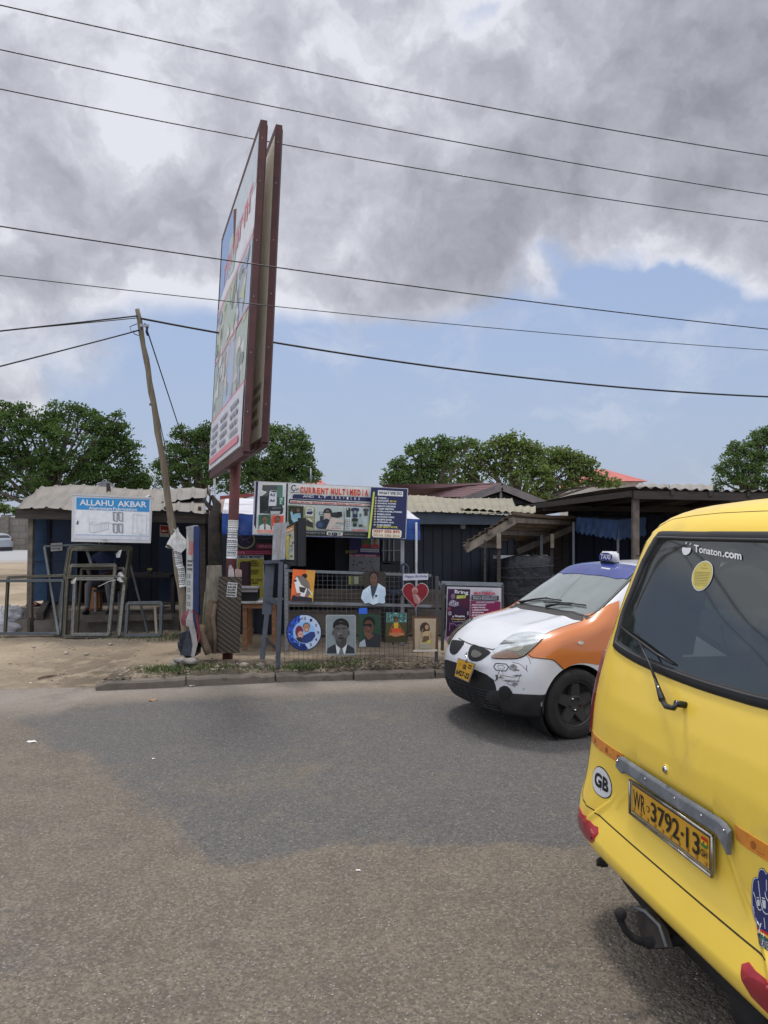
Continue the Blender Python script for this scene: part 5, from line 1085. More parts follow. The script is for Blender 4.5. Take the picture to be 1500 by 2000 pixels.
# man in pale suit cut out
o5 = (660, 1030)
out = [(252, 440), (300, 432), (352, 408), (398, 436), (450, 432), (478, 470), (462, 520), (470, 580), (468, 650), (455, 690), (462, 735), (440, 745), (400, 740), (345, 760), (300, 738), (262, 748), (240, 715), (222, 690), (240, 620), (262, 600), (240, 520), (262, 500), (238, 468)]
A = pic('cut out portrait of a man in a pale suit, hung between rail and birthday sign', out, '2e2824', o=o5); A.poly([(225, 690), (242, 618), (300, 575), (330, 560), (392, 545), (462, 590), (468, 650), (456, 690), (462, 735), (440, 743), (400, 738), (345, 756), (300, 736), (262, 745), (240, 712)], 'b2c2d2')
A.poly([(316, 570), (388, 550), (370, 620), (336, 700)], '24303c'); A.poly([(320, 560), (392, 545), (382, 590), (340, 690)], '2c3a46'); A.ell(352, 470, 44, 40, '14110f'); A.ell(350, 505, 36, 58, '5c4438'); A.poly([(328, 540), (380, 540), (376, 575), (336, 575)], '54402f')
for q in (-1, 1): A.ell(350+q*15, 496, 6, 3, '181210', 8, q < 0); A.line([(350+q*8, 486), (350+q*24, 485)], 3, '1a1412', False)
A.ell(350, 540, 13, 4, '48302a'); A.ell(350, 518, 6, 8, '6c5040', 8); A.line([(392, 550), (345, 700), (300, 600)], 3, '7c8c9c')
for i in range(9): A.line([(410+i*6, 590+i*4), (395+i*8, 735)], 1.6, '94a8bc', i == 0); A.line([(244+i*8, 620+i*3), (256+i*8, 735)], 1.6, '94a8bc', False)
A.ell(374, 668, 12, 10, '1c2024'); fin(A)
# birthday strip
A = pic('small white happy birthday sign above the heart picture', [(636, 456), (882, 452), (880, 512), (636, 518)], 'a8a8b0', o=o5); A.text('Happy Birthday', 650, 500, 872, 496, 34, '3c4468', .01, shear=8); fin(A)
# heart
hp = []
for i in range(40):
    a = 2*math.pi*i/40; x = 16*math.sin(a)**3; y = 13*math.cos(a)-5*math.cos(2*a)-2*math.cos(3*a)-math.cos(4*a); hp.append((757+x*8.0, 650-y*8.9))
A = pic('heart shaped dark red picture with white rim', hp, 'b4aca8', o=o5); A.poly([(757+(x-757)*.96, 655+(y-655)*.96) for x, y in hp], '6e1420')
A.ell(752, 618, 30, 34, '98706a'); A.ell(752, 634, 20, 24, '7c5448'); A.poly([(726, 650), (780, 656), (812, 700), (790, 750), (750, 740), (738, 700)], '8c6460'); A.line([(760, 660), (800, 720)], 8, 'b09890'); fin(A)
mb = MB(); mb.tube([f(660+757/5, 1030+800/5, .03), f(660+757/5, 1030+866/5, .03)], .003, WM, 5); tag(link(mb, 'hanging_wire'), 'short wire under the heart picture', 'wire')
# clock
cc = (769, 1026); A = pic('round blue wall clock printed with a smiling couple', [(cc[0]+174*math.cos(i/40*6.283), cc[1]+180*math.sin(i/40*6.283)) for i in range(40)], '14182a', name='wall_clock', cat='clock'); A.ell(cc[0], cc[1], 164, 170, 'a6b6cc', 40); A.poly([(cc[0]+164*math.cos(a), cc[1]+170*math.sin(a)) for a in [R(80+i*8) for i in range(23)]]+[(cc[0]-40, cc[1]-60)], '2848a0'); A.poly([(cc[0]+160*math.cos(a), cc[1]+166*math.sin(a)) for a in [R(75+i*6) for i in range(12)]]+[(cc[0]-30, cc[1]+60)], '182a68')
for i in range(20): a = R(100+i*8); A.ell(cc[0]+random.uniform(90, 150)*math.cos(a), cc[1]+random.uniform(90, 150)*math.sin(a), 9, 9, random.choice(('5078c0', '7c98d0', '3458b0')), 8, i == 0)
A.ell(cc[0], cc[1], 108, 108, '7ea4cc', 32); A.poly([(700, 1100), (735, 1060), (780, 1050), (830, 1020), (872, 1020), (880, 1060), (850, 1105), (800, 1130), (740, 1125)], '243468')
A.ell(722, 1020, 38, 60, '6a2434'); A.ell(736, 1048, 28, 34, 'b08878'); A.ell(792, 968, 34, 38, '241c18'); A.ell(792, 980, 30, 42, '9a7058'); A.poly([(688, 1080), (740, 1070), (750, 1120), (710, 1110)], '30242c')
for x, y in ((782, 974), (804, 972), (728, 1042), (746, 1042)): A.ell(x, y, 5, 2.5, '181210', 6, x == 782)
A.ell(794, 1000, 12, 4, 'd8c8c0', 8); A.ell(738, 1062, 9, 3, 'c8a8a0', 8, False)
for h in range(1, 13): a = R(h*30-90); x = cc[0]+135*math.cos(a); y = cc[1]+138*math.sin(a); s_ = str(h); wd_ = 11*len(s_); A.text(s_, x-wd_, y+13, x+wd_, y+13, 26, '182040', .02, h == 1)
for i in range(60): a = R(i*6); A.line([(cc[0]+152*math.cos(a), cc[1]+158*math.sin(a)), (cc[0]+162*math.cos(a), cc[1]+168*math.sin(a))], 4 if i % 5 == 0 else 1.5, '182040', i == 0)
fin(A)
# grey portrait with rounded corners
def rrect(x0, y0, x1, y1, r): return [(cx_+r*math.cos(R(a)), cy_+r*math.sin(R(a))) for cx_, cy_, a0 in ((x1-r, y0+r, -90), (x1-r, y1-r, 0), (x0+r, y1-r, 90), (x0+r, y0+r, 180)) for a in range(a0, a0+91, 30)]
A = pic('large grey portrait of a young man in suit and tie, rounded corners', rrect(982, 855, 1275, 1248, 20), '8c9494'); A.poly(rrect(990, 863, 1267, 1240, 16), '70787a')
A.poly([(990, 1230), (1000, 1180), (1070, 1140), (1190, 1140), (1255, 1180), (1266, 1230)], '282c32'); A.poly([(1078, 1140), (1190, 1140), (1170, 1236), (1090, 1236)], 'b8bcbc'); A.poly([(1120, 1186), (1146, 1186), (1158, 1240), (1108, 1240)], '5c6466'); A.poly([(1076, 1090), (1184, 1090), (1180, 1150), (1134, 1190), (1086, 1150)], '3e3c3a')
A.ell(1130, 960, 78, 72, '121212', 28); A.ell(1130, 1020, 72, 102, '4e4c4a', 30); A.poly([(1062, 990), (1066, 940), (1100, 925), (1165, 925), (1196, 945), (1200, 990), (1186, 962), (1130, 945), (1078, 962)], '141414'); A.ell(1054, 1030, 10, 24, '444240', 10); A.ell(1206, 1030, 10, 24, '444240', 10, False)
A.poly([(1130, 1100), (1185, 1080), (1150, 1180)], '383634', False)
for q in (-1, 1): A.ell(1130+q*30, 1008, 15, 7, '70706e', 12, q < 0)
for q in (-1, 1): A.ell(1130+q*30, 1008, 7, 7, '101010', 8, q < 0); A.line([(1130+q*12, 990), (1130+q*32, 982), (1130+q*50, 990)], 7, '161616', False)
A.poly([(1120, 1010), (1138, 1010), (1150, 1050), (1114, 1050)], '5a5856'); A.ell(1132, 1052, 15, 6, '343230'); A.ell(1132, 1082, 30, 10, '302c2c'); A.ell(1132, 1080, 22, 3, '141414'); A.ell(1106, 1036, 14, 22, '5e5c5a', 10, False); fin(A)
# pensive man on green
A = pic('dark green portrait of a man resting his chin on his hand', [(203, 845), (412, 850), (415, 1172), (200, 1168)], '1e3a2c', o=o5); A.poly([(205, 1166), (210, 1120), (260, 1080), (360, 1030), (412, 1050), (413, 1170)], '22262a'); A.poly([(205, 1166), (212, 1125), (262, 1090), (275, 1166)], '8c949c')
A.ell(304, 930, 58, 60, '14100e', 22); A.ell(300, 975, 50, 70, '52382c', 22); A.poly([(244, 945), (330, 940), (332, 972), (300, 968), (296, 962), (250, 965)], '141214'); A.poly([(250, 1000), (272, 1030), (330, 1040), (350, 1060), (300, 1100), (262, 1060)], '5e4234')
for i in range(4): A.line([(268+i*14, 1048-i*2), (282+i*16, 1022-i*3)], 9, '6a4a3a', i == 0)
A.ell(306, 1022, 16, 5, '3a2420'); A.poly([(292, 975), (304, 975), (312, 1000), (288, 1000)], '64463a'); fin(A)
# blue tile
A = pic('small plain blue tile above the pensive portrait', [(203, 790), (286, 786), (288, 843), (205, 846)], '2c5ab4', o=o5, th=.01, name='blue_card', cat='card', g=None); fin(A)
# seated woman by the trees
A = pic('picture of a woman in yellow top and orange skirt before trees', [(470, 828), (675, 835), (672, 1120), (462, 1125)], '3c3c24', o=o5); A.poly([(472, 830), (674, 837), (673, 930), (470, 930)], '486c68')
for i in range(24): A.ell(random.uniform(480, 665), random.uniform(838, 915), random.uniform(6, 18), random.uniform(4, 12), random.choice(('6c9894', '2c4c48', '88b0a8', '3c5c50')), 8, i % 8 == 0)
for x in (495, 520, 600, 640): A.line([(x, 832), (x+8, 930)], 5, '28342c', x == 495)
A.ell(566, 900, 22, 26, '241812'); A.ell(568, 905, 14, 18, '6c4430'); A.poly([(546, 930), (588, 930), (592, 990), (545, 990)], 'a89030'); A.poly([(528, 985), (606, 985), (625, 1020), (600, 1040), (525, 1030)], 'ac4424'); A.line([(540, 940), (520, 990), (500, 1050), (480, 1110)], 11, '845030'); A.line([(592, 940), (615, 990), (650, 1030)], 10, '845030', False); A.poly([(510, 1028), (640, 1028), (655, 1050), (560, 1070), (500, 1050)], '9c6444'); A.poly([(465, 1060), (672, 1070), (672, 1118), (463, 1122)], '32301c', False); fin(A)
# framed picture
A = pic('brown framed picture of a woman in a yellow dress, lower right of the panel', [(724, 868), (975, 876), (972, 1210), (735, 1214)], '56402e', o=o5, name='framed_picture', th=.035); A.poly([(748, 890), (958, 892), (950, 1196), (752, 1196)], 'a09078')
for i in range(26): A.line([(750, 905+i*11), (954, 906+i*11)], 1.6, '7c705c', i == 0)
A.poly([(735, 1196), (972, 1192), (972, 1210), (735, 1214)], 'b4b0a4'); A.ell(850, 985, 48, 58, '342c28'); A.ell(868, 975, 18, 24, '9c7860'); A.poly([(810, 1040), (850, 1015), (890, 1010), (910, 1060), (916, 1090), (880, 1120), (905, 1180), (800, 1185), (800, 1100)], 'a08c68'); A.poly([(836, 1060), (890, 1062), (892, 1100), (850, 1120), (820, 1120)], '584838'); A.poly([(876, 1100), (905, 1100), (902, 1140), (880, 1135)], 'a8a43c'); A.poly([(800, 1140), (900, 1140), (905, 1184), (800, 1186)], '8c8878'); A.line([(830, 990), (815, 1060), (830, 1100)], 9, '8c6c54'); A.line([(900, 1030), (914, 1080)], 9, '8c6c54', False); fin(A)
# ============================================================ BANNER AT THE RIGHT
f = vplane(870, 9.7, 985, 9.95)
bn = root('banner_stand', f(925, 1262), 'maroon and white printing services banner on a frame, beside the white taxi', 'banner')
A = Art(f, 860, 1130, 10.714, .0012); A.slab([(140, 165), (1275, 195), (1275, 1300), (110, 1300)], .02, pc('a8a4a8')); A.lay = 1
A.poly([(160, 215), (625, 225), (590, 1290), (120, 1290)], '2c1230'); A.poly([(160, 215), (330, 220), (300, 420), (160, 420)], '38143c'); A.poly([(300, 400), (620, 400), (600, 640), (420, 560)], '40142e')
A.ell(265, 350, 55, 62, '1c1420'); A.ell(268, 370, 46, 56, '6c5868'); A.poly([(170, 560), (190, 470), (250, 440), (330, 470), (400, 560), (300, 590)], '7c7484')
for i in range(8): A.poly([(190+i*24, 470+(i % 3)*26), (206+i*24, 466+(i % 3)*26), (214+i*24, 490+(i % 3)*26), (196+i*24, 494+(i % 3)*26)], ('c4c0c8' if i % 2 else '2c2830'), i == 0)
A.text('Bring', 300, 330, 585, 350, 95, 'dcd8dc', .015); A.poly([(345, 350), (545, 345), (530, 410), (335, 425)], '88963c'); A.text('back', 350, 408, 460, 402, 40, 'c4cc8c', .01)
A.ell(180, 632, 40, 40, '702c44'); A.rect(172, 692, 228, 765, 'a8a0ac'); A.rect(188, 708, 212, 750, '2c1230'); A.rect(560, 685, 592, 765, '8c8490')
A.text('a', 248, 810, 285, 812, 30, 'c4bcc8', .01); A.text('Graphic', 300, 812, 515, 822, 52, 'dcd8dc', .03, False); A.text('Designer?', 235, 872, 520, 880, 46, 'a89058', .03, False); A.scrib(245, 890, 505, 915, 1, '8c8494')
A.line([(190, 1090), (200, 930), (300, 950), (330, 990), (400, 960), (440, 990), (470, 940), (580, 925)], 14, '7c5c80'); A.line([(210, 940), (270, 990)], 8, '7c5c80', False); A.poly([(320, 1000), (430, 1000), (420, 1090), (330, 1090)], '1c0c24'); A.ell(170, 1270, 70, 60, '8c7090')
A.poly([(640, 465), (1262, 480), (1262, 1300), (600, 1300)], '701c44'); A.text('MULTIMEDIA', 710, 335, 1155, 342, 58, 'a02440', .04); A.scrib(870, 250, 1090, 272, 1, '5c5c5c')
A.poly([(655, 348), (1222, 362), (1222, 458), (652, 448)], '1c1c24'); A.text('DESIGN, BRAND, PRINT', 680, 398, 1195, 405, 32, 'b0b0b8', .01); A.text('PHOTOGRAPHY', 690, 438, 1190, 445, 32, 'b0b0b8', .01, False)
A.rect(745, 482, 1125, 515, 'a894a4'); A.text('OUR SERVICES', 760, 508, 1110, 510, 22, '602040', .01)
for i, s_ in enumerate(('PHOTOCOPY', 'PRINTING', 'LAMINATION', 'BINDING', 'BUDGET', 'ONLINE', 'SCANNING')): A.text('- '+s_, 640-i*3, 568+i*53, 690+31*len(s_), 568+i*53, 32, 'd0c4cc', .03, i == 0)
link(A, 'banner_sheet', bn)
mb = MB(); Fb = lambda x, y, o=-.03: f(860+x/10.714, 1130+y/10.714, o); mb.bar(Fb(20, 95), Fb(1300, 128), .03, .05, mat('grey_bar', (.2, .22, .24), .6)); mb.bar(Fb(1295, 120), Fb(1300, 1500), .04, .04, mat('dark_post', (.06, .06, .065))); mb.bar(Fb(70, 100), Fb(40, 1500), .04, .04, mat('dark_post', (.06, .06, .065)), up=(0, 1, 0)); mb.bar(Fb(-40, 60, -.1), Fb(130, 420, -.06), .025, .025, mat('grey_bar', (.2, .22, .24))); link(mb, 'banner_frame', bn)
# ============================================================ SMALL STANDING THINGS ON THE VERGE
# patterned board
f = vplane(424, 9.0, 474, 9.0); PB = bpy.data.materials.new('chequer_board'); PB.use_nodes = True; t = NT(PB.node_tree); tc = t.node('ShaderNodeTexCoord').outputs['Object']
mp = t.node('ShaderNodeMapping'); t.put(mp, 0, tc); mp.inputs['Rotation'].default_value = (0, R(40), 0); mp.inputs['Scale'].default_value = (1, 1, 1.6)
wv = t.node('ShaderNodeTexWave', bands_direction='X'); t.put(wv, 0, mp.outputs[0]); t.put(wv, 'Scale', 5.0); t.put(wv, 'Distortion', .6); wz = t.node('ShaderNodeTexWave', bands_direction='Z'); t.put(wz, 0, mp.outputs[0]); t.put(wz, 'Scale', 9.0); t.put(wz, 'Distortion', 1.5)
k = t.math('MULTIPLY', t.rng(wv.outputs[1], .3, .6), t.rng(wz.outputs[1], .2, .5)); c = t.mix(k, (.030, .024, .018, 1), (.150, .115, .080, 1)); c = t.mix(t.rng(t.noise(tc, 5, 5), .4, .7, 0, .5), c, (.05, .042, .034, 1))
b = t.node('ShaderNodeBsdfPrincipled'); t.put(b, 'Base Color', c); t.put(b, 'Roughness', .85); t.put(b, 'Normal', t.bump(k, .4, .004)); t.l.new(b.outputs[0], t.node('ShaderNodeOutputMaterial').inputs[0])
A = Art(f, 340, 1000, 6.06, .0015); A.slab([(527, 765), (803, 768), (775, 1670), (490, 1670)], .03, PB, WD)
o = tag(link(A, 'board'), 'dark patterned board standing upright on the verge with a small notice', 'board')
A = Art(f, 340, 1000, 6.06, .0015); A.lay = 1; A.slab([(636, 830), (750, 840), (736, 1010), (618, 1002)], -.002, pc('a8a8a4')); A.lay = 3
for i, s_ in enumerate(('DAILY JOB', 'SALES', 'SALARY', '0543980', '0247965')): A.text(s_, 640-i*4, 866+i*32, 738-i*3, 872+i*32, 24, '2c2c2a', .045, i == 0)
link(A, 'notice', o)
# wooden slabs and sticks leaning on the post
def slabw(label, pts_px, Y, th, mt, name='wooden_slab', cat='timber', g='old wooden offcuts stacked by the red post'):
    mb = MB(); mb.prism([P(x, y, Y) for x, y in pts_px], (0, th, 0), mt); tag(link(mb, name), label, cat, g)
OW = mat('weathered_slab', (.19, .165, .125), .9, var=.35, scale=10, bump=.5, bscale=16, bdist=.01, stretch=(2, 2, .5), dirt=(.08, .065, .045), damt=.8)
OW2 = mat('brown_slab', (.145, .105, .07), .9, var=.35, scale=10, bump=.6, bscale=14, bdist=.015, dirt=(.06, .045, .03), damt=.8)
slabw('tall pale weathered slab leaning behind the patterned board', [(404, 1105), (432, 1104), (436, 1190), (430, 1275), (398, 1272), (401, 1160)], 9.12, .04, OW)
slabw('shorter knobbly brown slab in front of the tall pale slab', [(405, 1176), (410, 1172), (419, 1176), (422, 1200), (420, 1272), (410, 1276), (402, 1262), (402, 1215)], 9.0, .06, OW2)
mb = MB(); mb.tube([P(402, 1156, 9.02), P(398, 1200, 9.0), P(396, 1232, 8.98), P(402, 1268, 8.95)], [.014, .016, .018, .02], mat('green_stick', (.10, .105, .06), .8, var=.3), 8); tag(link(mb, 'stick'), 'greenish stick standing at the left of the wooden slabs', 'stick')
mb = MB(); mb.ball(P(421, 1174, 8.98), .028, OW2, 8, jit=.4)
mb.tube([P(421, 1178, 8.98), P(416, 1205, 8.97), P(420, 1240, 8.97), P(418, 1276, 8.95)], [.02, .028, .024, .028], OW2, 9); tag(link(mb, 'gnarled_branch'), 'gnarled branch with a round knob against the patterned board', 'branch')
mb = MB(); mb.tube([P(394, 1222, 8.95), P(392, 1240, 8.9), P(402, 1262, 8.85), P(408, 1277, 8.85)], [.05, .055, .05, .045], OW2, 9); tag(link(mb, 'tree_stump'), 'crooked brown stump at the foot of the wooden slabs', 'stump')
mb = MB(); bk = mat('dead_trunk', (.045, .036, .03), .95, var=.4, scale=8, bump=.8, bscale=12, bdist=.03)
mb.tube([(P(425, 1260, 10.4).x, 10.4, .05), P(421, 1110, 10.4), P(419, 1010, 10.4), P(424, 985, 10.4), P(414, 968, 10.45)], [.11, .10, .085, .06, .02], bk, 12); mb.tube([P(420, 1000, 10.4), P(404, 985, 10.4), P(398, 974, 10.4)], [.05, .03, .015], bk, 7); mb.tube([P(408, 990, 10.4), P(412, 972, 10.4), P(407, 962, 10.4)], [.02, .015, .008], bk, 6)
tag(link(mb, 'dead_trunk'), 'dark dead tree trunk between the workshop and the red post', 'tree trunk')
mb = MB(); mb.tube([(P(420, 1250, 10.9).x, 10.9, .1), P(419, 926, 10.9)], .016, mat('pale_pipe', (.42, .42, .44)), 8); tag(link(mb, 'pipe_pole'), 'thin pale pipe standing just left of the red billboard post', 'pole')
mb = MB(); mb.tube([(P(408, 1250, 11).x, 11, .1), P(410, 955, 11)], .012, WG, 8); tag(link(mb, 'thin_pole'), 'thin dull timber pole left of the pale pipe', 'pole')
# torn carton pieces tucked behind the board
mb = MB(); CT = mat('torn_carton', (.36, .26, .22), .8, var=.3, scale=12); CT2 = mat('torn_carton_white', (.45, .40, .38), .8, var=.3, scale=12)
mb.prism([P(445, 1128, 9.06), P(447, 1106, 9.06), P(451, 1103, 9.06), P(456, 1112, 9.06), P(458, 1128, 9.06)], (0, .01, 0), CT2); tag(link(mb, 'torn_carton'), 'torn white carton piece sticking up behind the patterned board, left one', 'carton')
mb = MB(); mb.prism([P(459, 1128, 9.05), P(459, 1112, 9.05), P(464, 1110, 9.05), P(472, 1114, 9.05), P(472, 1128, 9.05)], (0, .01, 0), CT); tag(link(mb, 'torn_carton'), 'torn brownish carton piece sticking up behind the patterned board, right one', 'carton')
# narrow blue framed sign
ns = root('narrow_sign', P(380, 1285, 9.2), 'tall narrow sign seen nearly edge on, with a dark blue frame and red lettering', 'sign'); BE = mat('royal_edge', (.018, .034, .11), .6, var=.2)
TLn, TRn, BRn, BLn = P(364, 1031, 10.1), P(380, 1028, 9.35), P(378, 1228, 9.35), P(363, 1222, 10.1); fb = bilin(TLn, TRn, BRn, BLn)
A = Art(fb, 0, 0, 1, .0015); A.slab([(0, 0), (1, 0), (1, 1), (0, 1)], .05, mat('sign_grey', (.36, .37, .36), .5, var=.1, dirt=(.2, .2, .19), damt=.5)); A.lay = 1; A.poly([(.12, .03), (.9, .03), (.9, .97), (.12, .97)], 'a4a6a2'); A.poly([(.12, .03), (.9, .03), (.9, .4), (.12, .34)], 'b4b0ac', False)
A.lay = 2; A.text('ALUM', .3, .28, .9, .28, .14, 'b04c44', .03); A.scrib(.2, .32, .9, .44, 3, '4c5450', wd=.2); 
for i in range(7): A.lay = 3; A.rect(.22, .47+i*.07, .6, .51+i*.07, '60686a', i == 0); A.rect(.32, .48+i*.07, .5, .50+i*.07, 'a8aaa6')
link(A, 'sign_face', ns)
nn = (TRn-TLn).cross(TLn-BLn).normalized(); mb = MB()
mb.bar(TRn-nn*.03, BRn-nn*.03+Vector((0, 0, -.2)), .07, .05, BE, up=(0, 1, 0)); mb.bar(P(377, 1225, 9.33), P(374, 1288, 9.25), .05, .05, BE, up=(0, 1, 0)); mb.bar(TLn-nn*.02, TRn-nn*.02, .05, .03, mat('sign_grey', (.36, .37, .36))); link(mb, 'sign_frame', ns)
# bent red and white strip, black cloth bundle
mb = MB(); RDS = mat('faded_red_plastic', (.17, .03, .042), .5, var=.2); WDS = mat('dirty_white_plastic', (.33, .30, .28), .6, var=.25, scale=12)
a_ = [(369, 1190), (358, 1198), (353, 1210), (356, 1222)]; b_2 = [(374, 1196), (366, 1204), (361, 1212), (362, 1224)]
V = [P(x, y, 8.85) for x, y in a_]+[P(x, y, 8.8) for x, y in b_2]; mb.add(V, [(i, i+1, i+5, i+4) for i in range(3)], RDS); mb.add([v+Vector((0, .01, 0)) for v in V], [(i+4, i+5, i+1, i) for i in range(3)], RDS)
V = [P(x, y, 8.8) for x, y in ((370, 1190), (364, 1210), (372, 1236), (376, 1260), (373, 1282))]+[P(x, y, 8.76) for x, y in ((376, 1192), (377, 1212), (383, 1236), (386, 1258), (379, 1284))]
mb.add(V, [(i, i+1, i+6, i+5) for i in range(4)], WDS); mb.add([v+Vector((0, .012, 0)) for v in V], [(i+5, i+6, i+1, i) for i in range(4)], WDS)
V = [P(x, y, 8.78) for x, y in ((374, 1192), (381, 1200), (384, 1222), (386, 1244), (384, 1256))]+[P(x, y, 8.74) for x, y in ((378, 1190), (386, 1200), (389, 1222), (392, 1240), (388, 1256))]
mb.add(V, [(i, i+1, i+6, i+5) for i in range(4)], RDS); mb.add([v+Vector((0, .012, 0)) for v in V], [(i+5, i+6, i+1, i) for i in range(4)], RDS)
tag(link(mb, 'bent_strip'), 'twisted red and white plastic strip at the foot of the narrow blue sign', 'plastic strip')
mb = MB(); BKC = mat('black_bag', (.022, .025, .036), .45, var=.3, bump=.6, bscale=14, bdist=.02)
c = P(366, 1262, 8.85); mb.prism([P(350, 1238, 8.8), P(366, 1232, 8.85), P(384, 1240, 8.8), P(381, 1282, 8.8), P(352, 1280, 8.8)], (0, .28, 0), BKC); mb.ball(c+Vector((0, .1, -.02)), .13, BKC, 10, (.9, .8, 1), .5); tag(link(mb, 'black_container'), 'broken black container leaning under the twisted plastic strip', 'container')
mb = MB(); 
for (x, y, r) in ((351, 1289, .05), (372, 1291, .06), (341, 1296, .035)): mb = MB(); mb.ball(P(x, y, 8.5), r, mat('kerb_lump', (.26, .24, .21), .9, var=.3, bump=.5), 7, (1.5, 1, .6), .5); tag(link(mb, 'concrete_lump'), {351: 'left broken concrete lump below the black container', 372: 'largest concrete lump beside the foot of the narrow sign', 341: 'smallest concrete lump furthest left on the verge'}[x], 'concrete lump')
# wooden table
tb_ = root('wooden_table', P(505, 1250, 9.8), 'rough orange brown wooden table with flaking white top by the blue grey stand', 'table'); TW = mat('table_wood', (.27, .135, .07), .75, var=.25, scale=12, stretch=(.6, 4, 4), bump=.3); TT = mat('flaked_top', (.42, .42, .40), .7, var=.3, scale=14, dirt=(.15, .12, .09), dscale=5, damt=.9)
tz = P(500, 1177, 9.8).z; x0, x1 = Xp(471, 9.8), Xp(543, 9.8)
mb = MB(); mb.box(((x0+x1)/2, 10.05, tz), (x1-x0, .55, .025), TT, bev=.004); link(mb, 'top', tb_); mb = MB(); mb.box(((x0+x1)/2-.01, 9.83, tz-.045), (x1-x0-.05, .03, .065), TW); link(mb, 'apron', tb_); mb = MB(); mb.box(((x0+x1)/2-.01, 10.28, tz-.045), (x1-x0-.05, .03, .065), TW); link(mb, 'apron', tb_)
for x in (x0+.04, x1-.06):
    for y in (9.86, 10.24): mb = MB(); mb.bar((x, y, .11), (x, y, tz-.02), .055, .05, TW); link(mb, 'leg', tb_)
mb = MB(); mb.bar((x0+.05, 9.9, .3), (x0+.07, 10.2, .3), .04, .12, TW); link(mb, 'stretcher', tb_)
bx = root('box', P(488, 1176, 10.0), 'black box with pale lid standing on the wooden table', 'box'); mb = MB(); c = P(487, 1164, 10.0); mb.box((c.x, 10.0, tz+.09), (.24, .26, .15), BKP, bev=.008); link(mb, 'box_body', bx); mb = MB(); mb.box((c.x, 9.98, tz+.185), (.28, .3, .03), mat('lid_grey', (.26, .25, .25), .5), bev=.01); mb.box((c.x+.0, 9.86, tz+.16), (.27, .04, .05), mat('lid_grey', (.26, .25, .25))); link(mb, 'lid', bx)
mb = MB(); c = P(478, 1135, 10.3); mb.box((c.x, 10.35, tz+.27), (.12, .2, .5), mat('dark_maroon', (.035, .015, .02), .7), bev=.01); tag(link(mb, 'speaker_box'), 'narrow dark maroon box behind the black box on the table', 'box')
# blue grey stand with light box and whitish board
es = root('display_stand', P(532, 1290, 8.9), 'blue grey metal stand carrying a pale board beside the wire mesh panel', 'stand')
mb = MB(); mb.bar(P(528, 1100, 9.0), P(521, 1200, 8.9), .11, .05, BLS, up=(0, 1, 0)); mb.bar(P(522, 1195, 8.9), P(512, 1288, 8.8), .055, .05, BLS, up=(0, 1, 0)); link(mb, 'leg', es)
mb = MB(); mb.bar(P(520, 1098, 9.0), P(553, 1096, 8.85), .12, .04, BLS); link(mb, 'crossbar', es); mb = MB(); mb.bar(P(515, 1245, 8.85), P(545, 1270, 8.75), .03, .04, WD); link(mb, 'brace', es); mb = MB(); mb.bar(P(522, 1168, 8.9), P(545, 1178, 8.8), .04, .06, BLS); link(mb, 'crossbar', es)
mb = MB(); mb.prism([P(534, 1022, 9.1), P(560, 1020, 8.9), P(556, 1096, 8.9), P(531, 1096, 9.1)], (.02, .05, 0), mat('milky_board', (.40, .41, .41), .6, var=.2, scale=8, dirt=(.25, .2, .19), damt=.6)); fS = bilin(P(534, 1022, 9.1), P(560, 1020, 8.9), P(556, 1096, 8.9), P(531, 1096, 9.1)); link(mb, 'pale_board', es)
A = Art(fS, 0, 0, 1, .002); A.lay = 1; A.line([(.3, .1), (.28, .7), (.45, .7), (.45, .95)], .04, '8c8e8e'); A.line([(.62, .05), (.6, .9)], .05, '9a8a88', False); A.line([(.8, .5), (.8, .98)], .04, '8c8e8e', False); A.scrib(.3, .2, .6, .8, 9, 'a09494', wd=.1); link(A, 'faded_print', es)
lb = root('light_box_sign', P(570, 1100, 8.75), 'small black framed light box with faded yellow print on top of the panel post', 'sign')
c4 = (P(557, 1030, 8.95), P(579, 1018, 8.6), P(579, 1101, 8.6), P(557, 1096, 8.95)); fL = bilin(*c4)
A = Art(fL, 0, 0, 1, .0015); A.slab([(0, 0), (1, 0), (1, 1), (0, 1)], .10, mat('black_frame', (.018, .018, .02), .5)); A.lay = 1; A.poly([(.1, .06), (.82, .06), (.82, .92), (.1, .94)], 'a0a494'); A.poly([(.1, .06), (.82, .06), (.82, .2), (.1, .2)], 'b07c4c'); A.scrib(.18, .10, .74, .17, 1, 'd0c8bc', wd=.1); A.poly([(.1, .25), (.45, .25), (.4, .9), (.1, .9)], 'a8984c')
for i in range(14): A.ell(random.uniform(.2, .75), random.uniform(.28, .85), .09, .03, random.choice(('4c6474', '8c9c9c', 'c0b060', '505848')), 8, i == 0)
link(A, 'print', lb); mb = MB(); mb.bar(c4[3]+Vector((0, 0, -.01)), c4[2]+Vector((0, 0, -.01)), .1, .03, mat('black_frame', (.018, .018, .02))); mb.bar(P(568, 1100, 8.8), P(560, 1112, 8.72), .03, .03, BLS); mb.box(c4[2]+Vector((.06, .03, .25)), (.09, .09, .56), mat('black_frame', (.018, .018, .02)), bev=.004); link(mb, 'frame', lb)
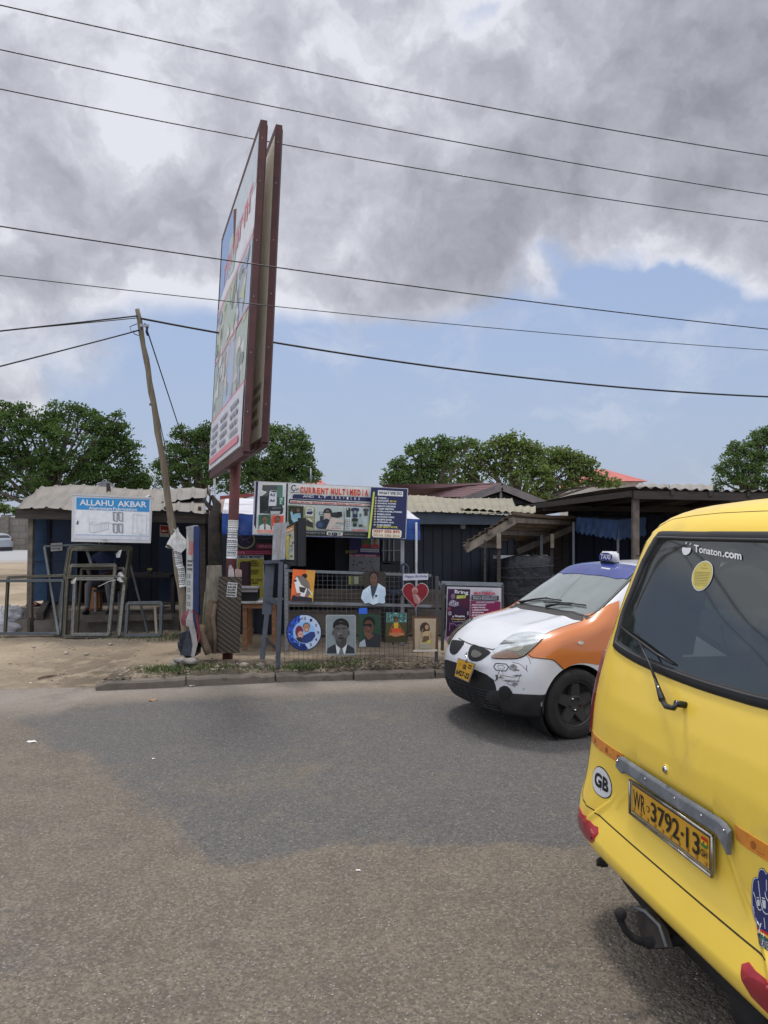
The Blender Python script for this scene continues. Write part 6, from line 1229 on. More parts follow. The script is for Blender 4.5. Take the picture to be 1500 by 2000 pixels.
# ============================================================ STALLS AT THE RIGHT
MAR = mat('maroon_roof', (.13, .068, .07), .7, var=.2, scale=2, dirt=(.08, .05, .05), damt=.5)
gr_ = root('gable_house', P(960, 1210, 16), 'low house with a maroon gable roof and pale barge boards', 'house')
Yg = 16; rA = P(980, 944, Yg); eL = P(900, 972, Yg); eR = P(1080, 984, Yg); bk_ = Vector((-2.6, 5, 0))
corr('roof', gr_, (eL, rA, P(985, 947, Yg+5)+Vector((-3.5, 0, 0)), P(790, 972, Yg+5)), MAR, 60, .01, 8, sag=.02, seed=4, smooth=True)
corr('roof', gr_, (rA, eR, eR+bk_, rA+bk_+Vector((-.9, 0, 0))), MAR, 60, .01, 8, sag=.02, seed=6)
mb = MB(); BGB = mat('barge_board', (.20, .17, .16), .8, var=.2); mb.bar(eL+Vector((0, -.05, -.08)), rA+Vector((0, -.05, -.08)), .04, .15, BGB); mb.bar(rA+Vector((0, -.05, -.08)), eR+Vector((0, -.05, -.08)), .04, .15, BGB); link(mb, 'barge_board', gr_)
mb = MB(); mb.bar(P(978, 955, Yg), P(978, 984, Yg), .05, .05, BGB); link(mb, 'king_post', gr_)
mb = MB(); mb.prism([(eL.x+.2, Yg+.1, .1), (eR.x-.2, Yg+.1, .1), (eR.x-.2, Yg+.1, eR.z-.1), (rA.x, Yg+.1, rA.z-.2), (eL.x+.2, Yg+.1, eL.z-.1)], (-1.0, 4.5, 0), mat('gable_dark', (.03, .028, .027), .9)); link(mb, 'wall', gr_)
st1 = root('lean_to_stall', P(1000, 1235, 11.5), 'timber lean to stall with a sloping brown roof and pale rafters', 'stall')
A0, B0, C0, D0 = P(903, 1060, 10.3), P(1006, 1002, 10.6), P(1135, 1010, 14), P(1003, 1066, 13.5)
RUS = mat('brown_sheet', (.17, .125, .09), .85, var=.25, scale=2, dirt=(.08, .06, .045), damt=.7)
corr('roof', st1, (A0, B0, C0, D0), RUS, 70, .012, 9, sag=.03, seed=14)
mb = MB(); PW = mat('pale_rafter', (.24, .20, .155), .85, var=.25, scale=8); mb.bar(A0+Vector((.05, .1, -.09)), B0+Vector((-.0, .1, -.10)), .05, .11, PW); mb.bar(D0+Vector((.0, -.3, -.10)), C0+Vector((0, -.3, -.1)), .05, .11, WG); mb.bar(A0.lerp(B0, .5)+Vector((0, 0, -.06)), D0.lerp(C0, .5)+Vector((0, 0, -.06)), .04, .07, WG); mb.bar(A0.lerp(B0, .08)+Vector((0, 0, -.06)), D0.lerp(C0, .08)+Vector((0, 0, -.06)), .04, .07, WG); mb.bar(A0.lerp(B0, .9)+Vector((0, 0, -.06)), D0.lerp(C0, .9)+Vector((0, 0, -.06)), .04, .07, WG); link(mb, 'rafter', st1)
def spost(px, y0, Y, w_, mt, parent):
    mb = MB(); c = P(px, y0, Y); mb.bar((c.x, c.y, .1), tuple(c), w_, w_, mt); return link(mb, 'post', parent)
spost(974, 1042, 10.5, .05, WD, st1); spost(947, 1055, 10.5, .03, WD, st1); spost(1077, 1042, 12.5, .05, WD, st1); spost(1057, 1045, 13.2, .05, mat('grey_bar', (.2, .22, .24)), st1)
mb = MB(); mb.bar(P(974, 1042, 10.44), P(974, 1071, 10.44), .06, .04, PW); link(mb, 'post_cleat', st1); mb = MB(); mb.bar(P(1078, 1043, 12.44), P(1078, 1070, 12.44), .06, .05, PW); link(mb, 'post_cleat', st1)
# tarp covered heap
mb = MB(); BT = mat('black_tarp', (.012, .013, .016), .5, var=.4, scale=5, bump=1.0, bscale=5, bdist=.06); c = P(1022, 1160, 11.4); zt = P(1022, 1088, 11.4).z
n = 26; ringv = []
for j in range(9):
    for i in range(n):
        a = i/n*6.283; sx = .42*(abs(math.cos(a))**.5)*(1 if math.cos(a) > 0 else -1); sy = .38*(abs(math.sin(a))**.5)*(1 if math.sin(a) > 0 else -1); z = .1+(zt-.1)*min(1, j/7); sc2 = (1.0, 1, .99, 1.01, 1.0, .98, .97, .93, .3)[j]
        z += (.03 if j == 8 else 0)+.02*math.sin(a*3+j); ringv.append((c.x+sx*sc2*(1+.03*math.sin(j*2+a*2)), 11.4+sy*sc2, z))
fs = [(j*n+i, j*n+(i+1) % n, (j+1)*n+(i+1) % n, (j+1)*n+i) for j in range(8) for i in range(n)]+[tuple(8*n+i for i in range(n))]
tp_ = root('covered_stack', (c.x, 11.4, .1), 'tall stack wrapped in black tarpaulin and rope under the lean to roof', 'covered stack'); mb.add(ringv, fs, BT, True); link(mb, 'tarpaulin', tp_)
mb = MB()
for j, z in enumerate((.45, .75, 1.0, 1.15)): mb.tube([(c.x+.43*math.copysign(abs(math.cos(a))**.5, math.cos(a)), 11.4+.395*math.copysign(abs(math.sin(a))**.5, math.sin(a)), z+.02*math.sin(a*2+j)) for a in [k/24*6.283 for k in range(25)]], .006, mat('rope', (.06, .06, .06), .8), 5)
link(mb, 'rope', tp_); mb = MB(); mb.bar(P(968, 1088, 11.2), P(1064, 1087, 11.7), .12, .05, mat('white_board', (.5, .5, .5), .6)); link(mb, 'board', tp_)
# big open shelter
sh2 = root('open_shelter', P(1300, 1200, 12.5), 'large open shelter with a dark corrugated roof behind the vehicles', 'shelter'); DKR = mat('dark_roof_sheet', (.075, .068, .058), .75, var=.3, scale=2, dirt=(.14, .12, .09), damt=.5)
a, b, c, d_ = P(935, 997, 15.5), P(1240, 953, 11), P(1760, 962, 11), P(1700, 1006, 16)
mb = MB()
corr('roof', sh2, (b, c, d_, a), DKR, 200, .018, 26, sag=.04, seed=21, jag=.02)
corr('roof', sh2, (P(1240, 960, 11.5)+Vector((0, 0, .06)), P(1392, 966, 11.5)+Vector((0, 0, .05)), P(1392, 958, 13)+Vector((0, 0, .1)), P(1250, 955, 13)+Vector((0, 0, .1))), mat('grey_sheet2', (.24, .22, .19), .7, var=.2), 60, .015, 6, seed=22)
mb = MB(); mb.bar(b+Vector((0, .05, -.10)), c+Vector((0, .05, -.1)), .05, .12, WD); mb.bar(a+Vector((0, -.1, -.06)), b+Vector((0, .1, -.08)), .04, .09, WD)
for k in range(1, 7): mb.bar(b.lerp(c, k/7)+Vector((0, 0, -.06)), a.lerp(d_, k/7)+Vector((0, 0, -.06)), .05, .08, WD)
mb.bar(a.lerp(b, .5)+Vector((0, 0, -.12)), d_.lerp(c, .5)+Vector((0, 0, -.12)), .06, .1, WD); link(mb, 'rafter', sh2)
spost(1241, 962, 11.2, .09, WG, sh2); spost(1430, 966, 11.2, .09, WG, sh2); spost(1050, 1002, 14.5, .07, WD, sh2); spost(1640, 968, 11.2, .09, WG, sh2)
mb = MB(); mb.tube([P(1307, 957, 12), P(1307, 945, 12)], .012, IRN); tag(link(mb, 'antenna_rod'), 'tiny upright rod on the dark shelter roof', 'rod')
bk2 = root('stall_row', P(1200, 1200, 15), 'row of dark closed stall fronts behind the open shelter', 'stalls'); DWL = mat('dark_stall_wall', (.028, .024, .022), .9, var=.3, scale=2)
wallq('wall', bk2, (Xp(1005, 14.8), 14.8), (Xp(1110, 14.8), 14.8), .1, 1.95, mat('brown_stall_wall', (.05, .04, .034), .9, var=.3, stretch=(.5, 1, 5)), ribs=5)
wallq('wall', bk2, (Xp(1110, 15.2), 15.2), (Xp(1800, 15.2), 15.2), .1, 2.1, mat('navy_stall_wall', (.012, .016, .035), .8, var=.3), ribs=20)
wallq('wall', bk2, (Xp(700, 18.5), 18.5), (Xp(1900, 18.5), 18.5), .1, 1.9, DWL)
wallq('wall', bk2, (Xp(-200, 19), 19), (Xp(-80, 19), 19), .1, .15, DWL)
aw = root('awning', P(1180, 1210, 12.6), 'faded blue cloth awning with scalloped edge under the dark shelter', 'awning'); FB = mat('faded_blue_cloth', (.05, .10, .21), .7, var=.2, scale=3, bump=.5, bscale=5, bdist=.04)
scallop_n[0] = 9; sheet('cloth', aw, P(1127, 1010, 13), P(1206, 1016, 12.4), P(1206, 1050, 12.4), P(1124, 1036, 13), FB, 50, 6, .02, 2, scallop=-.05)
scallop_n[0] = 6; sheet('cloth', aw, P(1206, 1016, 12.4), P(1262, 1010, 13.4), P(1262, 1044, 13.4), P(1206, 1050, 12.4), FB, 40, 6, .02, 4, scallop=-.05)
sheet('cloth', aw, P(1135, 1008, 14.2), P(1270, 1006, 14.2), P(1206, 1016, 12.4), P(1127, 1010, 13), mat('grey_cloth', (.22, .24, .27), .8), 20, 4, .01, 6)
for px, Y in ((1120, 12.9), (1207, 12.45)): mb = MB(); c = P(px, 1020, Y); mb.tube([(c.x, c.y, .1), tuple(c)], .022, mat('grey_bar', (.2, .22, .24)), 8); link(mb, 'pole', aw)
# ============================================================ VEHICLES
def tab(zs, vs, sm=.02, lo=-.2, hi=5.0, n=1600):
    g = np.linspace(lo, hi, n); v = np.interp(g, zs, vs); s = max(1, sm/(g[1]-g[0])); k = np.exp(-.5*(np.arange(-int(4*s), int(4*s)+1)/s)**2); k /= k.sum()
    v = np.convolve(np.pad(v, len(k)//2, mode='edge'), k, 'valid'); return lambda z: np.interp(z, g, v)
def smax(a, b, k): h = np.maximum(k-np.abs(a-b), 0); return np.maximum(a, b)+h*h/(4*k)
def shell(fn, ctr, half, N, spine=.78):
    "car body surface: rays from a spine inside the body out to the implicit surface"
    nx, ny, nz = N; idx = {}; pts = []
    def vid(i, j, k):
        if (i, j, k) not in idx: idx[(i, j, k)] = len(pts); pts.append((2*i/nx-1, 2*j/ny-1, 2*k/nz-1))
        return idx[(i, j, k)]
    F = []
    for a, (n1, n2) in enumerate(((ny, nz), (nx, nz), (nx, ny))):
        for e in (0, 1):
            for p in range(n1):
                for q in range(n2):
                    c = []
                    for (u, v) in ((p, q), (p+1, q), (p+1, q+1), (p, q+1)):
                        t3 = [(e*nx, u, v), (u, e*ny, v), (u, v, e*nz)][a]; c.append(vid(*t3))
                    if (e == 1) ^ (a == 1): F.append(c)
                    else: F.append(c[::-1])
    Q = np.array(pts); ctr = np.array(ctr); half = np.array(half)
    O = ctr+Q*half*np.array([spine, 0, 0]); B = ctr+Q*half*1.35; D = B-O
    lo = np.zeros(len(Q)); hi = np.ones(len(Q))
    for _ in range(30):
        m_ = (lo+hi)/2; X = O+D*m_[:, None]; ins = fn(X[:, 0], X[:, 1], X[:, 2]) < 0; lo = np.where(ins, m_, lo); hi = np.where(ins, hi, m_)
    return O+D*lo[:, None], F, O
def inpoly(x, y, poly):
    c = False; n = len(poly)
    for i in range(n):
        x0, y0 = poly[i][0], poly[i][1]; x1, y1 = poly[i-1][0], poly[i-1][1]
        if (y0 > y) != (y1 > y) and x < (x1-x0)*(y-y0)/(y1-y0)+x0: c = not c
    return c
def smoothpoly(p, n=2, closed=True):
    p = [tuple(q) for q in p]
    for _ in range(n):
        o = []; m_ = len(p)
        for i in range(m_ if closed else m_-1):
            a, b = p[i], p[(i+1) % m_]; o += [(a[0]*.75+b[0]*.25, a[1]*.75+b[1]*.25), (a[0]*.25+b[0]*.75, a[1]*.25+b[1]*.75)]
        p = o if closed else [p[0]]+o+[p[-1]]
    return p
def dense(p, step, closed=True):
    o = []; m_ = len(p)
    for i in range(m_ if closed else m_-1):
        a, b = p[i], p[(i+1) % m_]; L = math.hypot(b[0]-a[0], b[1]-a[1]); k = max(1, int(L/step))
        o += [(a[0]+(b[0]-a[0])*j/k, a[1]+(b[1]-a[1])*j/k) for j in range(k)]
    if not closed: o.append(p[-1])
    return o
class Surf:
    def __init__(s, V, F, M): s.bvh = BVHTree.FromPolygons([Vector(v) for v in V], F); s.M = M; s.Mi = M.inverted(); s.o = s.Mi @ Vector((0, 0, EYE))
    def pix(s, px, py): return s.o, (s.Mi.to_3x3() @ Vector(((px-750)/FO, 1, (HZ-py)/FO))).normalized()
    def hit(s, o, d, off=0.0):
        for k in ((0, 0, 0), (1.3e-4, 2.1e-4, -1.7e-4), (-2e-4, -1.1e-4, 2.3e-4)):
            l, n, i, dd = s.bvh.ray_cast(o+Vector(k), d)
            if l is not None: break
        if l is None: return None, None
        if n.dot(d) > 0: n = -n
        return l+n*off, n
    def decal(s, mb, poly, ray, off, mt, step, skirt=.005, sm=0):
        if sm: poly = smoothpoly(poly, sm)
        ol = dense(poly, step); n = len(ol); xs = [p[0] for p in ol]; ys = [p[1] for p in ol]; pts = [Vector(p[:2]) for p in ol]
        x = min(xs)+step*.5
        while x < max(xs):
            y = min(ys)+step*.5
            while y < max(ys):
                if inpoly(x, y, ol) and min((x-a)**2+(y-b)**2 for a, b in ol) > (step*.45)**2: pts.append(Vector((x, y)))
                y += step
            x += step
        vs, es, fs, _, _, _ = delaunay_2d_cdt(pts, [(i, (i+1) % n) for i in range(n)], [], 1, 1e-7)
        H = [s.hit(*ray(v.x, v.y)) for v in vs]; idx = {}; V = []; T = []
        for i, (l, nn) in enumerate(H):
            if l is not None: idx[i] = len(V); V.append(l+nn*off)
        cen = None
        T = [tuple(idx[i] for i in f) for f in fs if all(i in idx for i in f)]
        T = [t_ for t_ in T if max((V[t_[0]]-V[t_[1]]).length, (V[t_[1]]-V[t_[2]]).length) < .5]
        mb.add(V, T, mt, True)
        if skirt:
            R_ = [s.hit(*ray(p[0], p[1])) for p in ol]; W_ = []
            for l, nn in R_: W_ += [None, None] if l is None else [l+nn*off, l-nn*skirt]
            for i in range(n):
                a, b = W_[2*i], W_[2*((i+1) % n)]
                if a is None or b is None or (a-b).length > .3: continue
                mb.add([a, b, W_[2*((i+1) % n)+1], W_[2*i+1]], [(0, 1, 2, 3)], mt)
    def ribbon(s, mb, path, ray, w, h, mt, step, closed=False, base=-.002, sm=0):
        if sm: path = smoothpoly(path, sm, closed)
        L = [s.hit(*ray(*p[:2])) for p in dense(path, step, closed)]; L = [q for q in L if q[0] is not None]; n = len(L)
        if n < 2: return
        V = []
        for i, (p, nn) in enumerate(L):
            a = L[(i-1) % n][0] if closed or i else p; b = L[(i+1) % n][0] if closed or i < n-1 else p
            tt = (b-a).normalized(); sd_ = tt.cross(nn).normalized()
            V += [p+sd_*w*.5+nn*base, p+sd_*w*.38+nn*h*.8, p+nn*h, p-sd_*w*.38+nn*h*.8, p-sd_*w*.5+nn*base]
        m_ = n if closed else n-1
        mb.add(V, [(i*5+j, i*5+j+1, ((i+1) % n)*5+j+1, ((i+1) % n)*5+j) for i in range(m_) for j in range(4)], mt, True)
    def text(s, mb, t_, ray, xl, yl, xr, yr, h, mt, off, bold=.012, shear=0):
        v, f, _ = text_geo(t_, bold); V = []
        for a, b in v:
            l, nn = s.hit(*ray(xl+(xr-xl)*a+shear*b, yl+(yr-yl)*a-h*b)); V.append(l+nn*off if l else Vector((0, 0, 0)))
        mb.add(V, f, mt)
def parts_from(V, F, rules, default, mats, parent):
    "split the shell's faces into named parts; rules: (name, test(c, n))"
    V = np.array(V); groups = {}
    for f in F:
        P_ = V[f]; c = P_.mean(0); n = np.cross(P_[2]-P_[0], P_[3]-P_[1]); n /= (np.linalg.norm(n)+1e-9); nm = default
        for r in rules:
            if r[1](c, n): nm = r[0]; break
        if nm: groups.setdefault(nm, []).append(f)
    out = {}
    # shared smooth normals come from the whole shell
    NN = np.zeros_like(V)
    for f in F:
        P_ = V[f]; n = np.cross(P_[2]-P_[0], P_[3]-P_[1])
        for i in f: NN[i] += n
    NN /= np.linalg.norm(NN, axis=1)[:, None]+1e-9
    for nm, fs in groups.items():
        ids = sorted({i for f in fs for i in f}); mp = {i: k for k, i in enumerate(ids)}; mb = MB(); mb.add([V[i] for i in ids], [[mp[i] for i in f] for f in fs], mats[nm], True)
        o = link(mb, nm, parent, local=True); o.data.normals_split_custom_set_from_vertices([tuple(NN[i]) for i in ids]); out[nm] = o
    return out, NN
YEL = mat('yellow_paint', (.85, .595, .075), .34, var=.03, scale=1.2, spec=.4, coat=.25, dirt=(.52, .37, .11), dscale=2.6, damt=.5, bump=.12, bscale=2.2, bdist=.03)
RUB = mat('black_rubber', (.012, .012, .013), .45, var=.2, scale=12); UND = mat('underbody', (.012, .012, .013), .85, var=.4, scale=6, dirt=(.05, .042, .035), damt=.6)
TRM = mat('cabin_trim', (.06, .062, .058), .85, var=.2); TYR = mat('tyre', (.022, .021, .02), .85, var=.3, scale=10, dirt=(.085, .07, .055), dscale=4, damt=.5, bump=.2)
CHR = mat('chrome', (.62, .62, .62), .15, 1.0, var=.05); SEAM = mat('seam_dark', (.03, .022, .01), .8, var=.1)
GLV = glassmat('dusty_dark_glass', (.12, .14, .13), .12, 1.40, .04, .05); GLT = glassmat('windscreen_glass', (.42, .48, .45), 3.2, 1.45, .03, .42)
def wheel(parent, x, y, z, Rr, rr_, w_, side, rimmat, spokes=5, Y0=None):
    sgn = side; M = Matrix.Translation((x, y, z)) @ Matrix.Rotation(R(-90*sgn), 4, 'X')   # local z points outward (+y*sgn)
    wh = bpy.data.objects.new('wheel', bpy.data.meshes.new('wheel')); 
    mb = MB(); mb.lathe([(rr_*.30, -w_*.5), (rr_*.32, .0), (rr_*.3, w_*.12)], M, UND, 24); 
    wo = link(mb, 'wheel', parent, local=True)
    mb = MB(); h = w_/2; prof = [(rr_*.97, h*.72), (rr_*1.02, h*.93), (rr_*1.14, h*1.02), (Rr*.90, h*1.0), (Rr*.965, h*.88), (Rr*.985, h*.80), (Rr*.97, h*.55), (Rr, h*.5), (Rr, h*.08), (Rr*.975, h*.04), (Rr*.975, -h*.04), (Rr, -h*.08), (Rr, -h*.5), (Rr*.97, -h*.55), (Rr*.985, -h*.8), (Rr*.9, -h), (rr_*1.05, -h)]
    mb.lathe(prof, M, TYR, 56)
    for r_ in (1.2, 1.3): mb.lathe([(rr_*r_-.002, h*1.0), (rr_*r_, h*1.035), (rr_*r_+.002, h*1.0)], M, TYR, 48)
    q = link(mb, 'tyre', wo, local=True)
    mb = MB(); mb.lathe([(rr_*.99, h*.2), (rr_, h*.75), (rr_*1.0, h*.86), (rr_*.965, h*.86), (rr_*.93, h*.7), (rr_*.90, h*.30), (rr_*.5, h*.1), (.0, h*.08)], M, rimmat, 48)
    for k in range(spokes):
        a = 2*math.pi*k/spokes+.3; c, s_ = math.cos(a), math.sin(a); c2, s2 = -s_, c
        def sp(r, t_, hh): return M @ Vector((c*r+c2*t_, s_*r+s2*t_, hh))
        A_ = [sp(rr_*.22, -.05, h*.62), sp(rr_*.22, .05, h*.62), sp(rr_*.9, .032, h*.72), sp(rr_*.9, -.032, h*.72)]; B_ = [sp(rr_*.22, -.055, h*.3), sp(rr_*.22, .055, h*.3), sp(rr_*.9, .045, h*.35), sp(rr_*.9, -.045, h*.35)]
        mb.add(A_+B_, [(0, 1, 2, 3), (1, 0, 4, 5), (2, 1, 5, 6), (3, 2, 6, 7), (0, 3, 7, 4)], rimmat, False)
    mb.lathe([(rr_*.40, h*.35), (rr_*.39, h*.62), (rr_*.30, h*.68), (rr_*.18, h*.60), (0, h*.62)], M, rimmat, 28)
    for k in range(5 if spokes != 4 else 4):
        a = 2*math.pi*k/5+.9; mb.lathe([(0, h*.82), (.009, h*.80), (.010, h*.6)], M @ Matrix.Translation((math.cos(a)*rr_*.27, math.sin(a)*rr_*.27, 0)), CHR if k % 2 else UND, 6)
    link(mb, 'rim', wo, local=True); return wo
def arch_cut(V, F, cx_, cz, Rr, ymin):
    "open the wheel arches and round their edge exactly"
    V = np.array(V); keep = []; 
    for f in F:
        c = V[f].mean(0); keep.append(not (math.hypot(c[0]-cx_, c[2]-cz) < Rr and abs(c[1]) > ymin))
    K = [f for f, k in zip(F, keep) if k]; rem = {i for f, k in zip(F, keep) if not k for i in f}; stay = {i for f in K for i in f}
    for i in rem & stay:
        dx, dz_ = V[i][0]-cx_, V[i][2]-cz; r = math.hypot(dx, dz_)
        if abs(V[i][1]) > ymin+.02 and .6*Rr < r: V[i][0] = cx_+dx/r*Rr; V[i][2] = cz+dz_/r*Rr
    return V, K
# ------------------------------------------------------------ YELLOW VAN
van = root('minivan', (1.007, 2.615, 0), 'bright yellow minivan seen from behind at the right edge, nearest vehicle', 'van', rz=math.atan2(.157, .9876))
MV = Matrix.Translation((1.007, 2.615, 0)) @ Matrix.Rotation(math.atan2(.157, .9876), 4, 'Z')
s0 = tab([.16, .26, .315, .335, .38, .45, .474, .490, .505, .52, .75, .90, 1.0, 1.1, 1.2, 1.35, 1.5, 1.65, 1.74, 1.80, 1.86], [.20, .08, .0, -.035, -.062, -.062, -.05, -.02, .0, .0, .0, .008, .025, .052, .085, .135, .19, .245, .285, .35, .5], .011)
s0s = tab([.16, .26, .32, .40, .50, .60, .75, .90, 1.0, 1.1, 1.2, 1.35, 1.5, 1.65, 1.74, 1.80, 1.86], [.20, .06, -.03, -.066, -.052, -.022, .0, .01, .027, .053, .086, .135, .19, .245, .285, .35, .5], .03)
TV = tab([-.2, 0, 2.9, 3.3, 3.9, 4.05, 4.4], [1.80, 1.83, 1.83, 1.62, 1.02, .95, .80], .07)
WVf = tab([0, .3, .5, .9, 1.1, 1.5, 1.75, 1.9], [.80, .83, .85, .85, .835, .765, .70, .64], .05)
def vsur(y, z):
    a = np.abs(y); c = .085*np.clip((a-.50)/.34, 0, 1.5)**2.4+.012*(a/.8)**2
    rec = 1/(1+np.exp(-(z-.572)/.006))*1/(1+np.exp((z-.80)/.008))*1/(1+np.exp((a-.365)/.009))
    bt = 1/(1+np.exp((z-.50)/.012))*.055*np.clip((a-.55)/.3, 0, 1)**2
    wc = np.clip((a-.46)/.20, 0, 1); wc = wc*wc*(3-2*wc); return s0(z)*(1-wc)+s0s(z)*wc+c+.016*rec
def fvan(x, y, z):
    r = vsur(y, z)-x; top = z-(TV(x)-.045*(y/.7)**2); side = np.abs(y)-(WVf(z)-.02*np.clip((x-3.2)/1., 0, 1)); fr = x-(4.30-.22*(np.abs(y)/.85)**3-.12*np.clip((z-.6)/.4, 0, 1)); bo = .20-z
    return smax(smax(smax(r, side, .09), top, .16), smax(fr, bo, .05), .06)
V, F, O_ = shell(fvan, (2.15, 0, 1.0), (2.15, .85, .82), (104, 112, 150), .9)
V = V.tolist()
for cx_ in (.78, 3.42): V, F = arch_cut(V, F, cx_, .31, .36, .55)
SV = Surf(V, F, MV)
vr = SV.pix; rear = lambda y, z: (Vector((-2, y, z)), Vector((1, 0, 0)))
sider = lambda s_: (lambda x, z: (Vector((x, s_*3, z)), Vector((0, -s_, 0))))
def vp(px, py): l, n = SV.hit(*vr(px, py)); return l
C8 = lambda x, y: (1100+x/3.5725, 940+y/3.5725)
wl = [C8(*p) for p in ((860, 366), (760, 361), (650, 362), (590, 382), (540, 432), (480, 560), (400, 760), (340, 930), (313, 1030), (315, 1080), (345, 1125), (420, 1192), (520, 1250), (640, 1303), (780, 1362), (900, 1410))]
wh = [vp(*p) for p in wl]; wy = [(h.y, h.z) for h in wh if h is not None and h.y > .02]
WIN = wy+[(-y, z) for y, z in wy[::-1]]
cenz = sum(z for y, z in WIN)/len(WIN); shrink = lambda k: [(y*(1-k*.9), cenz+(z-cenz)*(1-k*1.6)) for y, z in WIN]
frontw = [(-.66, 1.10), (.66, 1.10), (.60, 1.62), (-.60, 1.62)]
sidew = [[(.55, 1.1), (1.55, 1.1), (1.55, 1.62), (.68, 1.62)], [(1.65, 1.1), (2.6, 1.1), (2.6, 1.62), (1.65, 1.62)], [(2.7, 1.1), (3.55, 1.08), (3.15, 1.5), (2.95, 1.60), (2.7, 1.62)]]
WINi = shrink(.035)
def hatch(c, n): return c[0] < .55 and n[0] < -.45 and abs(c[1]) < (.745 if c[2] < .9 else .745-(c[2]-.9)*.09) and c[2] > .497 and c[2] < 1.765
rules = [(None, lambda c, n: n[0] < -.5 and c[0] < .8 and inpoly(c[1], c[2], WINi)),
         (None, lambda c, n: c[0] > 3.0 and n[0] > .3 and inpoly(c[1], c[2], frontw)),
         (None, lambda c, n: abs(n[1]) > .5 and abs(c[1]) > .5 and any(inpoly(c[0], c[2], p) for p in sidew)),
         ('rear_bumper', lambda c, n: c[0] < .42 and c[2] < .497), ('tailgate', hatch)]
vo, NV = parts_from(V, F, rules, 'body', {'body': YEL, 'rear_bumper': YEL, 'tailgate': YEL}, van)
# cabin lining follows the body inside
Vn = np.array(V)-NV*.035; mb = MB(); F2 = []
for f in F:
    c = np.array(V)[f].mean(0); n = NV[f].mean(0)
    if any(r[0] is None and r[1](c, n) for r in rules[:3]) or c[2] < .35: continue
    F2.append(f[::-1])
mb.add(Vn, F2, TRM, True); link(mb, 'lining', van, local=True)
mb = MB(); SV.ribbon(mb, [tuple(p) for p in shrink(.02)], rear, .046, .010, RUB, .02, True, sm=1); SV.ribbon(mb, [tuple(p) for p in shrink(.042)], rear, .012, .014, mat('rubber_sheen', (.05, .05, .05), .35), .02, True, sm=1); ws = link(mb, 'window_seal', van, local=True)
mb = MB(); SV.decal(mb, shrink(.03), rear, .002, GLV, .04, 0, sm=1); link(mb, 'rear_window', van, local=True)
for s_ in (1, -1):
    for p in sidew:
        mb = MB(); SV.decal(mb, p, sider(s_), .002, GLV, .08, 0, sm=1); SV.ribbon(mb, p, sider(s_), .03, .006, RUB, .05, True, sm=1); link(mb, 'side_window', van, local=True)
mb = MB(); fray = lambda y, z: (Vector((7, y, z)), Vector((-1, 0, 0))); SV.decal(mb, frontw, fray, .002, glassmat('van_windscreen', (.75, .8, .78), 1, 1.45, .02, .05), .08, 0, sm=1); SV.ribbon(mb, frontw, fray, .04, .006, RUB, .05, True, sm=1); link(mb, 'windscreen', van, local=True)
# seams
mb = MB(); hz = [(.742, .86), (.745, .62), (.735, .545), (.70, .512), (.60, .500), (.3, .497), (0, .497), (-.3, .497), (-.60, .500), (-.70, .512), (-.735, .545), (-.745, .62), (-.742, .86)]
SV.ribbon(mb, hz, rear, .007, .0012, SEAM, .02, sm=1)
for q in (1, -1): SV.ribbon(mb, [(.742*q, .86), (.735*q, 1.0), (.71*q, 1.3), (.68*q, 1.6), (.62*q, 1.74), (.3*q, 1.765), (0, 1.767)], rear, .005, .001, SEAM, .02, sm=1)
link(mb, 'panel_gap', van, local=True)
# orange reflective strip
ORR = mat('orange_reflective', (.62, .22, .02), .35, var=.12, scale=30, coat=.5, stretch=(1, 1, 1)); ORD = mat('orange_mark', (.32, .10, .012), .5)
for q in (1, -1):
    mb = MB(); a, b = (.735, .355) if q > 0 else (-.355, -.735); SV.decal(mb, [(a, .757), (b, .757), (b, .802), (a, .802)], rear, .0025, ORR, .03, .002)
    for k in (.25, .62, .9): SV.decal(mb, [(a+(b-a)*k+.012*math.cos(t_*.7), .778+.012*math.sin(t_*.7)) for t_ in range(9)], rear, .0038, ORD, .02, 0)
    for k in (.3, .66): SV.ribbon(mb, [(a+(b-a)*k, .770), (a+(b-a)*(k+.07), .770)], rear, .004, .004, ORD, .02)
    link(mb, 'reflective_strip', van, local=True)
# tail lamps on the corners
LRD = mat('lamp_red', (.16, .008, .012), .2, var=.1, coat=.8); LCL = mat('lamp_clear', (.5, .48, .46), .2, var=.1, coat=.8)
for q in (1, -1):
    dg_ = lambda u, z, q=q: (Vector((.10-2*.80+u*.60, q*(.80+2*.60+u*.80), z)), Vector((.80, -q*.60, 0)))
    mb = MB(); SV.decal(mb, [(-.075, .77), (.06, .80), (.075, 1.10), (.01, 1.16), (-.05, 1.10), (-.085, .92)], dg_, .012, LRD, .02, .01, sm=1); tl = link(mb, 'tail_lamp', van, local=True)
    mb = MB(); SV.decal(mb, [(-.02, .85), (.055, .86), (.06, .96), (.0, .965)], dg_, .017, LCL, .02, .01, sm=2); link(mb, 'clear_lens', tl, local=True)
# reflectors wrapped in red tape on the bumper
RT = mat('red_tape', (.36, .02, .03), .35, var=.2, scale=20, coat=.4, bump=.3, bscale=30); RT2 = mat('red_reflector', (.22, .012, .02), .3, coat=.5)
for q in (1, -1):
    mb = MB(); pl = [(q*.47, .445), (q*.49, .462), (q*.52, .456), (q*.70, .462), (q*.745, .450), (q*.75, .40), (q*.72, .382), (q*.62, .372), (q*.52, .385), (q*.485, .41)]
    SV.decal(mb, pl, rear, .004, RT, .02, .003); SV.decal(mb, [(q*(.61+.11*math.cos(a/16*6.283)), .418+.030*math.sin(a/16*6.283)) for a in range(16)], rear, .010, RT2, .02, .008); link(mb, 'bumper_reflector', van, local=True)
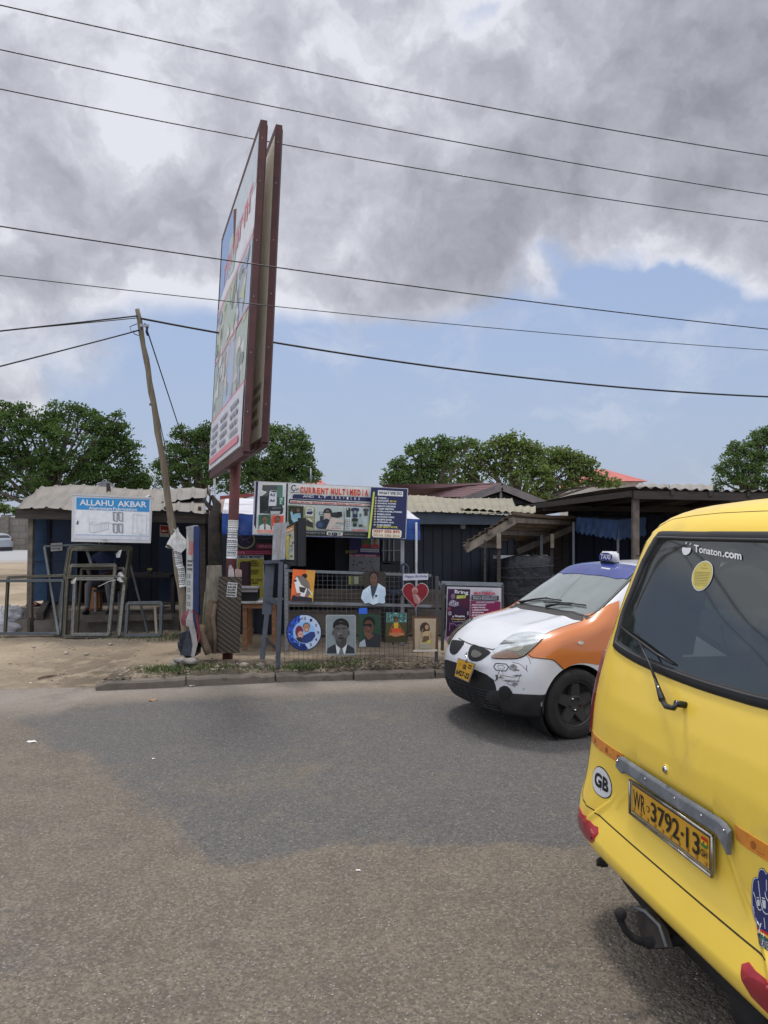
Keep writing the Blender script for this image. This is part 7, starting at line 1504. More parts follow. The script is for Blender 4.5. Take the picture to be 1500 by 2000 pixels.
# number plate, its lamp cover and lock
fv = lambda u, v, o=0: Vector((-.008-o, .262-.524*u, .727-.117*v))
A = Art(fv, step=.0008); A.slab([(0, 0), (1, 0), (1, 1), (0, 1)], .012, mat('plate_frame', (.30, .29, .26), .4, .3, dirt=(.1, .08, .05), damt=.6)); A.lay = 1
PY = mat('plate_yellow', (.62, .33, .02), .35, var=.05, coat=.3); BK = mat('plate_black', (.012, .012, .012), .4)
A.poly([(.015, .05), (.985, .05), (.985, .94), (.015, .94)], BK); A.poly([(.02, .07), (.98, .07), (.98, .92), (.02, .92)], PY)
A.text('WR', .035, .76, .205, .76, .56, BK, .014); A.ell(.25, .5, .022, .10, BK, 16); A.ell(.25, .5, .015, .072, PY, 16)
A.text('3792', .295, .78, .655, .78, .60, BK, .014); A.text('-', .675, .54, .705, .54, .10, BK, .02, False); A.text('13', .735, .78, .885, .78, .60, BK, .014, False)
A.poly([(.905, .14), (.965, .14), (.965, .23), (.905, .23)], pc('a01818')); A.poly([(.905, .23), (.965, .23), (.965, .32), (.905, .32)], pc('c8981c'), False); A.poly([(.905, .32), (.965, .32), (.965, .41), (.905, .41)], pc('1c6434'), False); A.lay += 1; A.ell(.935, .275, .01, .035, BK, 5, False)
A.text('GH', .905, .68, .970, .68, .2, BK, .03); 
for k in range(10): A.lay = 6; A.ell(.05+k*.1, .84, .014, .055, ORD, 12, False); A.lay = 7; A.ell(.05+k*.1, .84, .010, .042, PY, 12, False); A.lay = 8; A.line([(.041+k*.1, .84), (.059+k*.1, .84)], .012, ORD, False)
link(A, 'number_plate', van, local=True)
mb = MB(); fr_ = [fv(-.012, -.03, .004), fv(1.012, -.03, .004), fv(1.012, 1.06, .004), fv(-.012, 1.06, .004)]
for a, b in zip(fr_, fr_[1:]+fr_[:1]): mb.tube([a, b], .0055, mat('worn_chrome', (.35, .33, .30), .3, .9, var=.3, scale=20), 8)
link(mb, 'plate_surround', van, local=True)
GRY = mat('galvanised_strip', (.125, .135, .145), .7, 0, var=.2, scale=14, bump=.2, dirt=(.28, .27, .25), dscale=6, damt=.5); n = 30; V_ = []
for i in range(n+1):
    u = i/n; y = .385-.73*u; dr = .0; e_ = max(0, (u-.93)/.07); e0 = max(0, (.05-u)/.05); top = .792-.003*math.sin(u*3)-.016*e_**2-.01*e0**2; bot = .744-.040*e_-(.012*(1-e0) if u < .1 else 0)+.006*math.sin(u*9)*.3
    V_ += [(.004, y, top+.004), (-.004, y, top), (-.009, y, top-.006), (-.014, y, bot+.006), (-.012, y, bot), (.004, y, bot)]
mb = MB(); mb.add([Vector(v) for v in V_], [(i*6+j, i*6+j+1, (i+1)*6+j+1, (i+1)*6+j) for i in range(n) for j in range(5)]+[(0, 1, 2, 3, 4, 5), tuple(n*6+j for j in (5, 4, 3, 2, 1, 0))], GRY, False)
for y in (.37, .15, -.05, -.21, -.33): mb.ball((-.012, y, .774), .004, CHR, 5)
link(mb, 'plate_lamp_cover', van, local=True)
mb = MB(); Ml = Matrix.Translation(SV.hit(*rear(.035, .845))[0]) @ Matrix.Rotation(R(-90), 4, 'Y'); mb.lathe([(.019, -.004), (.018, .002), (.014, .003)], Ml, YEL, 24); mb.lathe([(.013, .002), (.012, .008), (.008, .010), (0, .009)], Ml, CHR, 24); mb.box(SV.hit(*rear(.035, .845))[0]+Vector((-.0105, 0, 0)), (.001, .002, .010), BK); link(mb, 'lock', van, local=True)
# stickers
WS = mat('white_vinyl', (.62, .63, .63), .4, var=.06)
mb = MB(); el = lambda rx, ry, cy=.535, cz=.632: [(cy+rx*math.cos(a/36*6.283), cz+ry*math.sin(a/36*6.283)) for a in range(36)]
SV.decal(mb, el(.086, .0625), rear, .0015, BK, .03, .001); SV.decal(mb, el(.082, .058), rear, .0024, WS, .03, 0); ryr = lambda x, z: rear(-x, z)
SV.text(mb, 'GB', ryr, -.595, .603, -.475, .603, -.060, BK, .0034, .045); link(mb, 'country_sticker', van, local=True)
mb = MB(); SV.text(mb, 'Tonaton', vr, 1358, 1079, 1411.5, 1088.5, 14.5, WS, .006, .02); SV.text(mb, '.com', vr, 1414, 1089, 1451, 1095, 11.5, WS, .006, .03)
SV.decal(mb, [C8(*p) for p in ((838, 462), (870, 468), (902, 466), (898, 490), (886, 510), (862, 520), (845, 512), (838, 490))], vr, .006, WS, 3, 0, sm=1)
for a, b in (((868, 425), (862, 442)), ((900, 432), (890, 446))): SV.ribbon(mb, [C8(*a), C8(*b)], vr, .006, .007, WS, 2)
link(mb, 'window_lettering', van, local=True)
mb = MB(); ov = smoothpoly([C8(*p) for p in ((1017, 556), (1050, 585), (1055, 640), (1040, 700), (1000, 755), (950, 774), (915, 745), (902, 690), (912, 630), (945, 580), (985, 558))], 2); oc = (sum(p[0] for p in ov)/len(ov), sum(p[1] for p in ov)/len(ov)); sh_ = lambda k: [(oc[0]+(x-oc[0])*k, oc[1]+(y-oc[1])*k) for x, y in ov]
SV.decal(mb, ov, vr, .005, WS, 4, 0); SV.decal(mb, sh_(.93), vr, .006, mat('sticker_yellow', (.55, .45, .10), .5), 4, 0); DKS = mat('sticker_ink', (.13, .11, .05), .6)
for i in range(9): y = 640+i*11; SV.ribbon(mb, [C8(930-i*1.2, y-4), C8(1036-i*3, y+2)], vr, .0035 if i < 6 else .002, .0068, DKS, 3)
SV.ribbon(mb, [C8(972, 608), C8(1018, 612)], vr, .003, .0068, DKS, 3); SV.ribbon(mb, [C8(1000, 582), C8(994, 586), C8(996, 592), C8(1002, 594)], vr, .003, .0068, DKS, 2); link(mb, 'oval_sticker', van, local=True)
HB = mat('sticker_blue', (.010, .022, .13), .35, var=.06, coat=.3); mb = MB(); H = lambda x, y: (1440+x/10, 1680+y/10)
ho = smoothpoly([H(*p) for p in ((280, 850), (278, 600), (298, 380), (345, 322), (408, 345), (420, 200), (470, 140), (540, 170), (585, 270), (640, 180), (710, 190), (750, 300), (770, 470), (830, 520), (860, 700), (830, 950), (770, 1150), (750, 1350), (745, 1760), (640, 1790), (440, 1690), (405, 1500), (392, 1290), (320, 1120))], 1); hc = H(550, 900); sc3 = lambda k: [(hc[0]+(x-hc[0])*k, hc[1]+(y-hc[1])*(1-(1-k)*.45)) for x, y in ho]
SV.decal(mb, ho, vr, .0012, BK, 6, 0); SV.decal(mb, sc3(.955), vr, .002, WS, 6, 0); SV.decal(mb, sc3(.89), vr, .0028, HB, 6, 0)
for pth in (((425, 400), (450, 620), (480, 860), (520, 1000), (580, 1060), (620, 1050)), ((330, 620), (380, 760), (400, 900), (450, 990), (490, 960)), ((585, 380), (588, 600)), ((400, 730), (440, 745)), ((500, 735), (560, 755)), ((560, 610), (570, 720), (640, 830)), ((330, 900), (360, 1080), (430, 1280)), ((540, 1120), (560, 1340)), ((690, 400), (680, 640), (720, 800))): SV.ribbon(mb, [H(*p) for p in pth], vr, .004, .0036, WS, 3, sm=1)
SV.decal(mb, [H(*p) for p in ((405, 770), (455, 775), (465, 890), (420, 895))], vr, .0036, WS, 5, 0); SV.decal(mb, [H(*p) for p in ((505, 765), (575, 790), (582, 950), (520, 930))], vr, .0036, WS, 5, 0)
for k, c_ in enumerate(('9c1c20', 'c0942c', '1c4c30')): SV.decal(mb, [H(412, 1310+k*60), H(745, 1480+k*60), H(745, 1540+k*60), H(414, 1365+k*60)], vr, .0036, pc(c_), 6, 0)
SV.decal(mb, [H(*p) for p in ((450, 1510), (700, 1640), (720, 1740), (630, 1750), (460, 1660))], vr, .0038, pc('4a4a46'), 6, 0); link(mb, 'hand_sticker', van, local=True)
# wiper
mb = MB()
def vo_(px, py, o): l, n = SV.hit(*vr(px, py)); return l+n*o
mb.tube([vo_(1339, 1377, .0), vo_(1339, 1379, .04)], .012, RUB, 12); mb.tube([vo_(1342, 1375, .035), vo_(1336, 1388, .04), vo_(1322, 1385, .042), vo_(1313, 1372, .04)], [.008, .010, .011, .011], mat('gloss_black', (.015, .015, .015), .15, coat=.6), 10)
mb.tube([vo_(1313, 1372, .04), vo_(1304, 1350, .038), vo_(1296, 1330, .036)], [.013, .009, .006], MATS['gloss_black'], 10); mb.tube([vo_(1296, 1330, .036), vo_(1284, 1300, .036), vo_(1271, 1276, .034), vo_(1261, 1258, .03)], [.006, .004, .0035, .0035], RUB, 8); link(mb, 'wiper_arm', van, local=True)
mb = MB(); bl = [vo_(1215, 1223, .012), vo_(1240, 1243, .02), vo_(1262, 1259, .022), vo_(1290, 1280, .02), vo_(1320, 1299, .010)]; mb.tube(bl, [.003, .006, .007, .006, .004], RUB, 8); mb.tube([b_+Vector((.012, 0, -.008)) for b_ in bl], .004, UND, 6); link(mb, 'wiper_blade', van, local=True)
# under the bumper
mb = MB(); n = 20; vv = []
for i in range(n+1):
    y = .74-1.48*i/n; x = .03+.10*(abs(y)/.74)**3; vv += [(x, y, .345), (x-.012, y, .30), (x+.02, y, .215), (x+.10, y, .19), (x+.6, y, .19)]
mb.add([Vector(v) for v in vv], [(i*5+j, i*5+j+1, (i+1)*5+j+1, (i+1)*5+j) for i in range(n) for j in range(4)], UND, True); link(mb, 'rear_valance', van, local=True)
mb = MB(); mb.box((2.2, 0, .24), (3.9, 1.3, .08), UND); mb.tube([(.05, -.35, .22), (.8, -.35, .22)], .09, UND, 16); link(mb, 'underbody', van, local=True)
def vz(px, py, x):   # point under the bumper, surveyed on the plane x
    o, d = vr(px, py); return o+d*((x-o.x)/d.x)
mb = MB(); mb.tube([vz(1208, 1784, -.13), vz(1213, 1800, -.125), vz(1222, 1818, -.11), vz(1240, 1834, -.08), vz(1262, 1842, -.05)], [.014, .012, .013, .014, .014], UND, 12); mb.ball(vz(1212, 1785, -.13), .022, UND, 10); mb.tube([vz(1262, 1842, -.05), (.06, -.03, .27)], .02, UND, 10)
mb.prism([vz(1240, 1782, -.03), vz(1262, 1772, -.02), vz(1290, 1812, -.03), vz(1302, 1850, -.04), vz(1270, 1852, -.04), vz(1252, 1830, -.03)], (.02, -.01, 0), mat('rusty_dark', (.04, .032, .028), .8, var=.4, scale=20)); mb.tube([vz(1238, 1772, -.04), vz(1260, 1780, -.04), vz(1288, 1808, -.045), vz(1302, 1850, -.05)], .006, GRY, 8); link(mb, 'tow_bar', van, local=True)
mb = MB(); c = vz(1178, 1684, .0); mb.box(c, (.03, .03, .03), UND); mb.tube([c+Vector((-.02, 0, .012)), c+Vector((-.02, 0, -.012))], .01, UND, 8); mb.bar(c, c+Vector((.05, -.06, .01)), .012, .012, UND); link(mb, 'bracket', van, local=True)
DR = mat('dark_rim', (.045, .044, .043), .4, .3, var=.2, dirt=(.07, .06, .05), damt=.4)
for x in (.78, 3.42):
    for q in (1, -1): wheel(van, x, q*.74, .31, .31, .19, .19, q, mat('steel_rim', (.3, .3, .3), .4, .6))
    mb = MB()
    for q in (1, -1): mb.tube([(x+.365*math.cos(a/20*math.pi), q*.843, .31+.365*math.sin(a/20*math.pi)) for a in range(21)], .008, RUB, 6)
    link(mb, 'arch_lip', van, local=True)
SEAT = mat('seat_cloth', (.05, .052, .055), .9, var=.2, scale=10)
for x in (1.0, 1.85, 2.75):
    for q in (-.36, .36):
        mb = MB(); mb.box((x+.05, q, .66), (.5, .55, .16), SEAT, bev=.04); mb.box((x-.22, q, 1.0), (.13, .5, .62), SEAT, bev=.04); mb.box((x-.23, q, 1.37), (.08, .25, .16), SEAT, bev=.03); link(mb, 'seat', van, local=True)
mb = MB(); mb.tube([vo_(1300, 1180, -.25), vo_(1330, 1250, -.2), vo_(1390, 1340, -.2)], .004, RUB, 6); mb.box((3.6, 0, .98), (.35, 1.3, .12), TRM, bev=.03); link(mb, 'dashboard', van, local=True)
# ------------------------------------------------------------ TAXI
def hatch_shape(seed=0):
    n0 = tab([.14, .20, .28, .36, .50, .57, .62, .68, .74, .80, .87, .95], [.17, .09, .035, .008, .0, .01, .03, .06, .11, .18, .29, .45], .014)
    T0 = tab([-.1, 0, .08, .2, .4, .65, .80, .88, 1.2, 1.49, 1.64, 1.95, 2.35, 2.9, 3.2, 3.42, 3.6], [.62, .70, .768, .835, .888, .93, .957, .98, 1.185, 1.362, 1.392, 1.405, 1.41, 1.38, 1.29, 1.0, .8], .022)
    W0 = tab([0, .2, .45, .7, .9, .98, 1.4, 1.5], [.70, .735, .75, .745, .715, .68, .53, .49], .02)
    def f(x, y, z):
        a = np.abs(y); fr = n0(z)+.30*(a/.745)**2.7-x; cr = np.where(x < .9, .055, .06)
        top = z-(T0(x)-cr*(a/.7)**2.2+.012*np.exp(-((a-.38)/.07)**2)*(x < .95)); side = a-(W0(z)-.05*np.clip((x-2.9)/.6, 0, 1)**2)
        re = x-(3.48-.10*(a/.7)**3-.25*np.clip(z-1.0, 0, 1)); return smax(smax(smax(fr, side, .10), top, .10), smax(re, .17-z, .05), .06)
    return f
WHP = mat('white_paint', (.60, .61, .63), .3, var=.03, scale=1.5, coat=.6, dirt=(.45, .42, .38), dscale=2.5, damt=.3); ORP = mat('orange_paint', (.54, .160, .03), .32, var=.04, scale=1.5, coat=.6); BLK_P = mat('black_bumper', (.018, .018, .019), .6, var=.3, scale=8, dirt=(.06, .052, .045), damt=.5)
TA = R(22); taxi = root('taxi', (.658, 6.45, 0), 'white and orange taxi hatchback with a dented front, turning out behind the yellow van', 'taxi', rz=TA); MT = Matrix.Translation((.658, 6.45, 0)) @ Matrix.Rotation(TA, 4, 'Z')
V, F, O_ = shell(hatch_shape(), (1.74, 0, .75), (1.74, .745, .62), (150, 80, 80), .85); V = V.tolist()
for cx_ in (.68, 3.0): V, F = arch_cut(V, F, cx_, .285, .325, .45)
ST = Surf(V, F, MT); tr = ST.pix; topr = lambda x, y: (Vector((x, y, 3)), Vector((0, 0, -1))); frr = lambda y, z: (Vector((-2, y, z)), Vector((1, 0, 0)))
wsp = [(.885, 0), (.89, .3), (.905, .5), (.935, .605), (1.24, .56), (1.53, .49), (1.51, .3), (1.495, 0), (1.51, -.3), (1.53, -.49), (1.24, -.56), (.935, -.605), (.905, -.5), (.89, -.3)]
tsw = [[(1.24, .99), (1.64, 1.27), (2.12, 1.30), (2.12, .99)], [(2.19, .99), (2.19, 1.30), (2.72, 1.27), (2.95, 1.08), (2.88, .99)]]; trw = [(-.48, 1.05), (.48, 1.05), (.42, 1.30), (-.42, 1.30)]
rules = [('sill_trim', lambda c, n: c[2] < (.30 if c[0] < .45 else .235)), (None, lambda c, n: n[2] > .25 and .8 < c[0] < 1.7 and inpoly(c[0], c[1], wsp)), (None, lambda c, n: abs(n[1]) > .4 and c[2] > .9 and any(inpoly(c[0], c[2], p) for p in tsw)), (None, lambda c, n: n[0] > .3 and c[0] > 3 and inpoly(c[1], c[2], trw))]
to, NVt = parts_from(V, F, rules, 'body', {'body': WHP, 'sill_trim': BLK_P}, taxi)
Vn = np.array(V)-NVt*.03; mb = MB(); F2 = []
for f in F:
    c = np.array(V)[f].mean(0); n = NVt[f].mean(0)
    if any(r[1](c, n) for r in rules[1:]) or c[0] < .9: continue
    F2.append(f[::-1])
mb.add(Vn, F2, TRM, True); link(mb, 'lining', taxi, local=True)
K5 = lambda x, y: (870+x/5.357, 1200+y/5.357); K7 = lambda x, y: (860+x/3.75, 1060+y/3.75)
def td(name, poly, mt, off=.004, ray=None, step=6, sm=0, skirt=.004, parent=None, label=None, mirror=False):
    mb = MB(); ST.decal(mb, poly, ray or tr, off, mt, step, skirt, sm=sm); o = link(mb, name, parent or taxi, local=True)
    if label: o['label'] = label
    if mirror:
        m2 = MB(); m2.v = [(v[0], -v[1], v[2]) for v in mb.v]; m2.f = [f[::-1] for f in mb.f]; m2.mi = mb.mi; m2.mats = mb.mats; m2.sm = mb.sm
        o2 = link(m2, name, parent or taxi, local=True); return o, o2
    return o
td('wing', [K7(*p) for p in ((636, 822), (664, 846), (742, 848), (828, 856), (868, 890), (902, 928), (960, 896), (1010, 882), (1070, 880), (1130, 890), (1240, 900), (1300, 860), (1310, 425), (1230, 455), (1190, 480), (1110, 517), (1052, 534), (1048, 572), (950, 598), (860, 630), (770, 672), (700, 745))], ORP, .004, step=5, mirror=True)
td('front_bumper_lower', [K5(*p) for p in ((495, 785), (555, 800), (575, 762), (610, 744), (650, 752), (688, 795), (705, 828), (850, 836), (1000, 842), (1040, 838), (1020, 1052), (860, 1050), (700, 1012), (600, 975), (520, 940), (420, 880), (440, 830))], BLK_P, .010, step=5, mirror=True)
# grille openings are drawn straight from the front so they are symmetrical
lg = [(-.44, .50), (-.2, .535), (.2, .535), (.44, .50), (.47, .40), (.46, .22), (.3, .19), (-.3, .19), (-.46, .22), (-.47, .40)]
GRL = mat('grille_black', (.010, .010, .011), .6); td('lower_grille', lg, GRL, .003, frr, .04, 1)
mb = MB(); 
for i in range(16): ST.ribbon(mb, [(-.42+i*.055, .21), (-.42+i*.055+.03*(1 if i % 2 else -1), .37)], frr, .006, .010, BLK_P, .03)
for i in range(7): ST.ribbon(mb, [(-.43, .22+i*.026), (.43, .22+i*.026)], frr, .005, .012, BLK_P, .05)
link(mb, 'grille_mesh', taxi, local=True)
td('upper_grille', [(-.055, .715), (-.20, .708), (-.36, .69), (-.34, .655), (-.27, .595), (-.15, .585), (-.08, .625)], GRL, .003, frr, .02, 1, mirror=True)
td('grille_insert', [(-.12, .68), (-.28, .665), (-.26, .625), (-.15, .615)], mat('lamp_grey', (.16, .15, .13), .3, .5), .008, frr, .02, 1)  # mid grey metal piece inset in the grille opening
# headlamps
hl = [K5(*p) for p in ((478, 450), (500, 402), (560, 340), (640, 262), (740, 207), (860, 193), (960, 198), (1042, 213), (1015, 265), (940, 340), (862, 410), (812, 446), (740, 466), (600, 466), (520, 462))]
HLI = mat('lamp_silver', (.24, .24, .22), .25, .4, var=.25, scale=6); HLC = glassmat('lamp_glass', (.74, .73, .66), .8, 1.5, .06, .06)
for nm_, mt_, of, pl in (('headlamp', HLI, .004, hl),):
    hA, hB = td(nm_, pl, mt_, of, step=4, mirror=True, sm=1)
for hp_, mir in ((hA, 1), (hB, -1)):
    def sub(name, poly, mt_, off, sm=1, **k):
        mb = MB(); ST.decal(mb, [K5(*p) for p in poly], tr, off, mt_, 4, .003, sm=sm); mb.v = [(v[0], v[1]*mir, v[2]) for v in mb.v]
        if mir < 0: mb.f = [f[::-1] for f in mb.f]
        link(mb, name, hp_, local=True)
    sub('indicator', ((482, 450), (512, 398), (600, 385), (700, 396), (785, 425), (805, 443), (740, 462), (600, 463), (520, 459)), mat('lamp_amber', (.30, .105, .045), .25, coat=.6), .008)
    sub('reflector', [(735+88*math.cos(a/20*6.283), 325+66*math.sin(a/20*6.283)) for a in range(20)], mat('lamp_bright', (.50, .47, .38), .25, .4, var=.3, scale=9), .009)
    sub('bulb_shield', [(745+34*math.cos(a/14*6.283), 322+28*math.sin(a/14*6.283)) for a in range(14)], mat('lamp_grey', (.16, .15, .13), .3, .5), .013)
    sub('side_reflector', ((850, 240), (940, 225), (1000, 228), (960, 280), (880, 330), (860, 280)), mat('lamp_bright', (.55, .52, .46)), .009)
    mb = MB(); ST.decal(mb, hl, tr, .016, HLC, 4, .012, sm=1); mb.v = [(v[0], v[1]*mir, v[2]) for v in mb.v]; link(mb, 'lens', hp_, local=True)
    mb = MB(); ST.ribbon(mb, hl, tr, .008, .010, SEAM, 4, True, sm=1); mb.v = [(v[0], v[1]*mir, v[2]) for v in mb.v]; link(mb, 'lamp_rim', hp_, local=True)
# fog lamp hole, dents, scrapes, tie wires
td('fog_lamp', [K5(630+62*math.cos(a/20*6.283), 825+72*math.sin(a/20*6.283)) for a in range(20)], GRL, .013, step=4, mirror=True)
mb = MB(); SCR = mat('bare_scrape', (.16, .15, .14), .7, var=.5, scale=40); SC2 = mat('grey_scuff', (.22, .22, .22), .6, var=.4, scale=30); rr = random.Random(4)
for (x, y, w_, h_, mt_) in ((705, 560, 62, 40, SC2), (690, 548, 30, 24, SCR), (745, 585, 36, 12, SCR), (690, 700, 75, 14, SC2), (720, 730, 40, 22, SC2), (760, 640, 60, 8, SCR), (580, 660, 22, 10, SCR), (545, 660, 8, 28, SCR), (850, 560, 6, 34, SCR), (820, 780, 8, 10, SCR), (530, 640, 10, 12, SCR), (640, 690, 40, 6, SCR)):
    ST.decal(mb, [K5(x+w_*rr.uniform(.6, 1.1)*math.cos(a/14*6.283), y+h_*rr.uniform(.5, 1.15)*math.sin(a/14*6.283)) for a in range(14)], tr, .0015+rr.random()*.001, mt_, 4, 0)
for pth in (((600, 640), (720, 660), (790, 640)), ((620, 700), (700, 690), (780, 700)), ((700, 500), (790, 520), (860, 600)), ((560, 600), (530, 690)), ((720, 760), (760, 700), (790, 620)), ((840, 420), (880, 470), (890, 520)), ((640, 720), (690, 745), (760, 735))): ST.ribbon(mb, [K5(*p) for p in pth], tr, .006, .0015, SCR, 4, sm=1)
link(mb, 'scrape', taxi, local=True)
mb = MB(); ST.ribbon(mb, [K5(*p) for p in ((505, 545), (530, 512), (590, 516), (640, 520), (660, 555), (635, 590), (580, 590), (530, 582))], tr, .007, .006, SEAM, 3, True); ST.ribbon(mb, [K5(*p) for p in ((545, 552), (552, 535), (600, 535), (622, 552), (610, 570), (560, 568))], tr, .004, .006, mat('grey_scuff', (.3, .3, .3)), 3, True); link(mb, 'badge', taxi, local=True)
def to_(px, py, o): l, n = ST.hit(*tr(px, py)); return l+n*o
mb = MB(); mb.tube([to_(*K5(575, 590), .01), to_(*K5(600, 620), .02), to_(*K5(585, 650), .015), to_(*K5(605, 665), .01)], .006, CHR, 6); mb.tube([to_(*K5(545, 640), .01), to_(*K5(540, 680), .01), to_(*K5(525, 690), .012)], .004, SEAM, 6); link(mb, 'tie_wire', taxi, local=True)
# seams
mb = MB()
for pth in (((140, 250), (200, 285), (290, 322), (430, 356), (520, 372), (600, 310), (640, 262), (740, 205), (860, 190), (960, 196), (1044, 211)), ((1044, 211), (1120, 172), (1250, 125), (1370, 92), (1440, 70), (1446, 12)), ((862, 412), (900, 450), (1000, 462), (1115, 470), (1160, 500), (1232, 572))):
    ST.ribbon(mb, [K5(*p) for p in pth], tr, .007, .006, SEAM, 4, sm=1)
link(mb, 'panel_gap', taxi, local=True)
td('side_indicator', [K5(1410+30*math.cos(a/14*6.283), 298+18*math.sin(a/14*6.283)) for a in range(14)], mat('lamp_bright', (.55, .52, .46)), .012, step=3)
# plate (hanging askew)
def px_plane(px, py, x): o, d = tr(px, py); return o+d*((x-o.x)/d.x)
cT = [px_plane(*K5(*p), -.05) for p in ((130, 455), (312, 516), (242, 712), (95, 646))]; fT0 = bilin(*cT); nT = fT0.n if fT0.n.x < 0 else -fT0.n
fT = lambda u, v, o=0: fT0(u, v, 0)+nT*o
A = Art(fT, step=.0012); A.slab([(0, 0), (1, 0), (1, 1), (0, 1)], .006, mat('plate_frame', (.30, .29, .26))); A.lay = 1; A.poly([(.03, .04), (.97, .04), (.97, .96), (.03, .96)], PY)
A.text('GR', .40, .46, .62, .46, .26, BK, .04); A.text('6427-22', .07, .86, .93, .86, .30, BK, .04, False); A.ell(.2, .28, .05, .07, ORD, 12, False); A.lay += 1; A.ell(.2, .28, .035, .05, PY, 12, False); A.poly([(.7, .14), (.9, .14), (.9, .2), (.7, .2)], BK, False); A.poly([(.7, .26), (.9, .26), (.9, .32), (.7, .32)], BK, False)
link(A, 'number_plate', taxi, local=True)
mb = MB(); mb.tube([px_plane(*K5(222, 400), -.0), px_plane(*K5(210, 430), -.05), px_plane(*K5(228, 460), -.06), px_plane(*K5(215, 500), -.06)], .008, CHR, 6); link(mb, 'plate_wire', taxi, local=True)
# glazing
mb = MB(); ST.decal(mb, wsp, topr, .002, GLT, .05, 0, sm=1); ST.ribbon(mb, wsp, topr, .030, .005, RUB, .04, True, sm=1); ws_ = link(mb, 'windscreen', taxi, local=True)
mb = MB(); ST.decal(mb, [(1.385, .50), (1.38, .46), (1.355, .40), (1.36, .2), (1.35, .0), (1.36, -.2), (1.355, -.40), (1.38, -.46), (1.385, -.50), (1.60, -.47), (1.60, -.25), (1.60, 0), (1.60, .25), (1.60, .47)], topr, .007, mat('blue_film', (.012, .03, .20), .25, coat=.6, var=.1), .04, .003); link(mb, 'sun_strip', taxi, local=True)
mb = MB(); ST.ribbon(mb, [(1.45, -.20), (1.453, -.13), (1.456, -.07)], topr, .022, .010, WS, .02); link(mb, 'film_mark', taxi, local=True)
for s_ in (1, -1):
    for p in tsw: mb = MB(); ST.decal(mb, p, sider(s_), .002, GLT, .06, 0, sm=1); ST.ribbon(mb, p, sider(s_), .025, .005, RUB, .04, True, sm=1); link(mb, 'side_window', taxi, local=True)
mb = MB(); rr2 = lambda y, z: (Vector((6, y, z)), Vector((-1, 0, 0))); ST.decal(mb, trw, rr2, .002, GLT, .06, 0, sm=1); ST.ribbon(mb, trw, rr2, .03, .005, RUB, .04, True, sm=1); link(mb, 'rear_window', taxi, local=True)
mb = MB(); ST.decal(mb, [(.80, 0), (.805, .3), (.825, .5), (.86, .60), (.935, .61), (.91, .5), (.90, .3), (.895, 0), (.90, -.3), (.91, -.5), (.935, -.61), (.86, -.60), (.825, -.5), (.805, -.3)], topr, .003, BLK_P, .05, .002); link(mb, 'scuttle_panel', taxi, local=True)
for q, pts_, bl_ in ((0, ((.89, .42), (.95, .30), (.99, .12)), ((.935, .52), (.99, .15), (.99, -.10))), (1, ((.88, -.02), (.94, -.14), (.97, -.28)), ((.94, .10), (.98, -.25), (1.0, -.44)))):
    mb = MB(); hh_ = lambda p, o: (lambda r_: r_[0]+r_[1]*o)(ST.hit(*topr(*p)))
    mb.tube([hh_(p, .022) for p in pts_], [.012, .008, .006], RUB, 8); mb.tube([hh_(p, .016) for p in bl_], .007, RUB, 6); link(mb, 'wiper', taxi, local=True)
# roof sign, mirrors, lamps, wheels, seats
mb = MB(); zr = ST.hit(*topr(1.60, 0))[0].z; c = Vector((1.60, .0, zr+.062)); bmx = bmesh.new(); bmesh.ops.create_cube(bmx, size=1)
for v in bmx.verts: v.co = Vector((v.co.x*.09*(1 if v.co.z < 0 else .85), v.co.y*.22*(1 if v.co.z < 0 else .9), v.co.z*.10))
bmesh.ops.bevel(bmx, geom=bmx.edges[:], offset=.018, segments=3, affect='EDGES'); bmx.verts.index_update(); mb.add([c+v.co for v in bmx.verts], [[v.index for v in f.verts] for f in bmx.faces], mat('sign_white_plastic', (.62, .62, .63), .35, coat=.3), True); bmx.free()
mb.box((1.60, 0, zr+.008), (.07, .18, .02), UND); sgn_ = link(mb, 'roof_sign', taxi, local=True)
fs_ = lambda u, v, o=0: Vector((1.60-.047+.008*(1-v)-o, .095-.19*u, zr+.104-.082*v)); A = Art(fs_, step=.002); A.lay = 1; A.poly(smoothpoly([(0, .05), (1, .05), (1, .98), (0, .98)], 2), pc('20286a')); A.text('TAXI', .12, .80, .88, .80, .58, WS, .03); link(A, 'sign_lettering', sgn_, local=True)
mb = MB(); mb.tube([(2.0, .1, zr+.06), (2.3, .05, zr+.10), (2.6, .0, zr+.12)], .008, UND, 6); link(mb, 'aerial', taxi, local=True)
for q in (1, -1): mb = MB(); mb.ball((1.42, q*.80, 1.02), .085, WHP, 10, (.6, 1.1, .85)); mb.bar((1.40, q*.69, .99), (1.42, q*.75, 1.0), .04, .03, BLK_P); link(mb, 'wing_mirror', taxi, local=True)
for q in (1, -1): mb = MB(); ST.decal(mb, [(q*.50, .80), (q*.64, .80), (q*.60, 1.1), (q*.50, 1.1)], rr2, .006, LRD, .04, .004, sm=1); link(mb, 'tail_lamp', taxi, local=True)
for x in (.68, 3.0):
    for q in (1, -1):
        wheel(taxi, x, q*.66, .285, .285, .185, .165, q, DR)
        mb = MB(); mb.tube([(x+.327*math.cos(a/24*math.pi*1.1-.15), q*(.738), .285+.327*math.sin(a/24*math.pi*1.1-.15)) for a in range(25)], .007, BLK_P, 6); link(mb, 'arch_lip', taxi, local=True)
    for q in (1, -1): mb = MB(); mb.lathe([(.328, .0), (.328, .22), (0, .24)], Matrix.Translation((x, q*.72, .285)) @ Matrix.Rotation(R(90*q), 4, 'X'), UND, 30); link(mb, 'arch_liner', taxi, local=True)
mb = MB(); mb.box((1.8, 0, .22), (2.9, 1.1, .08), UND); link(mb, 'underbody', taxi, local=True)
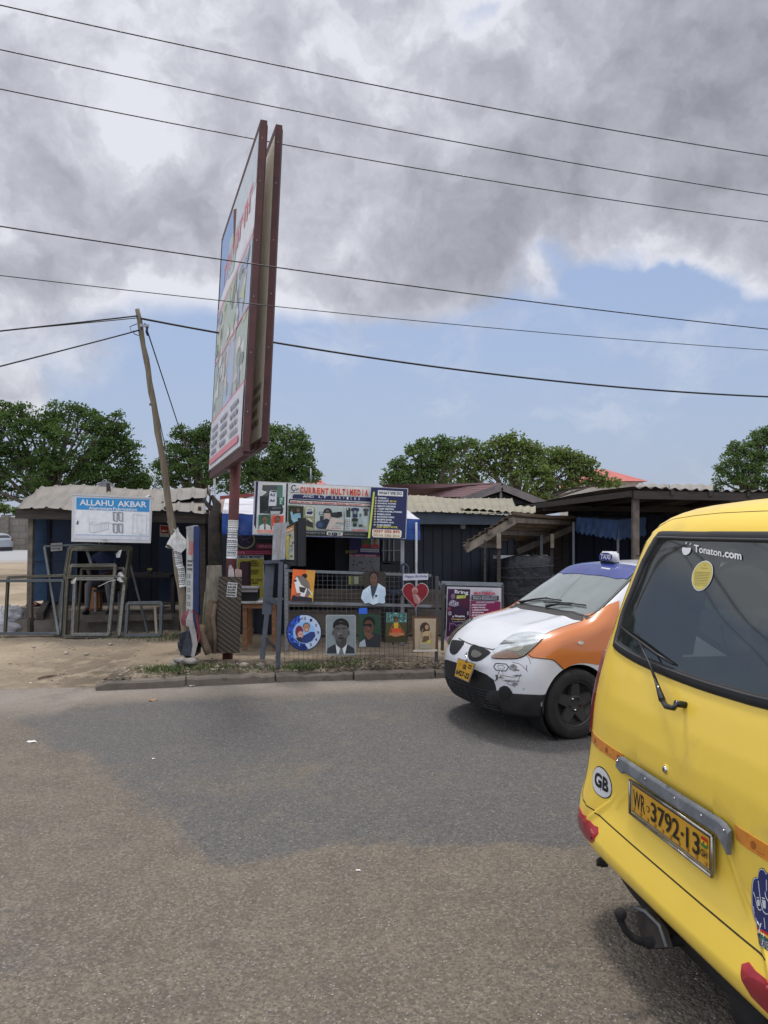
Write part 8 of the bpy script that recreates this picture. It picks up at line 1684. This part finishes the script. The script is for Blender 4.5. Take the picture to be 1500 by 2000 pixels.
for x, q in ((1.85, .34), (1.85, -.34), (2.65, 0)):
    mb = MB(); w_ = .5 if q else 1.15; mb.box((x, q, .55), (.5, w_, .18), SEAT, bev=.04); mb.box((x+.27, q, .88), (.14, w_*.95, .6), SEAT, bev=.04)
    if q: mb.box((x+.29, q, 1.22), (.09, .25, .16), SEAT, bev=.03)
    link(mb, 'seat', taxi, local=True)
mb = MB(); mb.box((1.28, 0, .86), (.35, 1.2, .16), TRM, bev=.04); mb.lathe([(.165, -.012), (.18, 0), (.165, .012), (.15, 0), (.165, -.012)], Matrix.Translation((1.5, -.34, .92)) @ Matrix.Rotation(R(60), 4, 'Y'), RUB, 24); link(mb, 'dashboard', taxi, local=True)
# ------------------------------------------------------------ SILVER CAR FAR LEFT
car = root('parked_car', (-28.3, 50.5, .12), 'small silver hatchback parked far off at the left edge', 'car', rz=R(-22)); SLV = mat('silver_paint', (.34, .37, .40), .35, .3, var=.04, coat=.4)
V, F, O_ = shell(hatch_shape(), (1.74, 0, .75), (1.74, .745, .62), (50, 24, 24), .85); V = V.tolist()
for cx_ in (.68, 2.9): V, F = arch_cut(V, F, cx_, .285, .325, .45)
parts_from(V, F, [], 'body', {'body': SLV}, car); MC = Matrix.Translation((-28.3, 50.5, .12)) @ Matrix.Rotation(R(-22), 4, 'Z'); SCs = Surf(V, F, MC); DG = mat('dark_glass', (.03, .035, .04), .2)
for s_ in (1, -1):
    for p in tsw: mb = MB(); SCs.decal(mb, p, sider(s_), .008, DG, .1, .01); link(mb, 'side_window', car, local=True)
mb = MB(); SCs.decal(mb, trw, rr2, .008, DG, .1, .01); link(mb, 'rear_window', car, local=True)
for q in (1, -1): mb = MB(); SCs.decal(mb, [(q*.46, .86), (q*.66, .84), (q*.66, 1.04), (q*.48, 1.0)], rr2, .012, LRD, .06, .01); link(mb, 'tail_lamp', car, local=True)
mb = MB(); SCs.decal(mb, [(-.6, .22), (.6, .22), (.6, .45), (-.6, .45)], rr2, .02, BLK_P, .1, .01); link(mb, 'rear_bumper', car, local=True)
for x in (.68, 2.9):
    for q in (1, -1): wheel(car, x, q*.66, .285, .285, .185, .165, q, mat('steel_rim', (.3, .3, .3)))
